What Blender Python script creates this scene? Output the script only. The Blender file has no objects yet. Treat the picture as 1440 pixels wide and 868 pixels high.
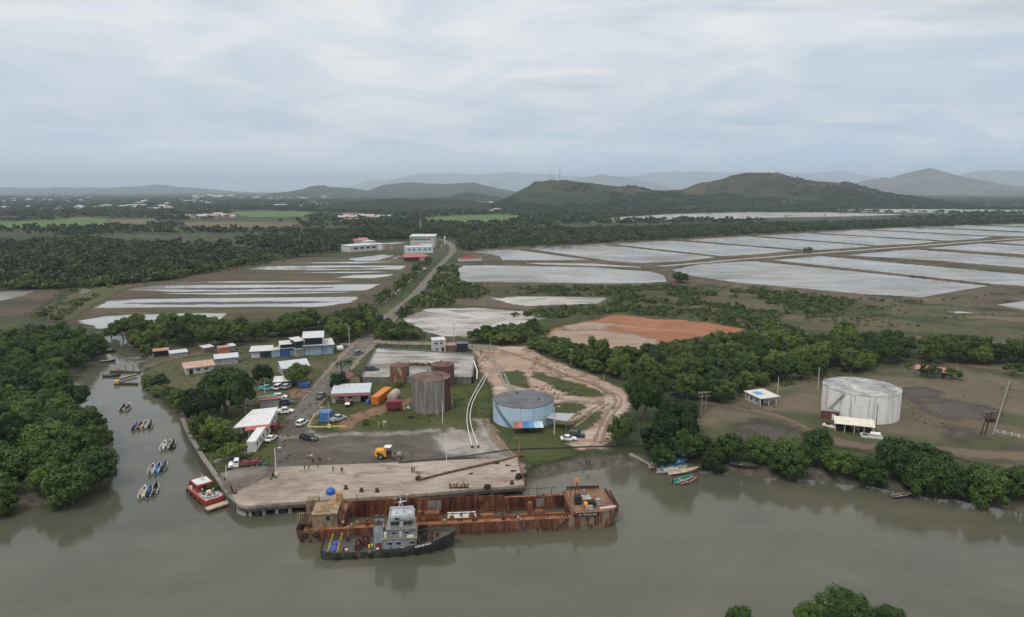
import bpy, bmesh, math, random
import numpy as np
from mathutils import Vector, Matrix

random.seed(7)
RNG = np.random.default_rng(11)
R = math.radians
SC = bpy.context.scene
COL = SC.collection

# ------------------------------------------------------------------ camera, sky, sun, exposure
CAM_H = 70.0
PITCH = math.atan((434 - 268) / 960)
cam = bpy.data.cameras.new('camera')
cam.sensor_width = 36
cam.lens = 24
cam.clip_start = 0.5
cam.clip_end = 150000
cam_o = bpy.data.objects.new('camera', cam)
COL.objects.link(cam_o)
cam_o.location = (0, 0, CAM_H)
cam_o.rotation_euler = (math.pi / 2 - PITCH, 0, 0)
SC.camera = cam_o

SUN_EL, SUN_AZ = R(58), R(215)          # azimuth clockwise from +Y: behind the camera, to its left
SUN_DIR = Vector((math.sin(SUN_AZ) * math.cos(SUN_EL), math.cos(SUN_AZ) * math.cos(SUN_EL), math.sin(SUN_EL)))
sun = bpy.data.lights.new('sun', 'SUN')
sun.energy = 1.45
sun.angle = R(10)
sun.color = (1.0, 0.94, 0.85)
sun_o = bpy.data.objects.new('sun', sun)
COL.objects.link(sun_o)
sun_o.location = (0, 0, 400)
sun_o.rotation_euler = (-SUN_DIR).to_track_quat('-Z', 'Y').to_euler()

W = bpy.data.worlds.new('World')
SC.world = W
W.use_nodes = True

class NT:
	"""small helper round a node tree"""
	def __init__(s, tree):
		s.t = tree
		s.n = tree.nodes
		s.l = tree.links

	def add(s, typ, **kw):
		n = s.n.new(typ)
		for k, v in kw.items():
			setattr(n, k, v)
		return n

	def inp(s, sock, v):
		if isinstance(v, bpy.types.NodeSocket):
			s.l.new(v, sock)
		else:
			sock.default_value = v

	def math(s, op, a, b=None, c=None, clamp=False):
		n = s.add('ShaderNodeMath', operation=op)
		n.use_clamp = clamp
		s.inp(n.inputs[0], a)
		if b is not None:
			s.inp(n.inputs[1], b)
		if c is not None:
			s.inp(n.inputs[2], c)
		return n.outputs[0]

	def vmul(s, a, b):
		n = s.add('ShaderNodeVectorMath', operation='MULTIPLY')
		s.inp(n.inputs[0], a)
		s.inp(n.inputs[1], b)
		return n.outputs[0]

	def vadd(s, a, b):
		n = s.add('ShaderNodeVectorMath', operation='ADD')
		s.inp(n.inputs[0], a)
		s.inp(n.inputs[1], b)
		return n.outputs[0]

	def noise(s, vec, scale, detail=4, rough=0.55, dist=0.0, out=0):
		n = s.add('ShaderNodeTexNoise')
		if vec is not None:
			s.inp(n.inputs['Vector'], vec)
		n.inputs['Scale'].default_value = scale
		n.inputs['Detail'].default_value = detail
		n.inputs['Roughness'].default_value = rough
		n.inputs['Distortion'].default_value = dist
		return n.outputs[out]

	def ramp(s, fac, stops, interp='LINEAR'):
		n = s.add('ShaderNodeValToRGB')
		cr = n.color_ramp
		cr.interpolation = interp
		while len(cr.elements) < len(stops):
			cr.elements.new(0.5)
		for e, (p, c) in zip(cr.elements, stops):
			e.position = p
			e.color = (*c, 1) if len(c) == 3 else c
		s.inp(n.inputs[0], fac)
		return n.outputs[0]

	def mapr(s, v, a, b, c=0.0, d=1.0, smooth=False):
		n = s.add('ShaderNodeMapRange')
		n.clamp = True
		if smooth:
			n.interpolation_type = 'SMOOTHSTEP'
		s.inp(n.inputs[0], v)
		for i, x in zip((1, 2, 3, 4), (a, b, c, d)):
			s.inp(n.inputs[i], x)
		return n.outputs[0]

	def mix(s, fac, a, b, blend='MIX'):
		n = s.add('ShaderNodeMix', data_type='RGBA', blend_type=blend)
		s.inp(n.inputs[0], fac)
		s.inp(n.inputs[6], a if isinstance(a, bpy.types.NodeSocket) else (*a, 1))
		s.inp(n.inputs[7], b if isinstance(b, bpy.types.NodeSocket) else (*b, 1))
		return n.outputs[2]

def make_world():
	t = NT(W.node_tree)
	t.n.clear()
	out = t.add('ShaderNodeOutputWorld')
	bg = t.add('ShaderNodeBackground')
	bg.inputs['Strength'].default_value = 0.1
	sky = t.add('ShaderNodeTexSky', sky_type='NISHITA')
	sky.sun_disc = False
	sky.sun_elevation = SUN_EL
	sky.sun_rotation = SUN_AZ
	sky.air_density = 1.2
	sky.dust_density = 2.5
	tc = t.add('ShaderNodeTexCoord')
	sep = t.add('ShaderNodeSeparateXYZ')
	t.inp(sep.inputs[0], tc.outputs['Generated'])
	x, y, z = sep.outputs
	# the cloud deck: the view direction met with a flat layer overhead
	zz = t.math('ADD', t.math('MAXIMUM', z, 0.0), 0.10)
	cx, cy = t.math('DIVIDE', x, zz), t.math('DIVIDE', y, zz)
	cmb = t.add('ShaderNodeCombineXYZ')
	t.inp(cmb.inputs[0], cx)
	t.inp(cmb.inputs[1], cy)
	v = cmb.outputs[0]
	big = t.noise(v, 0.42, 3, 0.5, 0.6)
	mid = t.noise(t.vmul(v, (1.0, 0.95, 1)), 1.15, 8, 0.58, 1.1)
	d = t.math('ADD', t.math('MULTIPLY', big, 0.5), t.math('MULTIPLY', mid, 0.5))
	cloud = t.ramp(d, [(0.31, (4.4, 5.2, 6.2)), (0.42, (5.3, 5.95, 6.65)), (0.50, (6.3, 6.6, 7.0)), (0.58, (7.45, 7.4, 7.4)), (0.72, (6.6, 6.85, 7.15))])
	# thin places let the blue sky through
	thin = t.noise(t.vadd(t.vmul(v, (0.55, 1.5, 1)), (3.1, 1.7, 0)), 0.8, 5, 0.5, 0.3)
	gap = t.mapr(thin, 0.56, 0.72, 0.0, 0.35, True)
	c = t.mix(gap, cloud, t.mix(1.0, sky.outputs[0], (0.55, 0.62, 0.66), 'MULTIPLY'))
	# a hand-width of dimmer, bluer cloud above the land, heavier to the east
	low = t.mapr(z, 0.0, 0.17, 1.0, 0.0, True)
	east = t.mapr(x, -0.25, 0.5, 0.35, 1.0, True)
	wisp = t.mapr(t.noise(t.vmul(tc.outputs['Generated'], (1, 1, 3.0)), 5.5, 7, 0.6, 0.8), 0.36, 0.60, 0.35, 1.0, True)
	lowf = t.math('MULTIPLY', t.math('MULTIPLY', low, east), wisp)
	c = t.mix(lowf, c, (3.6, 4.85, 6.7))
	# sky colour brightened towards the horizon to make up for haze dimming
	rim = t.mapr(z, 0.0, 0.10, 1.38, 1.0, True)
	sc2 = t.add('ShaderNodeVectorMath', operation='SCALE')
	t.inp(sc2.inputs[0], c)
	t.inp(sc2.inputs['Scale'], rim)
	c = sc2.outputs[0]
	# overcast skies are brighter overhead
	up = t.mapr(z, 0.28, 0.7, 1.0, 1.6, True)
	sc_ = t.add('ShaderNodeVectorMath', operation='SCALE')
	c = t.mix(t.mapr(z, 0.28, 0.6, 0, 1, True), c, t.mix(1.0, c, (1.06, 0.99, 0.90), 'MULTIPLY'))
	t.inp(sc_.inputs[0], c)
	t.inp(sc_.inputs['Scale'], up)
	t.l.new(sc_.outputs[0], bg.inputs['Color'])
	t.l.new(bg.outputs[0], out.inputs[0])

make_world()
SC.view_settings.view_transform = 'Standard'
SC.view_settings.look = 'None'
SC.view_settings.gamma = 1
SC.view_settings.exposure = 0.30
SC.view_settings.use_curve_mapping = False
SC.cycles.max_bounces = 6
SC.cycles.diffuse_bounces = 2
SC.cycles.glossy_bounces = 3
SC.cycles.transparent_max_bounces = 12
SC.cycles.volume_bounces = 0
SC.cycles.caustics_reflective = False
SC.cycles.caustics_refractive = False

# ------------------------------------------------------------------ helpers
GZ = 2.0                                  # level of the land above the river

def P(px, py, z=GZ):
	"""ground point that the photograph shows at pixel (px, py) of 1440x868, at height z"""
	u, v = (px - 720) / 960, (434 - py) / 960
	ca, sa = math.cos(PITCH), math.sin(PITCH)
	d = Vector((u, ca + v * sa, -sa + v * ca))
	k = (z - CAM_H) / d.z
	return Vector((d.x * k, d.y * k, z))

def PP(pts, z=GZ):
	return [tuple(P(a, b, z)[:2]) for a, b in pts]

def above(px, py, ptop, z=GZ):
	"""height of a thing whose foot shows at (px, py) and whose top shows at row ptop"""
	b = P(px, py, z)
	ca, sa = math.cos(PITCH), math.sin(PITCH)
	v = (434 - ptop) / 960
	# (h - CAM_H)/y = (-sa + v ca)/(ca + v sa)
	return CAM_H + b.y * (-sa + v * ca) / (ca + v * sa) - z

def sdf(poly, X, Y):
	"""signed distance to a polygon, positive inside"""
	pts = np.array(poly, float)
	d = np.full(X.shape, 1e18)
	ins = np.zeros(X.shape, bool)
	n = len(pts)
	for i in range(n):
		ax, ay = pts[i]
		bx, by = pts[(i + 1) % n]
		ex, ey = bx - ax, by - ay
		L = ex * ex + ey * ey + 1e-12
		t = np.clip(((X - ax) * ex + (Y - ay) * ey) / L, 0, 1)
		d = np.minimum(d, (X - ax - t * ex) ** 2 + (Y - ay - t * ey) ** 2)
		c = (ay > Y) != (by > Y)
		with np.errstate(divide='ignore', invalid='ignore'):
			xi = (bx - ax) * (Y - ay) / (by - ay if by != ay else 1e-12) + ax
		ins ^= c & (X < xi)
	d = np.sqrt(d)
	return np.where(ins, d, -d)

def inside(poly, x, y):
	return bool(sdf(poly, np.array([x]), np.array([y]))[0] > 0)

def link(o, parent=None):
	COL.objects.link(o)
	if parent:
		o.parent = parent
	return o

def tag(o, label=None, cat=None, group=None, kind=None):
	if label:
		o['label'] = label
	if cat:
		o['category'] = cat
	if group:
		o['group'] = group
	if kind:
		o['kind'] = kind
	return o

def thing(name, label, cat, loc=(0, 0, 0), rz=0.0, group=None):
	o = bpy.data.objects.new(name, None)
	o.empty_display_size = 0.3
	link(o)
	o.location = loc
	o.rotation_euler = (0, 0, rz)
	return tag(o, label, cat, group)

def kids(o):
	return [c for c in bpy.data.objects if c.parent == o]

def copy_tree(o, parent=None, ch=None):
	c = o.copy()
	COL.objects.link(c)
	c.parent = parent
	for k in (ch[o] if ch else kids(o)):
		copy_tree(k, c, ch)
	return c

def childmap(o):
	m = {}

	def go(x):
		m[x] = kids(x)
		for k in m[x]:
			go(k)
	go(o)
	return m

def mesh_np(name, V, F, mats=(), attrs=None, smooth=False):
	"""mesh from numpy arrays; F is (n,3) or (n,4)"""
	V = np.asarray(V, np.float32)
	F = np.asarray(F, np.int32)
	me = bpy.data.meshes.new(name)
	k = F.shape[1]
	me.vertices.add(len(V))
	me.vertices.foreach_set('co', V.ravel())
	me.loops.add(F.size)
	me.loops.foreach_set('vertex_index', F.ravel())
	me.polygons.add(len(F))
	me.polygons.foreach_set('loop_start', np.arange(0, F.size, k, dtype=np.int32))
	me.polygons.foreach_set('loop_total', np.full(len(F), k, np.int32))
	if smooth:
		me.polygons.foreach_set('use_smooth', np.ones(len(F), bool))
	for m in mats:
		me.materials.append(m)
	if attrs:
		for an, (dom, arr) in attrs.items():
			a = me.attributes.new(an, 'FLOAT', dom)
			a.data.foreach_set('value', np.asarray(arr, np.float32).ravel())
	me.update(calc_edges=True)
	me.validate()
	return me

class MB:
	"""collects shapes into one mesh; mi is the material slot"""
	def __init__(s):
		s.v = []
		s.f = []
		s.m = []

	def poly(s, pts, mi=0):
		i = len(s.v)
		s.v += [tuple(p) for p in pts]
		s.f.append(tuple(range(i, i + len(pts))))
		s.m.append(mi)
		return s

	def box(s, c, size, rz=0.0, mi=0, taper=1.0, ry=0.0, rx=0.0):
		hx, hy, hz = [q / 2 for q in size]
		M = Matrix.Translation(c) @ Matrix.Rotation(rz, 4, 'Z') @ Matrix.Rotation(ry, 4, 'Y') @ Matrix.Rotation(rx, 4, 'X')
		i = len(s.v)
		for z, t in ((-hz, 1.0), (hz, taper)):
			for x, y in ((-hx, -hy), (hx, -hy), (hx, hy), (-hx, hy)):
				s.v.append(tuple(M @ Vector((x * t, y * t, z))))
		for f in ((3, 2, 1, 0), (4, 5, 6, 7), (0, 1, 5, 4), (1, 2, 6, 5), (2, 3, 7, 6), (3, 0, 4, 7)):
			s.f.append(tuple(i + q for q in f))
			s.m.append(mi)
		return s

	def bar(s, a, b, w, h=None, mi=0):
		"""square bar from a to b"""
		a, b = Vector(a), Vector(b)
		h = h or w
		d = b - a
		L = d.length
		if L < 1e-6:
			return s
		q = d.to_track_quat('X', 'Z').to_matrix().to_4x4()
		M = Matrix.Translation((a + b) / 2) @ q
		i = len(s.v)
		for x in (-L / 2, L / 2):
			for y, z in ((-w / 2, -h / 2), (w / 2, -h / 2), (w / 2, h / 2), (-w / 2, h / 2)):
				s.v.append(tuple(M @ Vector((x, y, z))))
		for f in ((0, 3, 2, 1), (4, 5, 6, 7), (0, 1, 5, 4), (1, 2, 6, 5), (2, 3, 7, 6), (3, 0, 4, 7)):
			s.f.append(tuple(i + q for q in f))
			s.m.append(mi)
		return s

	def tube(s, pts, r, n=8, mi=0, caps=True):
		"""round tube along points; r a number or one per point"""
		pts = [Vector(p) for p in pts]
		rr = r if isinstance(r, (list, tuple)) else [r] * len(pts)
		base = len(s.v)
		up = None
		for k, p in enumerate(pts):
			t = (pts[min(k + 1, len(pts) - 1)] - pts[max(k - 1, 0)]).normalized()
			if up is None:
				up = Vector((0, 0, 1)) if abs(t.z) < 0.9 else Vector((1, 0, 0))
			a = t.cross(up)
			if a.length < 1e-5:
				a = t.orthogonal()
			a.normalize()
			b = a.cross(t)
			b.normalize()
			up = b
			for j in range(n):
				q = 2 * math.pi * j / n
				s.v.append(tuple(p + (a * math.cos(q) + b * math.sin(q)) * rr[k]))
		for k in range(len(pts) - 1):
			for j in range(n):
				j2 = (j + 1) % n
				s.f.append((base + k * n + j, base + k * n + j2, base + (k + 1) * n + j2, base + (k + 1) * n + j))
				s.m.append(mi)
		if caps:
			s.f.append(tuple(base + j for j in range(n))[::-1])
			s.m.append(mi)
			e = base + (len(pts) - 1) * n
			s.f.append(tuple(e + j for j in range(n)))
			s.m.append(mi)
		return s

	def lathe(s, prof, n=32, c=(0, 0, 0), mi=0, cap_top=False, cap_bot=False, a0=0.0, a1=None):
		"""profile of (radius, z) turned round the z axis"""
		base = len(s.v)
		full = a1 is None
		m = n if full else n + 1
		span = 2 * math.pi if full else a1 - a0
		for r, z in prof:
			for j in range(m):
				a = a0 + span * j / n
				s.v.append((c[0] + r * math.cos(a), c[1] + r * math.sin(a), c[2] + z))
		for k in range(len(prof) - 1):
			for j in range(n):
				j2 = (j + 1) % m if full else j + 1
				s.f.append((base + k * m + j, base + k * m + j2, base + (k + 1) * m + j2, base + (k + 1) * m + j))
				s.m.append(mi)
		if cap_top:
			e = base + (len(prof) - 1) * m
			s.f.append(tuple(e + j for j in range(m)))
			s.m.append(mi)
		if cap_bot:
			s.f.append(tuple(base + j for j in range(m))[::-1])
			s.m.append(mi)
		return s

	def prism(s, pts, z0, z1, mi=0, mi_top=None, top=True, bot=True):
		"""upright prism over a plan polygon (counter-clockwise)"""
		a = sum(pts[i][0] * pts[(i + 1) % len(pts)][1] - pts[(i + 1) % len(pts)][0] * pts[i][1] for i in range(len(pts)))
		if a < 0:
			pts = pts[::-1]
		n = len(pts)
		i = len(s.v)
		s.v += [(p[0], p[1], z0) for p in pts] + [(p[0], p[1], z1) for p in pts]
		for k in range(n):
			k2 = (k + 1) % n
			s.f.append((i + k, i + k2, i + n + k2, i + n + k))
			s.m.append(mi)
		if top:
			s.f.append(tuple(i + n + k for k in range(n)))
			s.m.append(mi if mi_top is None else mi_top)
		if bot:
			s.f.append(tuple(i + k for k in range(n))[::-1])
			s.m.append(mi)
		return s

	def loft(s, secs, mi=0, close=False, cap0=False, cap1=False):
		"""skin over a list of sections with equal point counts"""
		base = len(s.v)
		n = len(secs[0])
		for q in secs:
			s.v += [tuple(p) for p in q]
		for k in range(len(secs) - 1):
			for j in range(n if close else n - 1):
				j2 = (j + 1) % n
				s.f.append((base + k * n + j, base + k * n + j2, base + (k + 1) * n + j2, base + (k + 1) * n + j))
				s.m.append(mi)
		if cap0:
			s.f.append(tuple(base + j for j in range(n))[::-1])
			s.m.append(mi)
		if cap1:
			e = base + (len(secs) - 1) * n
			s.f.append(tuple(e + j for j in range(n)))
			s.m.append(mi)
		return s

	def build(s, name, mats, parent=None, smooth=False, fix=True):
		me = bpy.data.meshes.new(name)
		me.from_pydata(s.v, [], s.f)
		mats = mats if isinstance(mats, (list, tuple)) else [mats]
		for m in mats:
			me.materials.append(m)
		me.polygons.foreach_set('material_index', s.m)
		if fix:
			bm = bmesh.new()
			bm.from_mesh(me)
			bmesh.ops.recalc_face_normals(bm, faces=bm.faces[:])
			bm.to_mesh(me)
			bm.free()
		if smooth:
			me.polygons.foreach_set('use_smooth', [True] * len(me.polygons))
			try:
				me.set_sharp_from_angle(angle=R(38))
			except Exception:
				pass
		me.update()
		return link(bpy.data.objects.new(name, me), parent)

# ------------------------------------------------------------------ materials
MATS = {}
DIM = 0.68            # one even factor lowering soil colours under the brighter sky

def principled(name):
	m = bpy.data.materials.new(name)
	m.use_nodes = True
	t = NT(m.node_tree)
	b = t.n['Principled BSDF']
	return m, t, b

def pos(t):
	return t.add('ShaderNodeNewGeometry').outputs['Position']

def objco(t):
	return t.add('ShaderNodeTexCoord').outputs['Object']

def paint(name, col, rough=0.55, var=0.12, dirt=None, dirt_amt=0.35, scale=0.8, metal=0.0, streak=False, spec=0.3):
	"""a painted or plain surface with mottling and, if given, dirt or rust patches (streaks run down)"""
	if name in MATS:
		return MATS[name]
	m, t, b = principled(name)
	co = objco(t)
	n = t.noise(co, scale, 5, 0.6)
	dk = tuple(c * (1 - var) for c in col)
	lt = tuple(min(1, c * (1 + var)) for c in col)
	c = t.ramp(n, [(0.3, dk), (0.7, lt)])
	if dirt:
		v = t.vmul(co, (1, 1, 0.16)) if streak else co
		dn = t.noise(t.vadd(v, (7.3, 2.1, 4.4)), scale * 2.2, 7, 0.65)
		f = t.mapr(dn, 0.62 - dirt_amt * 0.45, 0.80 - dirt_amt * 0.35, 0, 0.92)
		c = t.mix(f, c, dirt)
	t.inp(b.inputs['Base Color'], c)
	b.inputs['Roughness'].default_value = rough
	b.inputs['Metallic'].default_value = metal
	b.inputs['Specular IOR Level'].default_value = spec
	MATS[name] = m
	return m

def rust(name, cols, scale=0.5, rough=0.85, streak=0.25):
	if name in MATS:
		return MATS[name]
	m, t, b = principled(name)
	co = objco(t)
	n1 = t.noise(t.vmul(co, (1, 1, streak)), scale, 7, 0.62, 0.3)
	n2 = t.noise(t.vadd(t.vmul(co, (1, 1, 0.6)), (4, 9, 2)), scale * 4.5, 5, 0.6)
	f = t.math('ADD', t.math('MULTIPLY', n1, 0.72), t.math('MULTIPLY', n2, 0.28))
	k = len(cols)
	st = [(0.32 + 0.36 * i / (k - 1), c) for i, c in enumerate(cols)]
	t.inp(b.inputs['Base Color'], t.ramp(f, st))
	b.inputs['Roughness'].default_value = rough
	b.inputs['Specular IOR Level'].default_value = 0.2
	MATS[name] = m
	return m

def metal_roof(name, col, dirt=(0.16, 0.10, 0.07), amt=0.25, pitch=1.1):
	"""ribbed sheet roof: ribs as bump along local x, wear in patches"""
	if name in MATS:
		return MATS[name]
	m, t, b = principled(name)
	co = objco(t)
	n = t.noise(t.vmul(co, (1, 0.35, 1)), 0.9, 6, 0.6)
	c = t.ramp(n, [(0.3, tuple(q * 0.86 for q in col)), (0.7, tuple(min(1, q * 1.08) for q in col))])
	dn = t.noise(t.vadd(t.vmul(co, (1.3, 0.3, 1)), (3, 5, 1)), 1.2, 7, 0.66)
	c = t.mix(t.mapr(dn, 0.66 - amt * 0.4, 0.82 - amt * 0.3, 0, 0.85), c, dirt)
	t.inp(b.inputs['Base Color'], c)
	w = t.add('ShaderNodeTexWave', wave_type='BANDS', bands_direction='X')
	t.inp(w.inputs['Vector'], co)
	w.inputs['Scale'].default_value = 1.0 / pitch
	bp = t.add('ShaderNodeBump')
	bp.inputs['Strength'].default_value = 0.35
	bp.inputs['Distance'].default_value = 0.05
	t.inp(bp.inputs['Height'], w.outputs['Fac'])
	t.inp(b.inputs['Normal'], bp.outputs[0])
	b.inputs['Roughness'].default_value = 0.5
	MATS[name] = m
	return m

def glass_mat(name='dark_window_glass', col=(0.02, 0.025, 0.03)):
	if name in MATS:
		return MATS[name]
	m, t, b = principled(name)
	b.inputs['Base Color'].default_value = (*col, 1)
	b.inputs['Roughness'].default_value = 0.08
	b.inputs['Specular IOR Level'].default_value = 0.6
	MATS[name] = m
	return m

def ground_mat(name, stops, scale=0.05, fine=0.6, amp=1.5, soft=0.5, escale=0.35, rough=0.9, stretch=(1, 1, 1), finew=0.35, blotch=None, spec=0.15):
	"""soil, grass, sand, tarmac: two scales of mottling; the rim wanders by amp metres and fades over soft metres.
	blotch = (colour, scale, low, high, amount, stretch): spots of another soil"""
	m, t, b = principled(name)
	stops = [tuple(v * DIM for v in c) for c in stops]
	blotch = [(tuple(v * DIM for v in q[0]), *q[1:]) for q in (blotch or [])]
	p = pos(t)
	n1 = t.noise(t.vmul(p, stretch), scale, 6, 0.58, 0.4)
	n2 = t.noise(t.vmul(p, stretch), fine, 5, 0.65)
	f = t.math('ADD', t.math('MULTIPLY', n1, 1 - finew), t.math('MULTIPLY', n2, finew))
	k = len(stops)
	c = t.ramp(f, [(0.34 + 0.32 * i / (k - 1), q) for i, q in enumerate(stops)])
	for bl in (blotch or []):
		bc, bs, lo, hi, am, st = bl
		bn = t.noise(t.vadd(t.vmul(p, st), (bs * 311 + 17, 41, 3)), bs, 6, 0.6, 0.6)
		c = t.mix(t.mapr(bn, lo, hi, 0, am, True), c, bc)
	t.inp(b.inputs['Base Color'], c)
	b.inputs['Roughness'].default_value = rough
	b.inputs['Specular IOR Level'].default_value = spec
	bp = t.add('ShaderNodeBump')
	bp.inputs['Strength'].default_value = 0.5
	bp.inputs['Distance'].default_value = 0.15
	t.inp(bp.inputs['Height'], n2)
	t.inp(b.inputs['Normal'], bp.outputs[0])
	if amp is not None:
		at = t.add('ShaderNodeAttribute', attribute_name='d')
		en = t.noise(p, escale, 6, 0.65)
		e = t.math('ADD', at.outputs['Fac'], t.math('MULTIPLY', t.math('SUBTRACT', en, 0.5), 4 * amp))
		a = t.mapr(e, -soft, soft, 0, 1, True)
		t.inp(b.inputs['Alpha'], a)
	m['amp'] = amp or 0
	m['soft'] = soft
	return m

LAYER = [0]

def patch(name, poly, mat, z=None, cells=70, margin=None):
	"""a sheet of ground over a world polygon; attribute d is the distance in from its rim"""
	if z is None:
		LAYER[0] += 1
		z = GZ + 0.005 * LAYER[0]
	pts = np.array(poly)
	mg = margin if margin is not None else 2 * mat['amp'] + mat['soft']
	x0, y0 = pts.min(0) - mg
	x1, y1 = pts.max(0) + mg
	cell = max(x1 - x0, y1 - y0) / cells
	nx, ny = int((x1 - x0) / cell) + 2, int((y1 - y0) / cell) + 2
	xs, ys = x0 + np.arange(nx) * cell, y0 + np.arange(ny) * cell
	X, Y = np.meshgrid(xs, ys)
	D = sdf(poly, X, Y)
	V = np.stack([X, Y, np.full_like(X, z)], -1).reshape(-1, 3)
	idx = np.arange(nx * ny).reshape(ny, nx)
	q = np.stack([idx[:-1, :-1], idx[:-1, 1:], idx[1:, 1:], idx[1:, :-1]], -1).reshape(-1, 4)
	Df = D.ravel()
	q = q[(Df[q] > -mg - 0.1).any(1)]
	used = np.unique(q)
	re = np.full(nx * ny, -1)
	re[used] = np.arange(len(used))
	me = mesh_np(name, V[used], re[q], [mat], {'d': ('POINT', Df[used])})
	return tag(link(bpy.data.objects.new(name, me)), kind='structure')

def smooth_path(pts, step=3.0):
	"""Catmull-Rom through 2-D or 3-D points, resampled"""
	p = [Vector(q) for q in pts]
	p = [p[0] * 2 - p[1]] + p + [p[-1] * 2 - p[-2]]
	out = []
	for i in range(1, len(p) - 2):
		n = max(1, int((p[i + 1] - p[i]).length / step))
		for k in range(n):
			u = k / n
			a, b, c, d = p[i - 1:i + 3]
			out.append(0.5 * ((2 * b) + (c - a) * u + (2 * a - 5 * b + 4 * c - d) * u * u + (3 * b - a - 3 * c + d) * u ** 3))
	out.append(p[-2])
	return out

def ribbon(name, pts, width, mat, z=None, step=3.0):
	"""a road or strip along world points; width a number or one per point"""
	if z is None:
		LAYER[0] += 1
		z = GZ + 0.005 * LAYER[0]
	w3 = width if isinstance(width, (list, tuple)) else [width] * len(pts)
	path = smooth_path([(p[0], p[1], w) for p, w in zip(pts, w3)], step)
	mg = 2 * mat['amp'] + mat['soft']
	V, D, F = [], [], []
	m = 5
	for k, p in enumerate(path):
		a, b = path[max(k - 1, 0)], path[min(k + 1, len(path) - 1)]
		t = Vector((b.x - a.x, b.y - a.y)).normalized()
		n = Vector((-t.y, t.x))
		h = p.z / 2
		for o in (-h - mg, -h, 0, h, h + mg):
			V.append((p.x + n.x * o, p.y + n.y * o, z))
			D.append(h - abs(o))
		if k:
			for j in range(m - 1):
				F.append(((k - 1) * m + j, (k - 1) * m + j + 1, k * m + j + 1, k * m + j))
	me = mesh_np(name, V, F, [mat], {'d': ('POINT', D)})
	return tag(link(bpy.data.objects.new(name, me)), kind='structure')
# ------------------------------------------------------------------ the ground sheet with the river bed in it
RIVER = PP([(150, 471), (146, 476), (140, 492), (125, 512), (100, 530), (95, 548), (120, 570), (148, 592), (164, 615), (170, 640),
			(166, 668), (148, 688), (105, 701), (60, 710), (0, 722), (-200, 750), (-560, 800)], 0) + [(-420, 60), (-420, -60), (420, -60), (420, 80)] + \
	PP([(2100, 830), (1600, 752), (1445, 724), (1400, 716), (1340, 706), (1260, 694), (1200, 682), (1120, 676), (1050, 670), (1000, 664),
		(960, 666), (925, 660), (885, 657), (850, 659), (800, 664), (760, 675), (735, 672), (500, 688), (345, 700), (338, 714), (310, 685),
		(287, 650), (268, 618), (258, 590), (248, 578), (232, 562), (214, 546), (202, 531), (196, 518), (200, 508), (205, 500), (198, 490),
		(190, 482), (180, 476), (165, 471)], 0)
NEARBANK = [(26, 60), (27, 96), (36, 99.5), (44, 101), (54, 101), (64, 99), (74, 93), (84, 60)]

def fbm(X, Y, scale, oct=4, seed=0):
	"""value-noise fractal, about 0..1"""
	rg = np.random.default_rng(seed)
	out = np.zeros_like(X, float)
	a, tot = 1.0, 0.0
	for o in range(oct):
		g = rg.random((256, 256))
		x, y = X / scale + 1000.3, Y / scale + 1000.7
		xi, yi = np.floor(x).astype(int), np.floor(y).astype(int)
		fx, fy = x - xi, y - yi
		fx, fy = fx * fx * (3 - 2 * fx), fy * fy * (3 - 2 * fy)
		v = (g[yi % 256, xi % 256] * (1 - fx) + g[yi % 256, (xi + 1) % 256] * fx) * (1 - fy) + \
			(g[(yi + 1) % 256, xi % 256] * (1 - fx) + g[(yi + 1) % 256, (xi + 1) % 256] * fx) * fy
		out += a * v
		tot += a
		a *= 0.5
		scale *= 0.5
	return out / tot

def sm(a, b, x):
	t = np.clip((x - a) / (b - a), 0, 1)
	return t * t * (3 - 2 * t)

def land_height(X, Y):
	D = np.minimum(sdf(RIVER, X, Y), -sdf(NEARBANK, X, Y))
	n = fbm(X, Y, 7.0, 3, 5) - 0.5
	return np.where(D > -7, GZ - 4.2 * sm(-6.5, 5.0, D + n * 3.0), GZ)

def spread(a, b, far, n):
	"""coarse coordinates growing geometrically from b out to far"""
	return b + (far - b) * ((np.geomspace(1, 400, n) - 1) / 399)

gx = np.concatenate([-spread(0, 264, 44000, 34)[::-1][:-1], np.arange(-264, 342, 2.0), spread(0, 342, 44000, 34)])
gy = np.concatenate([-spread(0, 60, 900, 6)[::-1][:-1] + 120, np.arange(60, 346, 2.0), spread(0, 346, 59000, 60)])
gy = np.unique(gy)
GX, GY = np.meshgrid(gx, gy)
H = np.full(GX.shape, GZ)
near = (np.abs(GX) < 520) & (GY < 420)
H[near] = land_height(GX[near], GY[near])
ny, nx = GX.shape
idx = np.arange(nx * ny).reshape(ny, nx)
q = np.stack([idx[:-1, :-1], idx[:-1, 1:], idx[1:, 1:], idx[1:, :-1]], -1).reshape(-1, 4)

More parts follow.
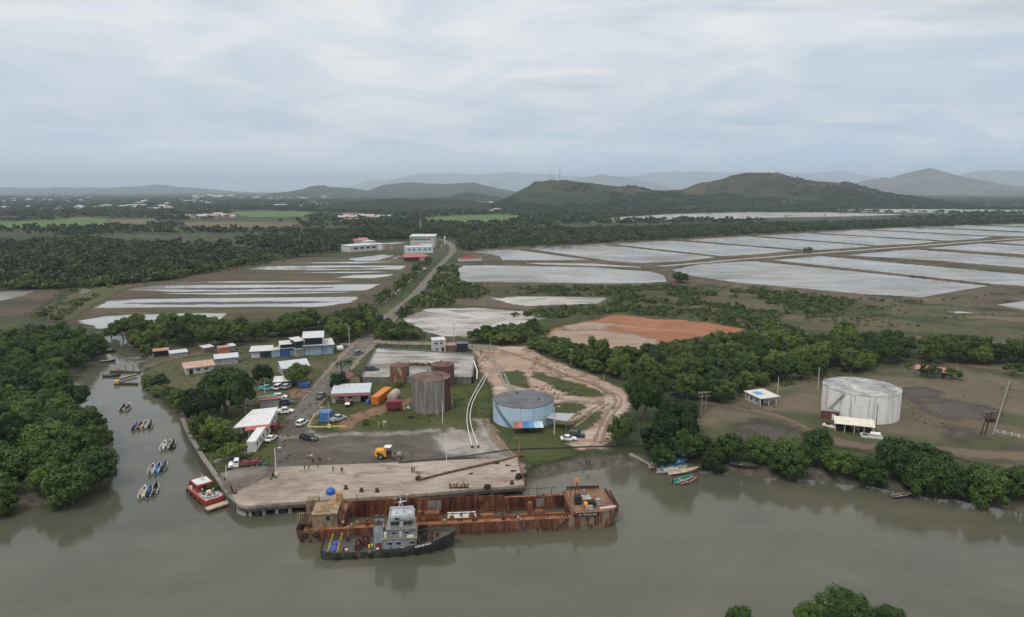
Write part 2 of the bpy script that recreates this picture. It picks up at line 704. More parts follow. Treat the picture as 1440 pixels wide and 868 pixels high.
def mat_ground():
	m, t, b = principled('plain_soil_and_scrub')
	p = pos(t)
	n1 = t.noise(p, 0.012, 7, 0.6, 0.4)
	n2 = t.noise(p, 0.22, 6, 0.65)
	f = t.math('ADD', t.math('MULTIPLY', n1, 0.6), t.math('MULTIPLY', n2, 0.4))
	c = t.ramp(f, [(0.36, (0.020, 0.029, 0.014)), (0.47, (0.036, 0.045, 0.021)), (0.56, (0.058, 0.061, 0.032)), (0.68, (0.095, 0.082, 0.052))])
	# wet mud below the bank
	sep = t.add('ShaderNodeSeparateXYZ')
	t.inp(sep.inputs[0], p)
	mud = t.ramp(t.noise(p, 0.5, 6, 0.65), [(0.35, (0.045, 0.040, 0.033)), (0.65, (0.105, 0.092, 0.075))])
	hz = t.math('ADD', sep.outputs[2], t.math('MULTIPLY', t.noise(p, 0.4, 4), 0.9))
	c = t.mix(t.mapr(hz, 1.9, 2.35, 1, 0, True), c, mud)
	# field pattern of the far plain
	dist = t.mapr(sep.outputs[1], 1500, 2600, 0, 1)
	vor = t.add('ShaderNodeTexVoronoi')
	t.inp(vor.inputs['Vector'], t.vmul(p, (0.8, 0.35, 0)))
	vor.inputs['Scale'].default_value = 0.0022
	fc = t.ramp(vor.outputs['Color'], [(0.2, (0.018, 0.028, 0.016)), (0.55, (0.026, 0.037, 0.020)), (0.72, (0.040, 0.048, 0.026)), (0.88, (0.075, 0.075, 0.042))], 'CONSTANT')
	c = t.mix(t.math('MULTIPLY', dist, 0.7), c, fc)
	t.inp(b.inputs['Base Color'], c)
	b.inputs['Roughness'].default_value = 0.92
	b.inputs['Specular IOR Level'].default_value = 0.15
	bp = t.add('ShaderNodeBump')
	bp.inputs['Strength'].default_value = 0.6
	bp.inputs['Distance'].default_value = 0.25
	t.inp(bp.inputs['Height'], n2)
	t.inp(b.inputs['Normal'], bp.outputs[0])
	return m

me = mesh_np('ground', np.stack([GX, GY, H], -1).reshape(-1, 3), q, [mat_ground()], smooth=True)
tag(link(bpy.data.objects.new('ground', me)), kind='structure')

def mat_water(name, col, col2, rough, bump, scale, stretch=(1, 1, 1), tint=0.02, spec=0.5):
	m, t, b = principled(name)
	p = pos(t)
	n = t.noise(p, tint, 5, 0.6, 0.8)
	silt = t.noise(t.vmul(p, (.28, 1, 1)), tint * 3.5, 6, 0.62, 1.2)
	n = t.math('ADD', t.math('MULTIPLY', n, .6), t.math('MULTIPLY', silt, .4))
	t.inp(b.inputs['Base Color'], t.ramp(n, [(0.38, col), (0.62, col2)]))
	b.inputs['IOR'].default_value = 1.33
	b.inputs['Specular IOR Level'].default_value = spec
	# wind-ruffled and slack lanes
	rn = t.noise(t.vmul(p, stretch), tint * 1.6, 5, 0.55, 1.0)
	t.inp(b.inputs['Roughness'], t.mapr(rn, 0.38, 0.62, rough * 0.4, rough * 2.4))
	h = t.math('ADD', t.noise(t.vmul(p, stretch), scale, 4, 0.55), t.math('MULTIPLY', t.noise(p, scale * 0.2, 3), 2.2))
	bp = t.add('ShaderNodeBump')
	bp.inputs['Strength'].default_value = bump
	bp.inputs['Distance'].default_value = 0.1
	t.inp(bp.inputs['Height'], h)
	t.inp(b.inputs['Normal'], bp.outputs[0])
	return m

RIVER_MAT = mat_water('muddy_river_water', (0.058, 0.058, 0.042), (0.100, 0.096, 0.071), 0.05, 0.15, 1.3, (1, 1.6, 1), 0.014)
mb = MB()
mb.poly([(-520, -60, 0), (520, -60, 0), (520, 345, 0), (-520, 345, 0)])
tag(mb.build('river', RIVER_MAT, fix=False), kind='structure')

# ------------------------------------------------------------------ the salt and shrimp ponds behind
POND_MAT = mat_water('pond_water', (0.11, 0.108, 0.10), (0.27, 0.262, 0.245), 0.20, 0.16, 0.5, (1, 2.2, 1), 0.011)
SALT_MAT = mat_water('pale_shallow_water', (0.20, 0.198, 0.19), (0.28, 0.275, 0.265), 0.25, 0.10, 0.5, (1, 2, 1), 0.01)
ponds_px = [
	[(643, 393), (645, 378), (652, 374), (680, 373), (760, 375), (834, 376), (880, 380), (915, 382), (934, 388), (938, 397), (900, 399), (834, 399.5), (740, 398), (660, 397)],
	[(664, 354.5), (690, 352), (720, 351), (834, 366.5), (760, 367), (706, 366.5), (703, 361), (690, 358)],
	[(738, 349.5), (775, 347), (846, 344.2), (1007, 362), (960, 368), (901, 371), (862, 368)],
	[(858, 343.6), (905, 340.5), (946, 339), (1040, 346), (1121, 352.6), (1070, 358), (1018, 361)],
	[(962, 338), (1000, 335.5), (1050, 333), (1140, 339.5), (1228, 346.3), (1190, 350), (1139, 352.5)],
	[(1060, 332), (1132, 328.3), (1230, 334), (1320, 340), (1280, 344), (1236, 345.7)],
	[(1142, 327.8), (1207, 323.6), (1396, 333), (1370, 337), (1332, 339)],
	[(1220, 323), (1280, 320.2), (1440, 327.4), (1520, 331), (1460, 333.5), (1410, 333)],
	[(1292, 319.4), (1362, 316.6), (1440, 320.3), (1600, 327), (1560, 331), (1440, 326)],
	[(1374, 316), (1420, 314.5), (1600, 320), (1600, 325), (1440, 319)],
	# canal between the two dykes
	[(735, 369.8), (834, 371), (900, 375.6), (903, 377.2), (830, 374.6), (760, 372.6)],
	[(922, 374.6), (1010, 367), (1040, 364.5), (1150, 355.6), (1300, 344.6), (1440, 334.8), (1440, 336), (1300, 346), (1150, 357.2), (1040, 366), (1010, 369), (930, 375.8)],
	[(944, 380), (985, 372), (1040, 368.2), (1062, 367.8), (1240, 386), (1390, 402.6), (1350, 409), (1296, 419), (1210, 414), (1130, 406.5), (1040, 398.5), (975, 389)],
	[(1086, 366.3), (1155, 360.5), (1440, 386.5), (1600, 401), (1600, 416), (1440, 403), (1402, 400.8), (1240, 383)],
	[(1186, 359.5), (1240, 354.5), (1284, 351), (1440, 362.6), (1560, 371), (1560, 386), (1440, 377.5), (1320, 367.5)],
	[(1300, 349.6), (1382, 342.6), (1440, 346.4), (1560, 354), (1560, 366), (1440, 358.6)],
	[(1396, 341.4), (1440, 338.4), (1560, 345), (1560, 351), (1440, 344.6)],
	[(1402, 429), (1440, 424), (1560, 418), (1560, 445), (1440, 437)],
]
PONDS = [PP(q) for q in ponds_px]
x0, x1, y0, y1 = -60, 900, 370, 1480
xs, ys = np.arange(x0, x1, 4.5), np.concatenate([np.arange(y0, 760, 3.0), np.arange(760, y1, 5.0)])
X, Y = np.meshgrid(xs, ys)
D = np.full(X.shape, -1e9)
for q_ in PONDS:
	D = np.maximum(D, sdf(q_, X, Y))
Nn = fbm(X, Y, 30, 3, 9) - 0.5
hh = np.where(D > 0, -0.5, 0.9 * sm(0.0, -3.0, D) * sm(-26 + 10 * Nn, -12 + 8 * Nn, D) - 0.15 * (D < -24))
ny, nx = X.shape
idx = np.arange(nx * ny).reshape(ny, nx)
q = np.stack([idx[:-1, :-1], idx[:-1, 1:], idx[1:, 1:], idx[1:, :-1]], -1).reshape(-1, 4)
keep = (D.ravel()[q] > -30).any(1) & (D.ravel()[q] < 3).all(1)
DYKE_MAT = ground_mat('dyke_earth', [(0.065, 0.060, 0.036), (0.115, 0.092, 0.062), (0.17, 0.135, 0.098)], 0.03, 0.35, None, 0.5,
                      blotch=[((0.035, 0.045, 0.02), 0.06, 0.52, 0.62, 0.8, (1, 1, 1))])
me = mesh_np('pond_embankment', np.stack([X, Y, GZ + hh + 0.06], -1).reshape(-1, 3), q[keep], [DYKE_MAT], smooth=True)
tag(link(bpy.data.objects.new('pond_embankment', me)), kind='structure')
for i, q_ in enumerate(PONDS):
	mb = MB()
	mb.poly([(a, b, GZ + 0.22) for a, b in q_])
	o = mb.build('pond_water', POND_MAT if i not in (10, 11) else SALT_MAT, fix=False)
	tag(o, kind='structure')

far_water = [
	[(826, 313), (848, 309.5), (876, 305.5), (945, 301.6), (1040, 299), (1160, 299), (1276, 302), (1200, 304.5), (1100, 306), (1040, 308), (973, 308.5), (890, 311)],
	[(1152, 296.3), (1234, 293.6), (1330, 294.5), (1450, 296), (1600, 296.5), (1600, 303), (1440, 300.3), (1359, 300), (1273, 299), (1195, 298.3)],
]
for q_ in far_water:
	mb = MB()
	mb.poly([(a, b, GZ + 0.4) for a, b in PP(q_)])
	tag(mb.build('lagoon_water', SALT_MAT, fix=False), kind='structure')

# ------------------------------------------------------------------ soils, fields and roads, laid as sheets
G = ground_mat
grass_field = G('field_grass', [(0.075, 0.13, 0.035), (0.105, 0.18, 0.046), (0.14, 0.20, 0.065)], 0.01, 0.08, 12, 6, 0.02)
tan_field = G('dry_field', [(0.10, 0.085, 0.05), (0.15, 0.125, 0.075), (0.19, 0.155, 0.10)], 0.01, 0.06, 12, 6, 0.02)
mud_flat = G('drained_pond_mud', [(0.070, 0.055, 0.042), (0.115, 0.087, 0.066), (0.165, 0.125, 0.092)], 0.02, 0.25, 4, 2.5, 0.06, stretch=(0.35, 1, 1),
             blotch=[((0.085, 0.080, 0.038), 0.03, 0.48, 0.60, 0.85, (0.25, 1, 1)), ((0.06, 0.052, 0.045), 0.05, .52, .64, .7, (.15, 1, 1)), ((0.21, 0.17, 0.13), 0.06, .60, .70, .6, (.12, 1, 1))])
wet_mud = G('wet_dark_mud', [(0.060, 0.052, 0.045), (0.095, 0.082, 0.070)], 0.03, 0.3, 3, 2, 0.08, stretch=(0.3, 1, 1), rough=0.6)
shallow = SALT_MAT
m_, t_, b_ = principled('shallow_flood_water')
n_ = t_.noise(t_.vmul(pos(t_), (0.25, 1, 1)), 0.05, 4, 0.6)
t_.inp(b_.inputs['Base Color'], t_.ramp(n_, [(0.35, (0.20, 0.195, 0.185)), (0.65, (0.31, 0.30, 0.285))]))
b_.inputs['Roughness'].default_value = 0.14
b_.inputs['IOR'].default_value = 1.33
at_ = t_.add('ShaderNodeAttribute', attribute_name='d')
en_ = t_.noise(t_.vmul(pos(t_), (0.3, 1, 1)), 0.12, 5, 0.6)
t_.inp(b_.inputs['Alpha'], t_.mapr(t_.math('ADD', at_.outputs['Fac'], t_.math('MULTIPLY', t_.math('SUBTRACT', en_, 0.5), 9)), -0.6, 0.6, 0, 1))
m_['amp'], m_['soft'] = 2.2, 0.6
flood = m_

# far fields
for q_ in ([(595, 307), (640, 304), (700, 302), (733, 304), (730, 313), (680, 315), (600, 314)],):
	patch('field', PP(q_), grass_field, GZ + 0.5)
for q_ in ([(-60, 314), (60, 311), (115, 306), (170, 309), (215, 311), (200, 319), (120, 320), (-60, 322)],):
	patch('field', PP(q_), grass_field, GZ + 0.5)
patch('field', PP([(320, 299), (370, 297), (440, 298), (430, 305), (350, 306)]), grass_field, GZ + 0.5)
patch('field', PP([(150, 309), (215, 308), (240, 316), (200, 320), (160, 319)]), tan_field, GZ + 0.6)
patch('field', PP([(255, 313), (330, 312), (420, 313), (425, 320), (330, 321), (262, 320)]), tan_field, GZ + 0.6)

# the drained ponds to the north-west
patch('mud_flats', PP([(60, 452), (150, 400), (240, 388), (340, 373), (420, 362), (560, 362), (590, 372), (570, 400), (520, 430), (440, 446), (300, 452), (150, 462)]), mud_flat, GZ + 0.02, 110)
patch('mud_flats', PP([(-30, 405), (60, 403), (85, 410), (60, 432), (20, 445), (-60, 448)]), mud_flat, GZ + 0.02)
olive_bank = G('grassy_bank', [(0.060, 0.068, 0.030), (0.105, 0.105, 0.050), (0.15, 0.13, 0.07)], 0.03, 0.3, 2.5, 2, 0.1)
patch('grass_bank', PP([(60, 440), (120, 400), (190, 392), (260, 395), (190, 402), (140, 424), (110, 446), (85, 455)]), olive_bank, GZ + 0.05)
for q_ in ([(112, 452), (140, 446), (179, 443), (260, 441), (319, 441), (312, 453), (200, 458), (140, 462)],
           [(134, 433.5), (150, 424), (200, 421), (300, 419.5), (420, 418.5), (508, 417.5), (490, 426), (454, 431.5), (300, 432.5), (200, 433)],
           [(177, 408), (217, 401.5), (330, 401), (460, 401), (537, 399.5), (514, 409), (400, 410), (250, 410.5)],
           [(348, 379), (377, 374.5), (470, 373.6), (571, 374), (564, 379), (450, 380)],
           [(470, 391), (497, 387), (552, 386), (545, 389), (523, 391.5)],
           [(112, 414.5), (116, 408), (128, 406), (124, 411)],
           [(490, 364), (540, 358), (552, 360), (530, 367), (500, 367)],
           [(-40, 416), (20, 408), (52, 409), (20, 420), (-30, 428)]):
	patch('shallow_pond', PP(q_), flood, GZ + 0.09)
for q_ in ([(165, 427), (250, 425.4), (420, 424), (480, 424.4), (420, 426.6), (260, 428.5)],
           [(200, 406.5), (330, 405), (470, 404.5), (440, 406.2), (300, 408)],
           [(400, 377.6), (500, 376), (548, 376.5), (500, 378.5)]):
	patch('mud_bar', PP(q_), wet_mud, GZ + 0.14)
for q_ in ([(230, 413), (330, 411.3), (490, 411.2), (400, 413.6), (300, 414.6)], [(205, 398), (330, 396), (505, 395.4), (420, 397)], [(420, 383.4), (520, 382.2), (562, 382.6), (500, 384.4)], [(380, 370.5), (480, 368.6), (560, 368.2), (500, 370.5)]):
	patch('shallow_pond', PP(q_), flood, GZ + 0.09)
for q_ in ([(150, 419), (300, 416), (520, 414), (500, 417), (300, 419)], [(230, 397), (400, 392), (565, 390.5), (540, 394.4), (350, 398)], [(330, 385), (450, 381), (580, 380), (560, 384)], [(360, 372), (480, 365.5), (585, 365.5), (560, 372)], [(140, 440), (300, 435), (460, 434), (420, 440), (200, 443)]):
	patch('grass_bank', PP(q_), olive_bank, GZ + 0.07)

# scrub and dry grass between the ponds and the port
scrub_soil = G('scrub_ground', [(0.040, 0.050, 0.020), (0.070, 0.078, 0.032), (0.12, 0.110, 0.058)], 0.03, 0.4, 3, 2.5, 0.08,
               blotch=[((0.13, 0.105, 0.075), 0.04, 0.54, 0.66, 0.7, (.5, 1, 1)), ((0.035, 0.045, 0.018), 0.12, 0.52, 0.62, 0.7, (.7, 1, 1))])
dry_grass = G('dry_grassland', [(0.075, 0.072, 0.036), (0.110, 0.100, 0.054), (0.150, 0.125, 0.075)], 0.02, 0.3, 4, 4, 0.06,
              blotch=[((0.045, 0.060, 0.025), 0.035, 0.50, 0.62, 0.85, (0.6, 1, 1)), ((0.075, 0.068, 0.060), 0.05, 0.60, 0.70, 0.6, (0.5, 1, 1))])
patch('scrubland', PP([(600, 410), (640, 402), (760, 404), (950, 404), (1010, 404), (1100, 414), (1200, 425), (1150, 445), (1100, 470), (1000, 485), (760, 500), (660, 480), (570, 450)]), scrub_soil, cells=100)
patch('dry_grassland', PP([(1020, 404), (1120, 412), (1280, 426), (1460, 440), (1560, 470), (1560, 500), (1440, 490), (1300, 476), (1180, 468), (1080, 464), (1020, 450), (960, 430)]), dry_grass, cells=100)
tan_soil = G('bare_tan_soil', [(0.14, 0.112, 0.080), (0.19, 0.15, 0.11)], 0.05, 0.4, 2.5, 2, 0.1)
patch('bare_track', PP([(1180, 466), (1300, 473), (1460, 484), (1460, 496), (1380, 486), (1260, 474)]), tan_soil)
patch('bare_track', PP([(1290, 444), (1380, 444), (1460, 446), (1460, 456), (1400, 450)]), tan_soil)
patch('salt_crust', PP([(1328, 438.5), (1352, 438), (1372, 440), (1350, 441)]), flood)
white_sand = G('white_dredge_sand', [(0.34, 0.325, 0.31), (0.50, 0.48, 0.46), (0.64, 0.62, 0.60)], 0.05, 0.5, 2.6, 1.0, 0.12,
               blotch=[((0.19, 0.18, 0.17), 0.05, 0.48, 0.62, 0.85, (.7, 1.6, 1)), ((0.30, 0.28, 0.26), 0.35, 0.58, 0.70, 0.6, (.4, 1, 1)), ((0.08, 0.085, 0.05), 0.10, 0.64, 0.70, 0.8, (1, 1, 1))])
patch('sand_flat', PP([(566, 448), (604, 434), (680, 433.5), (752, 440), (768, 447), (745, 455), (706, 459), (664, 474), (622, 473), (590, 464)]), white_sand, cells=100)
brown_mud = G('brown_bare_ground', [(0.105, 0.084, 0.062), (0.155, 0.125, 0.095)], 0.05, 0.4, 2, 1.5, 0.12)
patch('bare_ground', PP([(636, 420), (690, 416), (760, 430), (744, 437), (700, 433), (640, 428)]), brown_mud)
patch('bare_ground', PP([(700, 402), (800, 400.5), (940, 401), (960, 404), (860, 406), (760, 407)]), brown_mud)
patch('sand_flat', PP([(693, 420), (742, 416.5), (855, 419), (840, 427), (770, 429.5), (745, 431), (712, 426)]), white_sand)
clay = G('orange_clay', [(0.26, 0.105, 0.055), (0.35, 0.155, 0.085), (0.42, 0.225, 0.14)], 0.05, 0.35, 4.0, 1.6, 0.08,
         blotch=[((0.44, 0.31, 0.23), 0.07, 0.54, 0.68, 0.6, (.35, 1, 1)), ((0.22, 0.08, 0.04), 0.25, 0.60, 0.72, 0.5, (.3, 1, 1))])
pale_clay = G('pale_pink_clay', [(0.30, 0.215, 0.155), (0.38, 0.285, 0.215), (0.44, 0.35, 0.28)], 0.06, 0.45, 4.0, 3.0, 0.08,
              blotch=[((0.26, 0.155, 0.095), 0.08, 0.54, 0.68, 0.7, (0.6, 1, 1))])
patch('clay_flat', PP([(752, 474), (780, 462), (835, 450), (868, 443), (920, 449), (950, 449), (1000, 455), (1044, 463), (1035, 468), (980, 474), (930, 492), (880, 498), (820, 488)]), clay, cells=100)
patch('clay_flat', PP([(752, 474), (780, 464), (830, 464), (880, 468), (930, 480), (925, 490), (880, 497), (820, 488)]), pale_clay)
patch('clay_flat', PP([(790, 459), (830, 452), (864, 456), (850, 463), (800, 465)]), pale_clay)

# the port: grass first, then bare earth, tarmac and concrete
lawn = G('mown_grass', [(0.050, 0.060, 0.020), (0.075, 0.088, 0.028), (0.115, 0.112, 0.050)], 0.07, 0.7, 0.9, 1.0, 0.35,
         blotch=[((0.125, 0.105, 0.068), 0.10, 0.56, 0.70, 0.7, (1, 1, 1))])
olive_lawn = G('olive_dry_lawn', [(0.068, 0.076, 0.034), (0.098, 0.100, 0.050), (0.135, 0.122, 0.070)], 0.06, 0.6, 1.5, 1.5, 0.25,
               blotch=[((0.16, 0.125, 0.09), 0.09, 0.57, 0.70, 0.6, (1, 1, 1))])
patch('grass_lot', PP([(205, 522), (240, 505), (320, 498), (480, 492), (500, 500), (470, 530), (440, 560), (400, 580), (330, 600), (270, 590), (235, 560), (212, 545)]), olive_lawn, cells=90)
patch('grass_verge', PP([(262, 592), (330, 570), (400, 600), (394, 640), (390, 655), (340, 645), (305, 670), (285, 640)]), lawn, cells=90)
patch('grass_lot', PP([(470, 545), (520, 528), (600, 530), (665, 528), (692, 560), (690, 600), (670, 615), (610, 608), (500, 612), (450, 600), (455, 570)]), lawn, cells=90)
pink_earth = G('pink_earth_road', [(0.31, 0.205, 0.150), (0.43, 0.315, 0.245), (0.54, 0.44, 0.365)], 0.07, 0.7, 1.8, 1.2, 0.25,
               blotch=[((0.27, 0.155, 0.105), 0.09, 0.52, 0.66, 0.65, (1, .6, 1)), ((0.60, 0.54, 0.48), 0.13, 0.54, 0.66, 0.8, (0.4, 1, 1)), ((0.10, 0.095, 0.045), 0.11, 0.58, 0.66, 0.7, (.8, 1, 1)), ((0.17, 0.105, 0.075), 0.5, 0.60, 0.72, 0.5, (0.2, 1, 1))])
patch('earth_yard', PP([(662, 488), (738, 487), (772, 506), (832, 528), (876, 547), (888, 566), (876, 586), (860, 606), (852, 632), (788, 634), (760, 640), (735, 665), (690, 645), (668, 610), (690, 590), (694, 545), (676, 520)]), pink_earth, cells=120)
green_strip = G('green_weeds', [(0.042, 0.056, 0.018), (0.066, 0.084, 0.026), (0.092, 0.100, 0.038)], 0.09, 0.8, 2.2, 1.6, 0.22,
				blotch=[((0.17, 0.125, 0.09), 0.14, 0.60, 0.72, 0.7, (1, 1, 1))])
for q_ in ([(708, 524), (728, 521), (744, 532), (742, 546), (724, 543), (706, 534)],
           [(756, 524), (790, 534), (820, 541), (846, 556), (836, 560), (800, 555), (772, 540), (748, 530)],
           [(700, 580), (740, 600), (780, 598), (800, 602), (796, 626), (812, 632), (800, 644), (768, 652), (740, 660), (728, 650), (706, 622), (692, 596), (688, 570)],
           [(796, 602), (832, 580), (850, 578), (846, 590), (822, 606), (806, 610)],
           [(776, 568), (810, 566), (826, 574), (800, 584), (782, 582)],
           [(664, 560), (684, 540), (692, 570), (684, 596), (668, 600)]):
	patch('weed_strip', PP(q_), green_strip)
rust_soil = G('red_dirt', [(0.17, 0.098, 0.062), (0.235, 0.145, 0.10), (0.28, 0.185, 0.135)], 0.12, 0.8, 0.9, 0.6, 0.35)
patch('dirt_drive', PP([(405, 552), (430, 540), (450, 545), (436, 556), (410, 562)]), rust_soil)
ribbon('dirt_drive', PP([(486, 604), (492, 592), (520, 582), (556, 570), (580, 562)]), [4, 6, 7, 6, 4], rust_soil)
tarmac = G('worn_tarmac', [(0.085, 0.070, 0.060), (0.125, 0.107, 0.094), (0.17, 0.148, 0.132)], 0.10, 0.9, 0.7, 0.8, 0.4,
           blotch=[((0.30, 0.27, 0.24), 0.09, 0.54, 0.70, 0.6, (0.35, 1, 1)), ((0.06, 0.052, 0.046), 0.16, 0.56, 0.70, 0.7, (.5, 1, 1)), ((0.24, 0.21, 0.18), 0.7, 0.60, 0.72, 0.4, (.15, 1, 1))])
patch('tarmac_yard', PP([(384, 660), (386, 640), (392, 612), (410, 585), (420, 570), (446, 556), (456, 560), (448, 578), (436, 592), (434, 606), (452, 614), (500, 609), (560, 611), (612, 606), (640, 612), (668, 622), (692, 642), (640, 646), (540, 651), (450, 656)]), tarmac, cells=130)
grey_gravel = G('pale_gravel', [(0.24, 0.215, 0.19), (0.36, 0.33, 0.30), (0.50, 0.47, 0.43)], 0.14, 1.0, 2.2, 2.0, 0.2,
				blotch=[((0.12, 0.108, 0.095), 0.18, 0.54, 0.68, 0.7, (0.7, 1, 1))])
patch('gravel_patch', PP([(612, 612), (634, 603), (664, 608), (694, 620), (726, 648), (700, 645), (640, 643), (618, 632)]), grey_gravel)
patch('gravel_patch', PP([(668, 590), (682, 596), (700, 622), (716, 642), (694, 636), (676, 614)]), grey_gravel)
ribbon('gravel_edge', PP([(436, 606), (452, 615), (480, 611), (520, 612), (580, 609), (620, 606)]), 2.2, grey_gravel)
ribbon('gravel_edge', PP([(436, 606), (434, 598), (440, 590), (452, 572)]), 1.6, grey_gravel)

road_tar = G('grey_road', [(0.135, 0.125, 0.118), (0.175, 0.165, 0.155), (0.215, 0.205, 0.195)], 0.10, 0.8, 0.35, 0.35, 0.4,
             blotch=[((0.25, 0.225, 0.195), 0.12, 0.56, 0.68, 0.6, (1, 1, 1))])
shoulder = G('sandy_shoulder', [(0.22, 0.19, 0.155), (0.30, 0.26, 0.215)], 0.1, 0.7, 1.0, 0.8, 0.25)
ROAD = PP([(418, 590), (436, 568), (456, 545), (474, 524), (494, 502), (514, 482), (531, 464), (546, 449), (560, 437), (576, 423), (592, 405), (606, 388), (622, 370), (634, 358), (637, 349), (628, 340), (614, 335), (604, 332)])
ribbon('road_shoulder', ROAD, [7, 7.5, 9, 10, 11, 12, 10, 9, 8.5, 7, 6.2, 6, 6, 6.5, 8, 8, 7, 6], shoulder)
ribbon('road', ROAD, [6] * 9 + [5, 4.6, 4.6, 4.6, 5, 5, 5, 5, 5], road_tar)
ribbon('dirt_lane', PP([(206, 517), (232, 508), (270, 499), (310, 492), (350, 488)]), 4.5, tan_soil)
ribbon('dirt_lane', PP([(478, 485), (500, 484), (520, 482)]), 4.5, shoulder)
ribbon('dirt_lane', PP([(527, 481), (560, 483), (610, 484), (664, 488), (700, 489)]), [6, 6, 6, 9, 10], shoulder)
# concrete drain beside the road, whitish with standing water
ribbon('drain', PP([(538, 427), (556, 412), (570, 399), (584, 386), (597, 377)]), [2.0, 2.6, 3.0, 3.2, 3.0], flood, GZ + 0.25)
green_verge = G('roadside_grass', [(0.046, 0.066, 0.024), (0.070, 0.092, 0.034), (0.105, 0.110, 0.055)], 0.05, 0.5, 1.5, 1, 0.2)
patch('roadside_grass', PP([(516, 446), (556, 414), (600, 378), (616, 370), (596, 396), (574, 420), (546, 444), (530, 458)]), green_verge, GZ + 0.02)

# the sand-filled walled yard
yard_sand = G('grey_fill_sand', [(0.30, 0.285, 0.27), (0.44, 0.425, 0.41), (0.56, 0.545, 0.53)], 0.07, 0.6, 0.3, 0.5, 0.3,
              blotch=[((0.17, 0.155, 0.14), 0.09, 0.47, 0.62, 0.85, (0.4, 1.5, 1)), ((0.25, 0.225, 0.195), 0.4, 0.58, 0.70, 0.6, (.3, 1, 1))])
YARD = [(529, 489.5), (668, 498), (664, 531), (508, 531)]
patch('yard_fill', PP(YARD), yard_sand, GZ + 0.5, 90)

# the tank lot to the east
lot = G('tank_lot_soil', [(0.100, 0.088, 0.054), (0.155, 0.128, 0.088), (0.215, 0.172, 0.128)], 0.035, 0.5, 3, 2.5, 0.12,
		blotch=[((0.072, 0.088, 0.036), 0.035, 0.45, 0.58, 0.9, (0.7, 1, 1)), ((0.20, 0.155, 0.122), 0.05, 0.60, 0.70, 0.55, (1, 1, 1))])
patch('tank_lot', PP([(985, 578), (1020, 562), (1060, 548), (1110, 532), (1170, 524), (1280, 514), (1440, 512), (1600, 512), (1650, 640), (1500, 690), (1440, 664), (1400, 655), (1300, 640), (1200, 630), (1100, 626), (1000, 618), (975, 600)]), lot, cells=130)
oil = G('oil_stained_soil', [(0.070, 0.060, 0.054), (0.100, 0.085, 0.075), (0.14, 0.118, 0.098)], 0.06, 0.6, 4.5, 4.0, 0.10, rough=0.75)
for q_ in ([(1040, 600), (1070, 592), (1120, 606), (1140, 616), (1100, 624), (1050, 618)],
           [(1262, 546), (1300, 547), (1320, 556), (1300, 562), (1264, 562)],
           [(1290, 566), (1340, 562), (1400, 578), (1384, 592), (1330, 588), (1296, 578)],
           [(1326, 606), (1360, 604), (1376, 614), (1350, 620), (1330, 616)],
           [(1380, 640), (1450, 630), (1560, 640), (1520, 670), (1440, 662)]):
	patch('oil_stain', PP(q_), oil)
ribbon('dirt_track', PP([(1290, 516), (1340, 513), (1400, 519), (1470, 523)]), 4, tan_soil)
ribbon('dirt_track', PP([(985, 566), (1030, 574), (1100, 588), (1180, 622), (1280, 632), (1400, 640), (1500, 648)]), [3, 4, 4, 5, 6, 7, 7], tan_soil)

rut = G('wheel_rut', [(0.28, 0.195, 0.145), (0.36, 0.27, 0.21)], 0.2, 0.9, 0.6, 0.6, 0.35)
pale_rut = G('pale_rut', [(0.33, 0.29, 0.25), (0.42, 0.38, 0.335)], 0.2, 0.9, 0.35, 0.5, 0.5)
for q_, m_ in (([(700, 492), (742, 506), (790, 526), (840, 545), (866, 562), (848, 590), (836, 622)], rut), ([(684, 500), (700, 520), (716, 548), (760, 560), (820, 565), (862, 572)], pale_rut), ([(676, 588), (686, 606), (700, 626), (716, 642)], rut), ([(850, 566), (822, 584), (800, 600)], rut)):
	w_ = PP(q_)
	ribbon('wheel_track', w_, .55, m_)
	ribbon('wheel_track', [(a + 1.7, b - .8) for a, b in w_], .55, m_)

# ------------------------------------------------------------------ hills and mountains

def ray(px, py, D):
	u, v = (px - 720) / 960, (434 - py) / 960
	ca, sa = math.cos(PITCH), math.sin(PITCH)
	k = D / (ca + v * sa)
	return u * k, CAM_H + (-sa + v * ca) * k

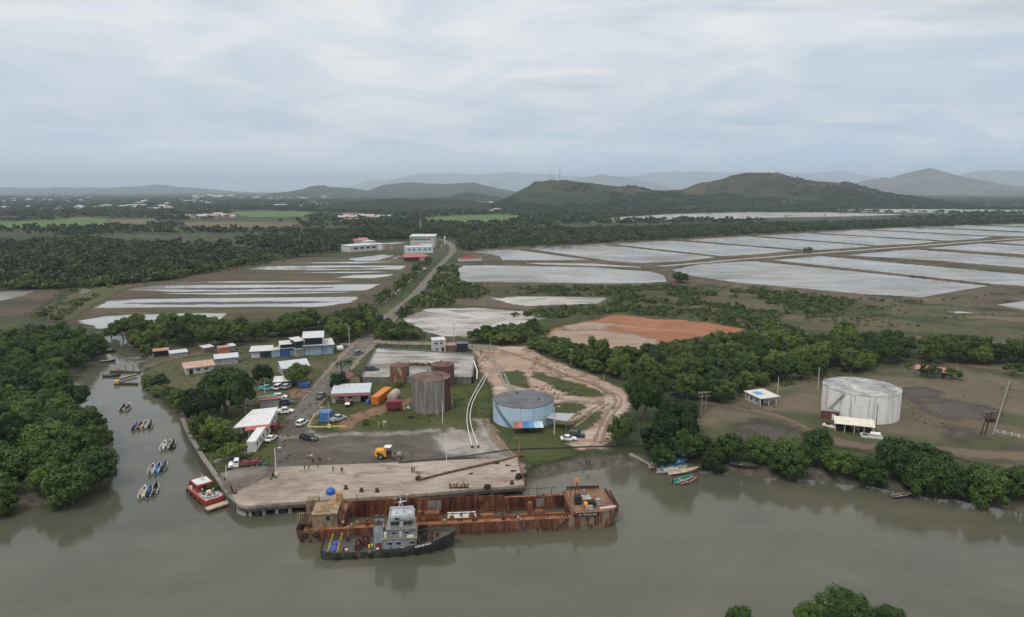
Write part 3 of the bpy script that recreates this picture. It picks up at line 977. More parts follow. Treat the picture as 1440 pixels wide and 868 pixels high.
def hill(name, crest, D, front, back, mat, rough=0.25, cell=60, seed=1, step=None, boost=0.0):
	pts = [ray(a, b, D) for a, b in crest]
	xs_, zs_ = [p[0] for p in pts], [p[1] for p in pts]
	step = step or (xs_[-1] - xs_[0]) / 170
	ux = np.arange(xs_[0] - step, xs_[-1] + 2 * step, step)
	vv = np.linspace(-1, 1, 64)
	Xg, Vg = np.meshgrid(ux, vv)
	Yg = D + np.where(Vg < 0, Vg * front, Vg * back)
	warp = (fbm(Xg, Yg, cell * 3, 3, seed) - 0.5) * cell * 2.2
	top = np.interp(Xg + warp * np.abs(Vg), xs_, zs_, left=-5, right=-5)
	rid = 1 - np.abs(2 * fbm(Xg * 1.0, Yg * 0.40, cell * 1.15, 5, seed + 3) - 1)
	fall = np.clip(1 - np.abs(Vg) ** 1.15, 0, 1) ** 1.15
	h = top * fall * (1 - rough * (1 - rid) * 2.2 * np.abs(Vg) ** 0.6) + (fbm(Xg, Yg, cell * 0.5, 3, seed + 5) - 0.5) * cell * 0.10 * fall
	h = h * (1 + 0.10 * (fbm(Xg, Yg, cell * 0.8, 4, seed + 8) - 0.5))
	Zg = np.where(fall > 0, np.maximum(h, 0) + 0.5, 0.5) - 4 * (np.abs(Vg) > 0.97)
	n2, n1 = Xg.shape
	id_ = np.arange(n1 * n2).reshape(n2, n1)
	f = np.stack([id_[:-1, :-1], id_[:-1, 1:], id_[1:, 1:], id_[1:, :-1]], -1).reshape(-1, 4)
	me_ = mesh_np(name, np.stack([Xg, Yg, Zg], -1).reshape(-1, 3), f, [mat], smooth=True)
	tag(link(bpy.data.objects.new(name, me_)), kind='structure')
	def at(x, y):
		v = np.where(y < D, (y - D) / front, (y - D) / back)
		i = np.clip(((x - ux[0]) / step).astype(int), 0, len(ux) - 1)
		j = np.clip(((v + 1) / 2 * (len(vv) - 1)).astype(int), 0, len(vv) - 1)
		return Zg[j, i]
	return at

def hill_mat(name, stops, scale, fine, green=0.5, wood=(0.022, 0.030, 0.016)):
	m, t, b = principled(name)
	p = pos(t)
	f = t.math('ADD', t.math('MULTIPLY', t.noise(p, scale, 7, 0.62, 0.5), 0.6), t.math('MULTIPLY', t.noise(p, fine, 6, 0.65), 0.4))
	c = t.ramp(f, [(0.36 + 0.28 * i / (len(stops) - 1), q_) for i, q_ in enumerate(stops)])
	# woods in the gullies and round the foot
	sep = t.add('ShaderNodeSeparateXYZ')
	t.inp(sep.inputs[0], p)
	w = t.noise(t.vadd(p, (900, 100, 40)), scale * 2.5, 7, 0.65, 0.6)
	lowness = t.mapr(sep.outputs[2], 15, 90, 0.16, 0.0)
	c = t.mix(t.mapr(t.math('ADD', w, lowness), 0.66 - green * 0.2, 0.74 - green * 0.2, 0, 0.9), c, wood)
	t.inp(b.inputs['Base Color'], c)
	b.inputs['Roughness'].default_value = 1.0
	b.inputs['Specular IOR Level'].default_value = 0.05
	bp = t.add('ShaderNodeBump')
	bp.inputs['Strength'].default_value = 0.8
	bp.inputs['Distance'].default_value = 5.0
	t.inp(bp.inputs['Height'], t.noise(p, fine * 1.5, 5, 0.65))
	t.inp(b.inputs['Normal'], bp.outputs[0])
	return m

brown_hill = hill_mat('brown_grass_hill', [(0.022, 0.025, 0.012), (0.038, 0.039, 0.020), (0.058, 0.053, 0.030), (0.082, 0.069, 0.044)], 0.004, 0.03, 0.75)
blue_hill = hill_mat('wooded_hill', [(0.026, 0.034, 0.022), (0.042, 0.048, 0.030), (0.06, 0.062, 0.04)], 0.002, 0.01, 0.5)
rock_hill = hill_mat('rocky_mountain', [(0.05, 0.055, 0.045), (0.09, 0.085, 0.068), (0.15, 0.135, 0.11)], 0.0015, 0.008, 0.3)
HILL1 = hill('hill', [(690, 290), (715, 278), (722, 271), (738, 263), (752, 256), (770, 254), (792, 252.5), (815, 254.5), (832, 256), (850, 261), (872, 262), (892, 265), (908, 268), (925, 268), (945, 270), (965, 277), (985, 287)], 3100, 780, 900, brown_hill, 0.55, 150, 21)
HILL2 = hill('hill', [(900, 286), (925, 276), (942, 269), (965, 263), (985, 257), (1008, 252), (1028, 246), (1048, 243.5), (1066, 241), (1080, 242), (1096, 245), (1112, 249.5), (1140, 251), (1162, 254), (1190, 257.5), (1215, 263), (1238, 269), (1262, 276), (1300, 287)], 3300, 800, 900, brown_hill, 0.55, 150, 33)
hill('hill', [(465, 287), (490, 283), (530, 280), (570, 278.5), (610, 279), (650, 281), (690, 287)], 2500, 350, 500, brown_hill, 0.2, 100, 29)
hill('hill', [(610, 284), (632, 276), (645, 272), (660, 269.5), (675, 272), (700, 277), (720, 284)], 4100, 500, 700, blue_hill, 0.25, 110, 41)
hill('hill', [(495, 274), (520, 268), (540, 260), (560, 257), (575, 255.8), (590, 257), (620, 258), (645, 257.5), (668, 257), (690, 262), (715, 268), (740, 274)], 8200, 1500, 2000, blue_hill, 0.25, 300, 51)
hill('hill', [(395, 272), (425, 267), (440, 262), (453, 260), (466, 263), (500, 265), (520, 271)], 7600, 1200, 1500, blue_hill, 0.25, 250, 61)
hill('hill', [(-120, 272), (0, 264.5), (60, 265), (90, 263.5), (150, 264), (190, 262.5), (225, 260.5), (250, 262.5), (290, 266), (340, 272)], 15000, 2500, 3000, blue_hill, 0.2, 500, 71)
hill('mountain', [(1170, 272), (1205, 261), (1228, 255), (1240, 249), (1262, 250.5), (1280, 243), (1298, 239), (1308, 237), (1322, 241), (1345, 249), (1380, 256), (1420, 262), (1470, 270)], 10500, 2400, 2500, rock_hill, 0.32, 420, 81)
hill('mountain', [(1300, 268), (1340, 247), (1375, 239), (1395, 237.5), (1412, 240), (1440, 238.5), (1480, 243), (1530, 250), (1600, 266)], 21000, 3500, 3500, rock_hill, 0.25, 900, 91)
hill('mountain', [(770, 270), (800, 254), (820, 250), (846, 245), (866, 248), (890, 253), (920, 258), (960, 268)], 19000, 2500, 3000, rock_hill, 0.25, 700, 95)
hill('mountain', [(460, 270), (520, 255), (560, 251), (595, 244.5), (640, 244), (680, 246), (715, 242), (760, 246), (800, 247), (860, 251), (920, 243), (980, 240), (1020, 243), (1080, 241), (1140, 243), (1185, 240), (1230, 250), (1300, 268)], 30000, 6000, 6000, rock_hill, 0.25, 1500, 97)

# ------------------------------------------------------------------ air
hz = MB()
hz.box((0, 29000, 545), (88800, 61400, 1097))
m_ = bpy.data.materials.new('pale_blue_air')
m_.use_nodes = True
nt = NT(m_.node_tree)
nt.n.clear()
o_ = nt.add('ShaderNodeOutputMaterial')
v_ = nt.add('ShaderNodeVolumePrincipled')
v_.inputs['Color'].default_value = (0.70, 0.85, 1.0, 1)
v_.inputs['Density'].default_value = 0.000064
v_.inputs['Anisotropy'].default_value = 0.0
nt.l.new(v_.outputs[0], o_.inputs['Volume'])
tag(hz.build('haze', m_), kind='stuff')
# ------------------------------------------------------------------ plants

def foliage(name, stops, mass=False, rough=0.65):
	m, t, b = principled(name)
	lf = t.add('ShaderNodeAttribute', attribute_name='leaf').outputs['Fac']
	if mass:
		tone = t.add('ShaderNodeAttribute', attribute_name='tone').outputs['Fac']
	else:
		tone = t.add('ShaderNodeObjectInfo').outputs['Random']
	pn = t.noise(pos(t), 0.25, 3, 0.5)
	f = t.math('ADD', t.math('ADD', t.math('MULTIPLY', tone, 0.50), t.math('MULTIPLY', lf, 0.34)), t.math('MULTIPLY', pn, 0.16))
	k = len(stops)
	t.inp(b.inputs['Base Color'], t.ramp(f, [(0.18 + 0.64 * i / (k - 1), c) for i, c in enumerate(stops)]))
	b.inputs['Roughness'].default_value = rough
	b.inputs['Specular IOR Level'].default_value = 0.25
	return m

LEAF_M = foliage('mangrove_leaves', [(0.012, 0.027, 0.007), (0.027, 0.056, 0.011), (0.052, 0.094, 0.017), (0.090, 0.137, 0.027)])
LEAF_B = foliage('broadleaf_leaves', [(0.016, 0.029, 0.008), (0.034, 0.062, 0.012), (0.067, 0.103, 0.019), (0.125, 0.155, 0.034)])
LEAF_D = foliage('dark_leaves', [(0.009, 0.021, 0.006), (0.018, 0.038, 0.009), (0.030, 0.056, 0.012), (0.048, 0.076, 0.018)])
LEAF_MASS = foliage('woodland_leaves', [(0.012, 0.024, 0.009), (0.022, 0.039, 0.013), (0.038, 0.057, 0.019), (0.074, 0.086, 0.034)], True)
LEAF_SCRUB = foliage('scrub_leaves', [(0.019, 0.036, 0.009), (0.040, 0.065, 0.015), (0.071, 0.099, 0.023), (0.121, 0.134, 0.046)], True)
BARK = rust('bark', [(0.07, 0.055, 0.042), (0.13, 0.11, 0.09), (0.19, 0.165, 0.14)], 1.2)

def quads_at(C, N, S, rg):
	"""leaf clumps: rhombic faces centred at C, facing about N, of size S"""
	n = len(C)
	N = N + rg.normal(0, 0.42, N.shape)
	N /= np.linalg.norm(N, axis=1)[:, None] + 1e-9
	A = np.cross(N, rg.normal(0, 1, N.shape))
	A /= np.linalg.norm(A, axis=1)[:, None] + 1e-9
	B = np.cross(N, A)
	asp = rg.uniform(0.55, 1.0, (n, 1))
	s = S[:, None]
	p = [C + A * s, C + B * s * asp, C - A * s * rg.uniform(0.6, 1, (n, 1)), C - B * s * asp * rg.uniform(0.7, 1, (n, 1))]
	V = np.stack(p, 1).reshape(-1, 3)
	F = np.arange(4 * n).reshape(n, 4)
	return V, F

def crown_np(seed, rad, z0, z1, lobes, leaves, leaf, flat=1.0, inner=0.72, core=True):
	"""crown of many leaf clumps on uneven lobes between heights z0 and z1"""
	rg = np.random.default_rng(seed)
	hz_ = (z1 - z0) / 2
	cz = (z0 + z1) / 2
	L = []
	skew = rg.normal(0, rad * 0.13, 2)
	for i in range(lobes):
		a = i * 2.39996 + rg.uniform(-0.4, 0.4)
		u = (i + 0.5) / lobes
		el = math.asin(-0.45 + 1.4 * u) if -0.45 + 1.4 * u < 1 else math.pi / 2
		rr = rg.uniform(0.40, 0.82)
		c = np.array([math.cos(a) * math.cos(el) * rad * rr, math.sin(a) * math.cos(el) * rad * rr, cz + math.sin(el) * hz_ * rr * flat])
		r = rad * rg.choice([rg.uniform(0.16, 0.28), rg.uniform(0.28, 0.44)])
		c[:2] += skew * (c[2] - z0) / (z1 - z0)
		L.append((c, r, r * min(1.0, hz_ / rad * 1.1) * rg.uniform(.75, 1.1)))
	per = leaves // lobes
	Cs, Ns, Ss = [], [], []
	for c, r, rz in L:
		d = rg.normal(0, 1, (per, 3))
		d /= np.linalg.norm(d, axis=1)[:, None]
		d[:, 2] = np.where(d[:, 2] < -0.45, -d[:, 2], d[:, 2])
		k = rg.uniform(0.80, 1.06, (per, 1)) * (1 + 0.16 * np.sin(d[:, :1] * 5 + c[0]) * np.cos(d[:, 1:2] * 6 + c[1]))
		p = c + d * k * np.array([r, r, rz])
		Cs.append(p)
		Ns.append(d)
		Ss.append(rg.uniform(0.6, 1.25, per) * leaf)
	C, N, S = np.concatenate(Cs), np.concatenate(Ns), np.concatenate(Ss)
	# drop clumps buried in another lobe
	keep = np.ones(len(C), bool)
	for c, r, rz in L:
		e = (C - c) / np.array([r, r, rz])
		keep &= np.linalg.norm(e, axis=1) > inner
	C, N, S = C[keep], N[keep], S[keep]
	V, F = quads_at(C, N, S, rg)
	lf = rg.random(len(F))
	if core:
		# inner leaf faces, coarser; the crown's inside shade is put into darker tones
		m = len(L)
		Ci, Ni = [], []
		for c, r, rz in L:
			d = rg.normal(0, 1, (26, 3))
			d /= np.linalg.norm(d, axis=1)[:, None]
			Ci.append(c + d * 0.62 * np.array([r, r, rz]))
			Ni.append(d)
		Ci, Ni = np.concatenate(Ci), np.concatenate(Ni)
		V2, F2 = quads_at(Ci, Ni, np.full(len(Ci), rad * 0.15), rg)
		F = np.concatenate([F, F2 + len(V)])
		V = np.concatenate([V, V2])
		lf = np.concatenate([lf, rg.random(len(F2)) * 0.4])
	return V, F, lf

def crown_mesh(name, mat, *a, **k):
	V, F, lf = crown_np(*a, **k)
	return mesh_np(name, V, F, [mat], {'leaf': ('FACE', lf)})

def trunk_mesh(seed, h, r, spread_, n=4, forks=4, name='trunk'):
	rg = random.Random(seed)
	mb = MB()
	bend = [Vector((rg.uniform(-.25, .25) * i, rg.uniform(-.25, .25) * i, h * i / n)) for i in range(n + 1)]
	mb.tube(bend, [r * (1.25 - 0.6 * i / n) for i in range(n + 1)], 7)
	top = bend[-2]
	for i in range(forks):
		a = i * 2 * math.pi / forks + rg.uniform(-.5, .5)
		e = top + Vector((math.cos(a) * spread_ * rg.uniform(.6, 1), math.sin(a) * spread_ * rg.uniform(.6, 1), h * rg.uniform(.45, .75)))
		mb.tube([top, (top + e) / 2 + Vector((0, 0, h * .08)), e], [r * .5, r * .34, r * .12], 5)
	o = mb.build(name, BARK, smooth=True)
	me_ = o.data
	bpy.data.objects.remove(o)
	return me_

# prototypes: (trunk mesh, crown mesh) pairs in metres
def kind(name, mat, n, rad, z0, z1, lobes, leaves, leaf, trunk, seed, **k):
	out = []
	for i in range(n):
		out.append((trunk_mesh(seed + i, *trunk), crown_mesh('crown', mat, seed + 50 + i, rad, z0, z1, lobes + i % 3, leaves, leaf, **k)))
	return out

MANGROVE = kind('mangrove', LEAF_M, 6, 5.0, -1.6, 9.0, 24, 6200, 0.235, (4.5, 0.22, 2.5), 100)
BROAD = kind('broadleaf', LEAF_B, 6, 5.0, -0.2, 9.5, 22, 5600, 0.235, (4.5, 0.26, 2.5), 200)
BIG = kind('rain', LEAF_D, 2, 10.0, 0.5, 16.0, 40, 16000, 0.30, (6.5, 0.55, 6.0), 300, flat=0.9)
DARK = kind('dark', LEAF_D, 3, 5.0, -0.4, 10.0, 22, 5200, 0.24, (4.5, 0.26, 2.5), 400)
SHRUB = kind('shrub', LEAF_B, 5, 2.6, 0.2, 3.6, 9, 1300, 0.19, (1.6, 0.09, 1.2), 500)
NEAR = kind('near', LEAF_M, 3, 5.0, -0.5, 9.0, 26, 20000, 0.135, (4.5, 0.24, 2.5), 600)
TREE_COUNT = [0]

def tree(name, kinds, x, y, s, label, cat, group, z=None, sz=None, rz=None):
	tm, cm = kinds[TREE_COUNT[0] % len(kinds)] if len(kinds) > 1 else kinds[0]
	TREE_COUNT[0] += 1
	if z is None:
		z = float(land_height(np.array([x]), np.array([y]))[0]) if y < 350 else GZ
	o = thing(name, label, cat, (x, y, max(z, -0.3) - 0.05), random.uniform(0, 6.28) if rz is None else rz, group)
	o.scale = (s * random.uniform(.92, 1.08), s * random.uniform(.92, 1.08), sz or s * random.uniform(.88, 1.12))
	link(bpy.data.objects.new('trunk', tm), o)
	link(bpy.data.objects.new('crown', cm), o)
	return o

def scatter(poly, dmin, rg, tries=40000, cap=9999, edge=0.0):
	"""darts thrown into a world polygon, no two nearer than dmin"""
	pts = np.array(poly)
	lo, hi = pts.min(0), pts.max(0)
	C = rg.uniform(lo, hi, (tries, 2))
	C = C[sdf(poly, C[:, 0], C[:, 1]) > edge]
	grid, out = {}, []
	for x, y in C:
		gx_, gy_ = int(x // dmin), int(y // dmin)
		ok = True
		for i in (-1, 0, 1):
			for j in (-1, 0, 1):
				for (u, v) in grid.get((gx_ + i, gy_ + j), ()):
					if (u - x) ** 2 + (v - y) ** 2 < dmin * dmin:
						ok = False
		if ok:
			grid.setdefault((gx_, gy_), []).append((x, y))
			out.append((x, y))
			if len(out) >= cap:
				break
	return out

def wood(name, kinds, poly_px, dmin, s0, s1, label, cat, group, seed, z_at=GZ, edge=0.0, avoid=()):
	rg = np.random.default_rng(seed)
	pts = scatter(PP(poly_px, z_at), dmin, rg, edge=edge)
	n = 0
	for x, y in pts:
		if any(inside(a, x, y) for a in avoid):
			continue
		tree(name, kinds, x, y, rg.uniform(s0, s1), label, cat, group)
		n += 1
	return n

# mangroves on the west side of the creek
MANG_POLY = [(-190, 492), (0, 486), (100, 484), (138, 486), (140, 494), (116, 512), (82, 530), (80, 550), (98, 575), (120, 600), (138, 622), (148, 646), (146, 672), (132, 692), (100, 704), (52, 712), (0, 722), (-110, 738)]
n_mang = wood('mangrove_tree', MANGROVE, MANG_POLY, 6.3, 0.65, 1.22, 'rounded dark green mangrove crowded into the thicket across the creek from the quay', 'mangrove', 'mangroves across the creek from the quay', 31, z_at=1.0, edge=0.0)
# belt behind the sheds
n_belt = wood('leafy_tree', BROAD, [(150, 468), (200, 466), (300, 466), (345, 470), (420, 464), (440, 462), (520, 452), (534, 458), (516, 472), (486, 480), (474, 482), (476, 470), (440, 464), (415, 472), (356, 482), (330, 488), (290, 490), (238, 494), (206, 496), (190, 480)], 6.6, 0.6, 1.2,
              'leafy green tree in the belt between the blue sheds and the drained ponds', 'tree', 'trees in the belt behind the blue sheds', 32)
# belt east of the earth road
n_east = wood('leafy_tree', BROAD, [(800, 512), (870, 518), (900, 520), (960, 510), (1020, 496), (1080, 486), (1160, 488), (1300, 498), (1440, 506), (1620, 512), (1620, 520), (1440, 514), (1290, 512), (1200, 524), (1130, 534), (1060, 548), (1034, 560), (1000, 566), (960, 560), (930, 552), (890, 545), (860, 532), (810, 520)], 6.8, 0.6, 1.25,
              'bushy green tree in the wooded belt behind the white tank and the little white house', 'tree', 'trees in the belt behind the white tank', 33)
# bank of the main river
n_bank = wood('mangrove_tree', MANGROVE, [(925, 640), (960, 644), (1010, 648), (1060, 654), (1110, 656), (1180, 660), (1210, 668), (1280, 674), (1340, 686), (1400, 694), (1480, 706), (1700, 745), (1700, 760), (1480, 724), (1400, 712), (1300, 694), (1200, 676), (1110, 668), (1040, 662), (990, 660), (930, 654)], 6.2, 0.62, 1.0,
              'leafy mangrove leaning over the river bank below the white tank', 'mangrove', 'mangroves along the river bank', 34, z_at=1.2)
for px, py, s in ((1010, 646, .7), (985, 640, .7), (1215, 668, .8), (1262, 668, 1.0), (1290, 676, 1.1), (1150, 652, 1.0), (1110, 650, .85), (1320, 686, .95), (1380, 690, .8)):
	p = P(px, py)
	tree('mangrove_tree', MANGROVE, p.x, p.y, s, 'leafy mangrove leaning over the river bank below the white tank', 'mangrove', 'mangroves along the river bank')

# trees that stand out
for kinds, px, py, s, sz, lab, cat in (
	(BIG[:1], 318, 582, 1.0, 0.98, 'huge dark spreading rain tree behind the white roofed office', 'tree'),
	(BIG[1:], 286, 598, 0.62, 0.75, 'dark tree beside the sea wall, under the huge rain tree', 'tree'),
	(BROAD[:1], 270, 578, 0.8, 0.9, 'pale green tree at the creek edge west of the huge rain tree', 'tree'),
	(BROAD[1:2], 290, 612, 0.8, 0.9, 'olive green tree beside the sea wall near the boats', 'tree'),
	(BROAD[2:3], 306, 622, 0.8, 0.8, 'green tree on the lawn west of the white container', 'tree'),
	(BROAD[3:4], 417, 541, 0.95, 0.85, 'round green tree in front of the grey gabled house', 'tree'),
	(DARK[1:2], 372, 541, 0.85, 0.8, 'dark tree between the rain tree and the car shelter', 'tree'),
	(DARK[2:3], 476, 553, 0.72, 0.78, 'dark conical tree beside the maroon canopied workshop', 'tree'),
	(BIG[1:], 906, 592, 0.62, 0.95, 'tall dark tree at the end of the pink earth road', 'tree'),
	(BIG[:1], 948, 628, 0.74, 0.90, 'broad dense tree on the bank above the beached boats', 'tree'),
	(DARK[:1], 925, 640, 0.9, 0.8, 'dark mangrove between the beached boats and the dense tree', 'tree'),
	(BROAD[4:5], 874, 626, 0.80, 0.85, 'green bushy tree right beside the bank end of the earth road', 'tree'),
	(BROAD[:1], 1015, 567, 0.85, 0.85, 'round tree in front of the wooded belt next to the parked dark car', 'tree'),
	(BROAD[5:6], 966, 562, 0.9, 0.95, 'lighter green tree beside the parked dark car', 'tree'),
	(BROAD[1:2], 958, 399, 1.45, 0.95, 'lone spreading tree on the dyke between the ponds', 'tree'),
	(SHRUB[:1], 1136, 356.5, 2.2, 2.0, 'small round tree alone on the dyke among the far ponds', 'tree'),
	(BROAD[2:3], 660, 352, 1.3, 1.2, 'tall tree at the corner of the ponds beside the pump house', 'tree'),
):
	p = P(px, py)
	tree('mangrove_tree' if cat == 'mangrove' else 'leafy_tree', kinds, p.x, p.y, s, lab, cat, None, sz=sz)

# the near bank, below the camera
for x, y, s, sz, lab in ((52.3, 98, 0.98, 0.86, 'big glossy green mangrove crown at the near edge of the river'),
                         (46.2, 96.5, 0.52, 0.80, 'green mangrove crown against the west flank of the big near mangrove'),
                         (59.6, 96.5, 0.58, 0.64, 'lower green mangrove crown sloping away beside the big near mangrove'),
                         (34.8, 96.5, 0.50, 0.74, 'small mangrove crown standing apart at the near edge of the river')):
	tree('mangrove_tree', NEAR, x, y, s, lab, 'mangrove', None, z=0.6, sz=sz)

# shrubs
def shrubs(poly_px, d, s0, s1, label, group, seed, cap=60):
	rg = np.random.default_rng(seed)
	for x, y in scatter(PP(poly_px), d, rg, cap=cap):
		s = rg.uniform(s0, s1)
		tree('shrub', SHRUB, x, y, s, label, 'shrub', group)

shrubs([(205, 528), (225, 532), (250, 556), (262, 572), (252, 574), (232, 560), (214, 546)], 3.4, .8, 1.25, 'low green shrub on the creek bank near the jetties', 'shrubs on the creek bank', 41)
shrubs([(528, 470), (545, 462), (585, 470), (592, 478), (550, 479), (530, 477)], 4.0, 1.0, 1.6, 'green shrub in the thicket between the road and the walled sand yard', 'shrubs by the walled yard', 42)
shrubs([(664, 482), (690, 470), (740, 464), (768, 470), (745, 482), (700, 487)], 4.2, 1.1, 1.8, 'green shrub in the thicket between the white sand flat and the earth road', 'shrubs by the white sand flat', 43)
shrubs([(745, 490), (770, 484), (830, 500), (850, 512), (880, 525), (870, 535), (830, 520), (775, 503)], 3.6, 1.0, 1.7, 'dense green shrub along the upper edge of the pink earth road', 'shrubs above the earth road', 44, 70)
shrubs([(860, 502), (930, 497), (1000, 489), (1060, 482), (1120, 482), (1020, 496), (960, 510), (900, 520), (860, 514)], 4.4, 1.1, 1.7, 'bushy shrub between the orange clay flat and the wooded belt', 'shrubs below the orange clay flat', 46, 90)
shrubs([(270, 610), (300, 640), (330, 650), (335, 640), (310, 622), (285, 600)], 3.8, .9, 1.5, 'shrub between the sea wall and the office lawn', 'shrubs along the sea wall', 45)
for px, py, s, lab in ((322, 690, .7, 'tuft of bright green weeds on the sea wall behind the red launch'), (296, 684, .9, 'green shrub at the foot of the sea wall behind the red launch'), (560, 545, .8, 'small bush at the foot of the rust streaked cream tank'),
                       (515, 598, .55, 'tiny dark bush on the lawn in front of the red trailer'), (1305, 531, 1.5, 'low bush in front of the rusty roofed hut'), (1338, 533, 1.4, 'low bush at the east end of the rusty roofed hut'),
                       (1425, 529, 1.5, 'isolated dark bush near the end of the long boundary wall'), (1112, 648, 1.2, 'bush on the river bank below the oil stained ground'), (880, 603, 1.3, 'bush at the bend of the earth road'), (846, 602, .0, '')):
	if s:
		p = P(px, py)
		tree('shrub', SHRUB, p.x, p.y, s, lab, 'shrub', None)

# ---------------------------------------------------------------- far woods and scrub: too many to count
TEMPL = []
for i in range(8):
	TEMPL.append(crown_np(700 + i, 1.0, 0.0, 1.5, 5, 60, 0.32, core=False, inner=0.5))
TEMPF = [crown_np(760 + i, 1.0, 0.0, 1.6, 7, 150, 0.20, core=False, inner=0.5) for i in range(10)]
TEMPS = []
for i in range(6):
	TEMPS.append(crown_np(800 + i, 1.0, -0.1, 1.1, 4, 60, 0.30, core=False, inner=0.5))

def mass(name, pts, rad, label, mat=LEAF_MASS, templ=TEMPL, hs=1.0, seed=3, zs=None):
	"""many crowns joined: pts (n,2), rad (n,)"""
	rg = np.random.default_rng(seed)
	Vs, Fs, Ls, Ts = [], [], [], []
	off = 0
	which = rg.integers(0, len(templ), len(pts))
	pts = np.asarray(pts, float)
	rad = np.asarray(rad, float)
	for k, (V, F, lf) in enumerate(templ):
		sel = which == k
		n = int(sel.sum())
		if not n:
			continue
		a = rg.uniform(0, 6.283, n)
		ca, sa = np.cos(a)[:, None], np.sin(a)[:, None]
		r = rad[sel][:, None]
		hh_ = r * hs * rg.uniform(0.8, 1.25, (n, 1))
		X_ = (V[None, :, 0] * ca - V[None, :, 1] * sa) * r + pts[sel][:, :1]
		Y_ = (V[None, :, 0] * sa + V[None, :, 1] * ca) * r + pts[sel][:, 1:2]
		Z_ = V[None, :, 2] * hh_ + (GZ if zs is None else zs[sel][:, None] - .5)
		Vs.append(np.stack([X_, Y_, Z_], -1).reshape(-1, 3))
		Fs.append((F[None] + (np.arange(n) * len(V))[:, None, None] + off).reshape(-1, 4))
		Ls.append(np.tile(lf, n))
		Ts.append(np.repeat(rg.random(n), len(F)))
		off += n * len(V)
	me_ = mesh_np(name, np.concatenate(Vs), np.concatenate(Fs), [mat], {'leaf': ('FACE', np.concatenate(Ls)), 'tone': ('FACE', np.concatenate(Ts))})
	return tag(link(bpy.data.objects.new(name, me_)), label, 'trees' if 'wood' in name or 'tree' in name else name, kind='stuff')

def fill(polys, dens, rg, avoid=(), nscale=None, thr=0.0):
	out = []
	for poly in polys:
		pts = np.array(poly)
		lo, hi = pts.min(0), pts.max(0)
		n = int(np.prod(hi - lo) * dens)
		C = rg.uniform(lo, hi, (n, 2))
		C = C[sdf(poly, C[:, 0], C[:, 1]) > 0]
		out.append(C)
	C = np.concatenate(out)
	if nscale:
		C = C[fbm(C[:, 0], C[:, 1], nscale, 4, 77) > thr]
	for a in avoid:
		C = C[sdf(a, C[:, 0], C[:, 1]) < 4]
	return C

rg = np.random.default_rng(55)
FAR_AVOID = [PP(q_) for q_ in far_water] + [PP(q_) for q_ in (
	[(595, 307), (640, 304), (700, 302), (733, 304), (730, 313), (680, 315), (600, 314)],
	[(-60, 314), (60, 311), (115, 306), (215, 308), (240, 316), (200, 320), (120, 320), (-60, 322)],
	[(320, 299), (370, 297), (440, 298), (430, 305), (350, 306)],
	[(255, 313), (330, 312), (420, 313), (425, 320), (330, 321), (262, 320)],
	[(488, 340), (650, 336), (650, 366), (560, 372), (488, 356)],
	[(185, 338), (240, 334), (250, 338), (225, 343), (180, 342)])]
NEAR_AVOID = [[tuple(p) for p in q_] for q_ in (ROAD[8:],)]
west = PP([(-420, 352), (0, 346), (120, 340), (250, 351), (360, 357), (378, 363), (300, 379), (230, 393), (110, 403), (0, 406), (-420, 412)])
mass('woods', fill([west], 1 / 34, rg), 0, 'woods') if False else None
C = fill([west], 1 / 30, rg)
mass('woods', C, rg.uniform(2.8, 6.8, len(C)), 'dark green wood west of the drained ponds', templ=TEMPF, hs=.9, seed=5)
C = fill([PP([(640, 334), (700, 326), (826, 322.5), (900, 321), (1040, 317.5), (1270, 312), (1440, 309.5), (1620, 308.5), (1620, 313), (1440, 315.5), (1300, 319), (1200, 323), (1100, 328), (1050, 331), (950, 337), (850, 342.5), (730, 348.5), (672, 352), (655, 354), (640, 347)])], 1 / 75, rg, FAR_AVOID)
mass('woods', C, rg.uniform(3.2, 7.2, len(C)), 'long dark wood between the shrimp ponds and the far lagoon', templ=TEMPF, seed=6, hs=0.72)
C = fill([PP([(380, 350), (440, 334), (500, 326), (600, 320), (640, 318), (640, 342), (600, 345), (480, 350), (470, 358), (400, 364)])], 1 / 95, rg, FAR_AVOID, 90, 0.40)
mass('woods', C, rg.uniform(4.0, 7.0, len(C)), 'broken wood behind the far white plant buildings', templ=TEMPF, seed=7)
a_ = np.array(PP([(20, 407), (110, 404), (190, 397), (235, 393), (300, 380), (340, 372), (384, 365)]))
u_ = rg.uniform(0, len(a_) - 1.001, 260)
k_ = u_.astype(int)
C = a_[k_] + (a_[k_ + 1] - a_[k_]) * (u_ - k_)[:, None] + rg.normal(0, 4, (260, 2))
mass('woods', C, rg.uniform(2.5, 5.5, len(C)), 'brighter bushes along the near edge of the dark wood', LEAF_SCRUB, TEMPF, 0.85, seed=15)
# the plain out to the hills, ever coarser
def plain_points(D0, D1, n, thr, nscale, seed):
	r_ = np.random.default_rng(seed)
	D_ = np.sqrt(r_.uniform(D0 ** 2, D1 ** 2, n))
	U = r_.uniform(-1.15, 0.95, n)
	Cc = np.stack([U * D_, D_], -1)
	Cc = Cc[fbm(Cc[:, 0] * 0.5, Cc[:, 1], nscale, 4, seed) > thr]
	for a in FAR_AVOID + PONDS + [west]:
		Cc = Cc[sdf(a, Cc[:, 0], Cc[:, 1]) < 0]
	lim = PP([(640, 352), (1620, 308)])
	# keep clear of the pond district
	right = (Cc[:, 0] > lim[0][0]) & (Cc[:, 1] < lim[0][1] + (Cc[:, 0] - lim[0][0]) / (lim[1][0] - lim[0][0]) * (lim[1][1] - lim[0][1]))
	return Cc[~right]

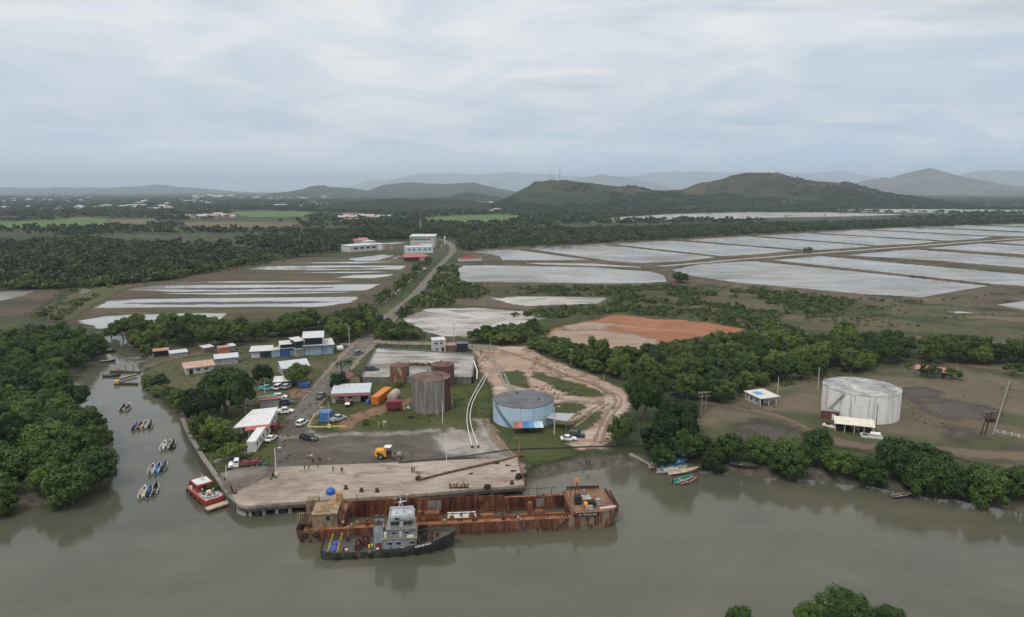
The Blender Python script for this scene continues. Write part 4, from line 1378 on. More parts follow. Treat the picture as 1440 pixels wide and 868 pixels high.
C = plain_points(780, 1500, 5200, 0.46, 120, 61)
C = C[C[:, 0] < 90]
mass('woods', C, rg.uniform(4.0, 7.5, len(C)), 'scattered trees on the near plain beyond the drained ponds', seed=8, hs=0.9)
C = plain_points(1400, 3000, 16000, 0.42, 200, 62)
mass('woods', C, rg.uniform(6, 11, len(C)), 'tree belts across the middle of the plain', seed=9, hs=0.62)
C = plain_points(2900, 8000, 24000, 0.39, 420, 63)
mass('woods', C, rg.uniform(10, 24, len(C)), 'distant tree cover reaching to the foot of the hills', seed=10, hs=0.36)
C = plain_points(7800, 16000, 9000, 0.42, 900, 64)
mass('woods', C, rg.uniform(25, 60, len(C)), 'farthest tree cover along the horizon', seed=12, hs=0.22)

QUAY_ZONE = PP([(300, 664), (386, 655), (560, 648), (735, 640), (745, 690), (330, 720)])
TAR_ZONE = PP([(384, 660), (386, 640), (392, 612), (410, 585), (420, 570), (446, 556), (456, 560), (436, 600), (452, 616), (560, 613), (612, 608), (664, 620), (692, 642), (540, 651), (450, 656)])
YARD_ZONE = PP([(525, 487), (672, 496), (668, 542), (500, 542)])
# scrub
road_zone = [(p[0] - 5, p[1]) for p in ROAD[6:14]] + [(p[0] + 6, p[1]) for p in ROAD[6:14]][::-1]
C = fill([PP([(548, 452), (600, 405), (618, 380), (640, 372), (648, 400), (690, 410), (680, 420), (636, 422), (640, 430), (604, 432), (572, 446)])], 1 / 13, rg, [road_zone], 25, 0.40)
mass('scrub', C, rg.uniform(1.2, 3.2, len(C)), 'thick roadside scrub between the road and the sand flats', LEAF_SCRUB, TEMPS, 1.1, 21)
C = fill([PP([(440, 462), (500, 440), (552, 408), (584, 376), (604, 366), (604, 372), (580, 392), (556, 416), (530, 440), (505, 462), (470, 470)])], 1 / 16, rg, [road_zone], 25, 0.36)
mass('scrub', C, rg.uniform(1.5, 3.8, len(C)), 'hedge of scrub west of the straight road', LEAF_SCRUB, TEMPS, 1.25, 22)
C = fill([PP([(770, 448), (720, 446), (760, 436), (850, 430), (870, 418), (700, 414), (720, 404), (960, 404), (1010, 410), (1060, 408), (1130, 414), (1200, 426), (1180, 440), (1130, 452), (1160, 462), (1060, 470), (1050, 462), (960, 446), (870, 441), (830, 446), (780, 456)])], 1 / 9, rg, (), 26, 0.43)
mass('scrub', C, rg.uniform(0.9, 2.6, len(C)), 'low scrub covering the flat beside the front ponds', LEAF_SCRUB, TEMPS, 0.9, 23)
C = fill([PP([(1120, 430), (1240, 428), (1440, 446), (1560, 480), (1560, 498), (1440, 484), (1300, 470), (1160, 460)])], 1 / 14, rg, (), 20, 0.52)
mass('scrub', C, rg.uniform(0.5, 1.4, len(C)), 'thin scrub on the dry grassland', LEAF_SCRUB, TEMPS, 0.6, 24)
C = fill([PP([(40, 446), (110, 404), (190, 393), (300, 380), (380, 364), (430, 358), (400, 368), (240, 394), (160, 404), (120, 430), (80, 452)])], 1 / 40, rg, (), 30, 0.46)
mass('scrub', C, rg.uniform(1.0, 3.0, len(C)), 'scrub on the bank around the drained ponds', LEAF_SCRUB, TEMPS, 0.9, 25)
C = fill([PP([(640, 402), (644, 380), (650, 398), (760, 402), (960, 402), (1040, 402), (1130, 410), (1200, 420), (1290, 424), (1440, 412), (1440, 416), (1290, 427), (1190, 424), (1100, 413), (960, 406), (760, 405)])], 1 / 20, rg, PONDS, 20, 0.45)
mass('scrub', C, rg.uniform(0.6, 1.6, len(C)), 'bushes along the near dyke of the front ponds', LEAF_SCRUB, TEMPS, 1.0, 26)
C = fill([PP([(985, 570), (1040, 556), (1120, 535), (1200, 527), (1290, 514), (1440, 513), (1440, 517), (1300, 520), (1200, 532), (1120, 541), (1040, 562)])], 1 / 14, rg, (), 15, 0.47)
mass('scrub', C, rg.uniform(0.6, 1.7, len(C)), 'undergrowth along the edge of the wooded belt', LEAF_SCRUB, TEMPS, 0.9, 27)
# weeds and tufts about the port
port = PP([(205, 520), (330, 492), (480, 490), (560, 480), (660, 482), (745, 486), (850, 528), (890, 560), (880, 610), (845, 645), (740, 672), (690, 645), (660, 600), (460, 606), (390, 660), (300, 668), (262, 600), (230, 560)])
C = fill([port], 1 / 3.2, rg, [QUAY_ZONE, TAR_ZONE, YARD_ZONE, [tuple(v) for v in PP([(425, 590), (470, 524), (520, 478), (545, 478), (500, 510), (452, 575)])]], 14, 0.53)
mass('weeds', C, rg.uniform(0.15, 0.55, len(C)), 'weeds and grass tufts over the port ground', LEAF_SCRUB, TEMPS, 0.7, 28)
C = fill([PP([(985, 576), (1060, 548), (1180, 524), (1440, 513), (1560, 520), (1600, 690), (1400, 655), (1200, 630), (1000, 618)])], 1 / 4.5, rg, (), 16, 0.56)
mass('weeds', C, rg.uniform(0.15, 0.6, len(C)), 'weeds and grass tufts over the tank lot', LEAF_SCRUB, TEMPS, 0.6, 29)
# trees in the folds of the brown hills
for f_, (xa, xb), D_, lab, sd in ((HILL1, (-110, 820), 3100, 'bushes and trees in the folds of the left brown hill', 71), (HILL2, (600, 2000), 3300, 'bushes and trees in the folds of the bigger brown hill', 72)):
	r_ = np.random.default_rng(sd)
	C = np.stack([r_.uniform(xa, xb, 9000), r_.uniform(D_ - 760, D_ + 60, 9000)], -1)
	z = f_(C[:, 0], C[:, 1])
	k_ = (fbm(C[:, 0], C[:, 1] * .6, 170, 4, sd) + np.clip(.22 - z / 260, -.2, .2) > .52) & (z > 1)
	C, z = C[k_], z[k_]
	mass('hill_trees', C, r_.uniform(3.5, 8.5, len(C)), lab, seed=sd, hs=.7, zs=z)
# ------------------------------------------------------------------ paints used by many things
def pt(name, col, **k):
	return paint(name, col, **k)

WHITE = pt('white_paint', (0.62, 0.62, 0.60), dirt=(0.36, 0.32, 0.27), dirt_amt=0.25)
CAR_WHITE = pt('white_car_paint', (0.68, 0.68, 0.68), rough=0.25, var=0.03, spec=0.5)
CAR_SILVER = pt('silver_car_paint', (0.42, 0.44, 0.46), rough=0.25, var=0.03, spec=0.5)
CAR_GREY = pt('grey_car_paint', (0.16, 0.165, 0.17), rough=0.28, var=0.03, spec=0.5)
CAR_BLACK = pt('black_car_paint', (0.018, 0.019, 0.021), rough=0.2, var=0.03, spec=0.5)
CAR_NAVY = pt('navy_car_paint', (0.03, 0.04, 0.07), rough=0.22, var=0.03, spec=0.5)
CAR_RED = pt('red_car_paint', (0.22, 0.016, 0.022), rough=0.28, var=0.03, spec=0.5)
RUBBER = pt('black_rubber', (0.018, 0.018, 0.018), rough=0.85)
DARK = pt('black_and_inner_shade', (0.022, 0.021, 0.020), rough=0.9)  # plain black parts, and painted shade inside open bays and shelters
STEEL = pt('dull_steel', (0.24, 0.24, 0.235), rough=0.5, metal=0.4, dirt=(0.16, 0.09, 0.06), dirt_amt=0.2)
CONC = pt('grey_concrete', (0.34, 0.33, 0.31), rough=0.9, var=0.2, dirt=(0.16, 0.15, 0.135), dirt_amt=0.45, scale=0.5)
POLE_M = pt('pole_concrete', (0.38, 0.365, 0.34), rough=0.85)
WOOD = rust('weathered_wood', [(0.10, 0.085, 0.07), (0.19, 0.165, 0.14), (0.28, 0.25, 0.22)], 0.9)
LIGHT_WOOD = rust('pale_planks', [(0.26, 0.21, 0.15), (0.36, 0.30, 0.22), (0.46, 0.39, 0.30)], 0.9)
GLASS = glass_mat()
LAMP = pt('lamp_glass', (0.75, 0.74, 0.70), rough=0.2, var=0.02)
RED_LAMP = pt('red_lamp_glass', (0.35, 0.02, 0.015), rough=0.2, var=0.02)
ENGINE = pt('outboard_black', (0.022, 0.022, 0.024), rough=0.35)
RUST_A = rust('heavy_rust', [(0.016, 0.010, 0.009), (0.050, 0.018, 0.013), (0.10, 0.033, 0.019), (0.17, 0.070, 0.036), (0.26, 0.17, 0.13)], 0.55, streak=0.15)
RUST_B = rust('orange_rust', [(0.055, 0.024, 0.014), (0.145, 0.056, 0.024), (0.26, 0.105, 0.042)], 0.8)
RUST_DK = rust('dark_rust', [(0.025, 0.017, 0.014), (0.055, 0.032, 0.025), (0.10, 0.052, 0.038)], 0.6)
YELLOW = pt('machine_yellow', (0.62, 0.30, 0.03), dirt=(0.16, 0.10, 0.05), dirt_amt=0.2)
ORANGE = pt('container_orange', (0.52, 0.17, 0.03), dirt=(0.22, 0.08, 0.04), dirt_amt=0.3)
BLUE = pt('tarp_blue', (0.02, 0.10, 0.42), rough=0.4, var=0.25)

def roundish(hw, z0, z1, ch):
	"""section across a vehicle: chamfered box"""
	return [(-hw, z0), (hw, z0), (hw, z1 - ch), (hw - ch, z1), (-hw + ch, z1), (-hw, z1 - ch)]

def wheel(parent, x, y, r, w, mats=None):
	mb = MB()
	n = 14
	mb.tube([(x, y - w / 2, r), (x, y - w / 2 + 0.02, r), (x, y + w / 2 - .02, r), (x, y + w / 2, r)], [r * .88, r, r, r * .88], n)
	o = mb.build('wheel', RUBBER, parent, smooth=True)
	s = 1 if y > 0 else -1
	mb = MB()
	mb.tube([(x, y + s * w * .30, r), (x, y + s * (w / 2 + .012), r)], [r * .6, r * .55], 10)
	mb.build('rim', STEEL, o)
	return o

def car(name, label, cat, x, y, rz, body, style='suv', group=None, z=None, load=None):
	"""vehicle centred at its footprint, nose to +x"""
	o = thing(name, label, cat, (x, y, z if z is not None else GZ + 0.16), rz, group)
	L, Wd, Hh = {'suv': (4.6, 1.84, 1.72), 'sedan': (4.5, 1.76, 1.46), 'pickup': (5.3, 1.86, 1.78), 'van': (4.9, 1.85, 2.0), 'hatch': (3.9, 1.7, 1.5)}[style]
	h = L / 2
	hw = Wd / 2
	belt = {'suv': 1.0, 'sedan': .92, 'pickup': 1.02, 'van': 1.05, 'hatch': .95}[style]
	hood = belt - .06 if style != 'van' else belt
	secs = [(-h, .80, .45, belt - .10, .1), (-h + .12, .96, .36, belt, .08), (-h + 1.2, 1, .30, belt, .05), (h - 1.5, 1, .30, belt, .05), (h - 1.25, 1, .30, hood, .08), (h - .25, .97, .34, hood - .10, .12), (h - .06, .9, .38, hood - .2, .12), (h, .78, .44, hood - .28, .1)]
	mb = MB()
	mb.loft([[(sx, p[0], p[1]) for p in roundish(hw * f, z0, z1, c)] for sx, f, z0, z1, c in secs], close=True, cap0=True, cap1=True)
	g = {'suv': (-h + .12, h - 1.25, -h + .45, h - 2.0), 'sedan': (-h + .65, h - 1.2, -h + 1.3, h - 2.05), 'pickup': (-h + 1.75, h - 1.25, -h + 1.95, h - 2.0),
         'van': (-h + .1, h - .75, -h + .3, h - 1.45), 'hatch': (-h + .15, h - 1.0, -h + .6, h - 1.75)}[style]
	tw = hw * .80
	# roof skin and pillars belong to the body
	zt = Hh
	mb.box(((g[2] + g[3]) / 2, 0, zt - .03), (g[3] - g[2], tw * 2, .07))
	for sx0, sx1 in ((g[0], g[2]), (g[1], g[3]), ((g[0] + g[1]) / 2, (g[2] + g[3]) / 2)):
		for s in (-1, 1):
			mb.bar((sx0, s * (hw - .05), belt), (sx1, s * (tw - .01), zt - .04), .09, .07)
	if style == 'pickup':
		# bed walls above an open floor
		bx0, bx1 = -h + .06, g[0] - .05
		for s in (-1, 1):
			mb.box(((bx0 + bx1) / 2, s * (hw - .05), belt + .10), (bx1 - bx0, .09, .3))
		mb.box((bx0, 0, belt + .10), (.08, Wd - .1, .3))
		mb.box((bx1, 0, belt + .10), (.08, Wd - .1, .3))
	bo = mb.build('body', body, o, smooth=True)
	mb = MB()
	i0 = [(g[0], -hw + .06, belt - .01), (g[1], -hw + .06, belt - .01), (g[1], hw - .06, belt - .01), (g[0], hw - .06, belt - .01)]
	i1 = [(g[2], -tw + .015, zt - .06), (g[3], -tw + .015, zt - .06), (g[3], tw - .015, zt - .06), (g[2], tw - .015, zt - .06)]
	mb.loft([i0, i1], close=True, cap1=True)
	mb.build('window', GLASS, o)
	for sx in (-h + .95, h - .92):
		for s in (-1, 1):
			wheel(o, sx, s * (hw - .10), .34 if style in ('sedan', 'hatch') else .38, .24)
	for s in (-1, 1):
		mb = MB()
		mb.box((h - .035, s * hw * .62, hood - .34), (.10, .34, .16))
		mb.build('headlight', LAMP, o)
		mb = MB()
		mb.box((-h + .035, s * hw * .72, belt - .16), (.08, .16, .26))
		mb.build('taillight', RED_LAMP, o)
	mb = MB()
	mb.box((h - .01, 0, .46), (.10, Wd * .86, .16))
	mb.box((-h + .01, 0, .48), (.10, Wd * .86, .16))
	mb.build('bumper', pt('bumper_black', (.03, .03, .03)), o)
	if load:
		mb = MB()
		mb.box((-h + .9, 0, belt + .24), (1.35, 1.35, .34))
		mb.build('load', load, o)
	return o

def skiff(name, label, x, y, rz, L, Wd, hull_m, in_m, group=None, z=-0.22, motor=True, cover=None, thwarts=3, engine=None, roll=0.0, deck=0.22, console=None):
	"""open outboard boat, bow to +x, origin amidships at the waterline"""
	o = thing(name, label, 'boat', (x, y, z), rz, group)
	if roll:
		o.rotation_euler = (roll, 0, rz)
	N = 9
	outer, inner = [], []
	for k in range(N):
		u = k / (N - 1)
		b = Wd / 2 * (0.86 + 0.14 * math.sin(min(1, u / .4) * math.pi / 2)) * (1 - max(0, (u - .45) / .55) ** 2.2)
		b = max(b, .03)
		sh = 0.72 + 0.55 * u ** 2.2
		ke = -0.12 + 0.42 * max(0, (u - .7) / .3) ** 2
		X_ = (u - .5) * L + (0.25 * u ** 4)
		outer.append([(X_, b, sh), (X_ - .02, b * .86, ke + .28), (X_ - .05, 0, ke), (X_ - .02, -b * .86, ke + .28), (X_, -b, sh)])
		bi = max(b - .07, .015)
		inner.append([(X_ - .04, bi, sh), (X_ - .05, bi * .84, max(ke, 0) + .26), (X_ - .06, 0, max(ke, 0) + .20), (X_ - .05, -bi * .84, max(ke, 0) + .26), (X_ - .04, -bi, sh)])
	mb = MB()
	mb.loft(outer, 0, cap0=True)
	mb.loft(inner, 1)
	mb.poly(inner[0][::-1], 1)
	rim = lambda s: [[q[s] for q in outer], [q[s] for q in inner]]
	for s in (0, 4):
		a, b_ = rim(s)
		for k in range(N - 1):
			mb.poly([a[k], a[k + 1], b_[k + 1], b_[k]], 2)
	mb.poly([outer[0][0], inner[0][0], inner[0][4], outer[0][4]], 2)
	mb.build('hull', [hull_m, in_m, pt('boat_gunwale', (.62, .62, .60))], o, smooth=False)
	if deck:
		mb = MB()
		kk = int(N * (1 - deck))
		for k in range(kk, N - 1):
			mb.poly([(q[0], q[1] * .985, q[2] + .015) for q in (outer[k][0], outer[k + 1][0], outer[k + 1][4], outer[k][4])])
		mb.build('foredeck', in_m, o)
	for i in range(thwarts):
		u = .16 + .24 * i
		mb = MB()
		mb.box(((u - .5) * L, 0, .60), (.28, Wd * .86, .05))
		mb.build('seat', LIGHT_WOOD if i % 2 else in_m, o)
	if motor:
		mb = MB()
		sx = -L / 2 - .16
		mb.box((sx - .05, 0, 1.05), (.44, .34, .50), taper=.8)
		mb.box((sx, 0, .5), (.18, .13, .75))
		mb.bar((sx + .2, 0, .95), (sx + .75, .08, 1.05), .06)
		mb.build('outboard', engine or ENGINE, o, smooth=False)
	if console:
		mb = MB()
		mb.box((-.3, 0, .75), (.6, .7, .9), taper=.8)
		mb.build('console', console, o)
	if cover:
		mb = MB()
		secs = []
		for k in range(7):
			u = k / 6
			X_ = -L * .30 + L * .52 * u
			hh_ = 1.05 + .16 * math.sin(u * 9 + x)
			w_ = Wd * .46 * (1 - .35 * max(0, u - .6))
			secs.append([(X_, w_, .74 + .2 * u), (X_, w_ * .5, hh_ + .1), (X_, -w_ * .1, hh_ + .22), (X_, -w_ * .6, hh_), (X_, -w_, .74 + .2 * u)])
		mb.loft(secs, cap0=True, cap1=True)
		mb.build('tarpaulin', cover, o)
	return o

# ------------------------------------------------------------------ people
SKIN = pt('brown_skin', (0.20, 0.105, 0.065), var=.05)
HAIR = pt('dark_hair', (0.012, 0.010, 0.009), var=.05)

def skinned(name, joints, edges, radii, root, sub=1):
	me_ = bpy.data.meshes.new(name)
	me_.from_pydata([joints[k] for k in joints], [(list(joints).index(a), list(joints).index(b)) for a, b in edges], [])
	ob = link(bpy.data.objects.new(name, me_))
	md = ob.modifiers.new('skin', 'SKIN')
	md.use_smooth_shade = True
	names = list(joints)
	for i, k in enumerate(names):
		sv = me_.skin_vertices[0].data[i]
		r = radii[k]
		sv.radius = r if isinstance(r, tuple) else (r, r)
		sv.use_root = k == root
	if sub:
		s2 = ob.modifiers.new('sub', 'SUBSURF')
		s2.levels = s2.render_levels = sub
	bpy.context.view_layer.update()
	ev = ob.evaluated_get(bpy.context.evaluated_depsgraph_get())
	out = bpy.data.meshes.new_from_object(ev)
	out.name = name
	bpy.data.objects.remove(ob)
	return out

def pose(kind):
	J = {'pelvis': (0, 0, .95), 'belly': (0, 0, 1.12), 'chest': (0.01, 0, 1.34), 'neck': (0.01, 0, 1.48), 'head0': (0.03, 0, 1.58), 'head1': (0.03, 0, 1.70)}
	for s, n in ((1, 'l'), (-1, 'r')):
		J['hip' + n] = (0, s * .10, .90)
		J['sho' + n] = (0, s * .19, 1.40)
		fx = 0
		if kind == 'walk':
			fx = .30 * s
		J['knee' + n] = (fx * .45 + .04, s * .11, .50)
		J['ankle' + n] = (fx * .85 - (.08 if fx < 0 else 0), s * .11, .09 + (.05 if fx < 0 else 0))
		J['toe' + n] = (fx * .85 + .15 - (.08 if fx < 0 else 0), s * .125, .035)
		ax = -fx * .5
		if kind == 'reach' and s == 1:
			J['elb' + n] = (.22, s * .26, 1.24)
			J['wri' + n] = (.46, s * .20, 1.30)
			J['hand' + n] = (.55, s * .19, 1.31)
		elif kind == 'akimbo':
			J['elb' + n] = (-.06, s * .40, 1.16)
			J['wri' + n] = (.06, s * .22, 1.00)
			J['hand' + n] = (.09, s * .18, .97)
		else:
			J['elb' + n] = (ax * .4 - .02, s * .25, 1.13)
			J['wri' + n] = (ax + .04, s * .27, .89)
			J['hand' + n] = (ax + .06, s * .27, .80)
	return J

RADII = {'pelvis': (.15, .12), 'belly': (.145, .11), 'chest': (.17, .12), 'neck': .06, 'head0': (.085, .095), 'head1': (.08, .09)}
for n_ in 'lr':
	RADII.update({'hip' + n_: .10, 'sho' + n_: .065, 'knee' + n_: .06, 'ankle' + n_: .042, 'toe' + n_: .035, 'elb' + n_: .045, 'wri' + n_: .034, 'hand' + n_: (.03, .042)})
EDGES = [('pelvis', 'belly'), ('belly', 'chest'), ('chest', 'neck'), ('neck', 'head0'), ('head0', 'head1')]
for n_ in 'lr':
	EDGES += [('pelvis', 'hip' + n_), ('hip' + n_, 'knee' + n_), ('knee' + n_, 'ankle' + n_), ('ankle' + n_, 'toe' + n_), ('chest', 'sho' + n_), ('sho' + n_, 'elb' + n_), ('elb' + n_, 'wri' + n_), ('wri' + n_, 'hand' + n_)]

def sub_skel(J, keep, grow, trim=()):
	j = {k: J[k] for k in J if k in keep}
	for a, b, f in trim:            # end a limb part of the way along
		pa, pb = Vector(J[a]), Vector(J[b])
		j[b + '_t'] = tuple(pa + (pb - pa) * f)
	r = {}
	for k in j:
		q_ = RADII[k] if k in RADII else RADII[k[:-2]]
		q_ = q_ if isinstance(q_, tuple) else (q_, q_)
		r[k] = (q_[0] + grow, q_[1] + grow)
	e = [(a, b) for a, b in EDGES if a in j and b in j] + [(a, b + '_t') for a, b, f in trim]
	return j, e, r

BODIES = {}

def body_set(kind):
	if kind in BODIES:
		return BODIES[kind]
	J = pose(kind)
	b = skinned('person_body', J, EDGES, RADII, 'pelvis')
	j, e, r = sub_skel(J, ('belly', 'chest', 'shol', 'shor', 'pelvis'), .022, [('shol', 'elbl', .8), ('shor', 'elbr', .8)])
	for k in ('elbl_t', 'elbr_t'):
		r[k] = (.065, .065)
	shirt = skinned('shirt', j, e, r, 'belly')
	j, e, r = sub_skel(J, ('pelvis', 'hipl', 'hipr', 'kneel', 'kneer'), .018, [('kneel', 'anklel', .92), ('kneer', 'ankler', .92)])
	for k in ('anklel_t', 'ankler_t'):
		r[k] = (.062, .062)
	legs = skinned('trousers', j, e, r, 'pelvis')
	hx, _, hz_ = J['head1']
	hair = skinned('hair', {'a': (hx - .02, 0, hz_ - .01), 'b': (hx - .03, 0, hz_ + .035)}, [('a', 'b')], {'a': (.092, .098), 'b': (.08, .085)}, 'a')
	BODIES[kind] = (b, shirt, legs, hair)
	return BODIES[kind]

def person(label, x, y, rz, kind, shirt, trousers, hat=None, group=None, z=None, s=1.0):
	o = thing('person', label, 'person', (x, y, z if z is not None else GZ + 0.2), rz, group)
	o.scale = (s, s, s)
	b, sh, tr, ha = body_set(kind)
	for n, me_, m in (('body', b, SKIN), ('shirt', sh, shirt), ('trousers', tr, trousers), ('hat' if hat else 'hair', ha, hat or HAIR)):
		me_ = me_ if me_.materials else me_
		if not me_.materials:
			me_.materials.append(m)
		ob = link(bpy.data.objects.new(n, me_), o)
		ob.material_slots[0].link = 'OBJECT'
		ob.material_slots[0].material = m
	# eyes and mouth, small as they are
	return o

# ------------------------------------------------------------------ buildings
def frame(pa, pb, z=GZ):
	"""local frame of a front from pixel a to pixel b: origin, angle, length"""
	a, b = P(*pa, z), P(*pb, z)
	d = b - a
	return a, math.atan2(d.y, d.x), math.hypot(d.x, d.y)

def opening(parent, name, x, z, w, h, side='front', D=0, L=0, fm=None, pm=None, kind='window'):
	"""a window or door set 4 cm proud, on the front (y=0) or the sides"""
	mb, mp = MB(), MB()

	def put(m, dx, dz, sx, sz, out, dep):
		if side == 'front':
			m.box((x + dx, -out, z + dz), (sx, dep, sz))
		elif side == 'right':
			m.box((L + out, x + dx, z + dz), (dep, sx, sz))
		else:
			m.box((-out, x + dx, z + dz), (dep, sx, sz))
	if kind == 'door':
		put(mb, 0, 0, w, h, .015, .07)
		o = mb.build('door', fm or WHITE, parent)
		put(mp, w * .36, 0, .06, .12, .07, .06)
		mp.build('handle', STEEL, o)
		return o
	put(mb, 0, h / 2 + .04, w + .16, .08, .02, .09)
	put(mb, 0, -h / 2 - .04, w + .16, .08, .03, .12)
	put(mb, w / 2 + .04, 0, .08, h, .02, .09)
	put(mb, -w / 2 - .04, 0, .08, h, .02, .09)
	put(mb, 0, 0, .05, h, .02, .06)
	o = mb.build('window', fm or WHITE, parent)
	put(mp, 0, 0, w, h, .004, .03)
	mp.build('pane', pm or GLASS, o)
	return o

def shed(name, label, cat, pa, pb, depth, h, wall, roof, rise=.4, over=.35, kind='mono', openings=(), upper=None, group=None, z=GZ, base_h=0.12, thick=.1, fascia=None):
	"""a rectangular building whose front runs from pixel pa to pixel pb.
	kind mono: eave at the front, higher at the back; flat; gable: ridge along the front; gable_end: ridge front to back"""
	a, ang, L = frame(pa, pb, z)
	o = thing(name, label, cat, a, ang, group)
	mb = MB()
	top_front, top_back = h, h + (rise if kind == 'mono' else 0)
	mb.v += [(0, 0, -.3), (L, 0, -.3), (L, depth, -.3), (0, depth, -.3), (0, 0, top_front), (L, 0, top_front), (L, depth, top_back), (0, depth, top_back)]
	for f in ((0, 1, 5, 4), (1, 2, 6, 5), (2, 3, 7, 6), (3, 0, 4, 7), (4, 5, 6, 7)):
		mb.f.append(f)
		mb.m.append(0)
	if kind == 'gable':
		mb.poly([(0, 0, h), (0, depth, h), (0, depth / 2, h + rise)])
		mb.poly([(L, 0, h), (L, depth, h), (L, depth / 2, h + rise)])
	if kind == 'gable_end':
		mb.poly([(0, 0, h), (L, 0, h), (L / 2, 0, h + rise)])
		mb.poly([(0, depth, h), (L, depth, h), (L / 2, depth, h + rise)])
	mb.build('wall', wall, o)
	mb = MB()
	e = over

	def slab(p4):
		lo = [(q[0], q[1], q[2] + .02) for q in p4]
		hi = [(q[0], q[1], q[2] + .02 + thick) for q in p4]
		mb.loft([lo, hi], close=True, cap0=True, cap1=True)
	zt = 0
	if upper:
		uh, x0, x1, um = upper
		zt = uh
		m2 = MB()
		m2.v += [(x0, .25, h), (x1, .25, h), (x1, depth - .2, h + rise), (x0, depth - .2, h + rise), (x0, .25, h + uh), (x1, .25, h + uh), (x1, depth - .2, h + uh + rise), (x0, depth - .2, h + uh + rise)]
		for f in ((0, 1, 5, 4), (1, 2, 6, 5), (2, 3, 7, 6), (3, 0, 4, 7), (4, 5, 6, 7)):
			m2.f.append(f)
			m2.m.append(0)
		m2.build('upper_storey', um, o)
	if kind in ('mono', 'flat'):
		k = rise / depth if kind == 'mono' else 0
		X0, X1 = (-e, L + e)
		slab([(X0, -e, h - e * k), (X1, -e, h - e * k), (X1, depth + e, top_back + e * k), (X0, depth + e, top_back + e * k)])
		if upper:
			slab([(x0 - e, -e, h + zt - e * k), (x1 + e, -e, h + zt - e * k), (x1 + e, depth + e, top_back + zt + e * k), (x0 - e, depth + e, top_back + zt + e * k)])
	elif kind == 'gable':
		k = rise / (depth / 2)
		slab([(-e, -e, h - e * k), (L + e, -e, h - e * k), (L + e, depth / 2, h + rise), (-e, depth / 2, h + rise)])
		slab([(-e, depth / 2, h + rise + .004), (L + e, depth / 2, h + rise + .004), (L + e, depth + e, h - e * k), (-e, depth + e, h - e * k)])
	else:
		k = rise / (L / 2)
		slab([(-e, -e, h - e * k), (L / 2, -e, h + rise), (L / 2, depth + e, h + rise), (-e, depth + e, h - e * k)])
		slab([(L / 2, -e, h + rise + .004), (L + e, -e, h - e * k), (L + e, depth + e, h - e * k), (L / 2, depth + e, h + rise + .004)])
	mb.build('roof', roof, o)
	if fascia:
		fm, fh, fd = fascia
		mb = MB()
		mb.loft([[(-e, -e - .02, h - .02), (L + e, -e - .02, h - .02), (L + e, -e - fd, h - fh), (-e, -e - fd, h - fh)], [(-e, -e - .02, h + .06), (L + e, -e - .02, h + .06), (L + e, -e - fd, h - fh + .08), (-e, -e - fd, h - fh + .08)]], close=True, cap0=True, cap1=True)
		mb.build('canopy', fm, o)
	for op in openings:
		k_, x, zc, w, hh_ = op[:5]
		kw = op[5] if len(op) > 5 else {}
		if x < 0 or (0 < x < 1 and kw.get('side', 'front') == 'front'):
			x = abs(x) * L
		opening(o, k_, x, zc, w, hh_, kind=k_, D=depth, L=L, **kw)
	return o, L

def pole(label, px, py, ptop, r=.13, mat=None, arm=None, name='light_pole', cat='pole', base=None, z=GZ, group=None, lamp=False):
	p = P(px, py, z)
	h = above(px, py, ptop, z)
	o = thing(name, label, cat, p, math.atan2(-p.x, p.y) * 0 + random.uniform(-.3, .3), group)
	mb = MB()
	mb.tube([(0, 0, -.2), (0, 0, h)], [r, r * .65], 8)
	mb.build('shaft', mat or POLE_M, o, smooth=True)
	if arm:
		for k, zz in enumerate(arm):
			mb = MB()
			mb.bar((-1.0, .12, h - zz), (1.0, .12, h - zz), .11, .12)
			a = mb.build('crossarm', WOOD, o)
			mb = MB()
			for s in (-.9, -.45, .45, .9):
				mb.tube([(s, .12, h - zz + .05), (s, .12, h - zz + .26)], .05, 6)
			mb.build('insulator', WHITE, a)
	if lamp:
		mb = MB()
		mb.tube([(0, 0, h - .15), (.5, 0, h + .15), (1.1, 0, h + .2)], .045, 6)
		mb.build('bracket', STEEL, o)
		mb = MB()
		mb.box((1.3, 0, h + .2), (.6, .24, .12), taper=.8)
		mb.build('lamp_head', LAMP, o)
	if base:
		bm_, bs = base
		mb = MB()
		mb.box((0, 0, bs * .35), (bs, bs, bs * .9), taper=.75)
		mb.build('footing', bm_, o)
	return o

def slab_path(name, label, cat, pts, w, z0, z1, mat, group=None, step=None):
	"""a wall or strip of given width along world points"""
	o = thing(name, label, cat, (*pts[0], 0), 0, group)
	mb = MB()
	base = Vector((*pts[0], 0))
	secs = []
	for k, p in enumerate(pts):
		a, b = Vector(pts[max(k - 1, 0)]), Vector(pts[min(k + 1, len(pts) - 1)])
		t = (b - a).normalized()
		n = Vector((-t.y, t.x)) * (w / 2)
		q = Vector((p[0] - base.x, p[1] - base.y))
		secs.append([(q.x + n.x, q.y + n.y, z0), (q.x + n.x, q.y + n.y, z1), (q.x - n.x, q.y - n.y, z1), (q.x - n.x, q.y - n.y, z0)])
	mb.loft(secs, close=True, cap0=True, cap1=True)
	return o, mb
# ------------------------------------------------------------------ quay
QZ = 2.6
QPX = [(309, 668), (386, 657), (560, 650), (728, 643), (738, 682), (560, 697), (415, 706), (345, 712), (333, 708)]
QW = PP(QPX, QZ)

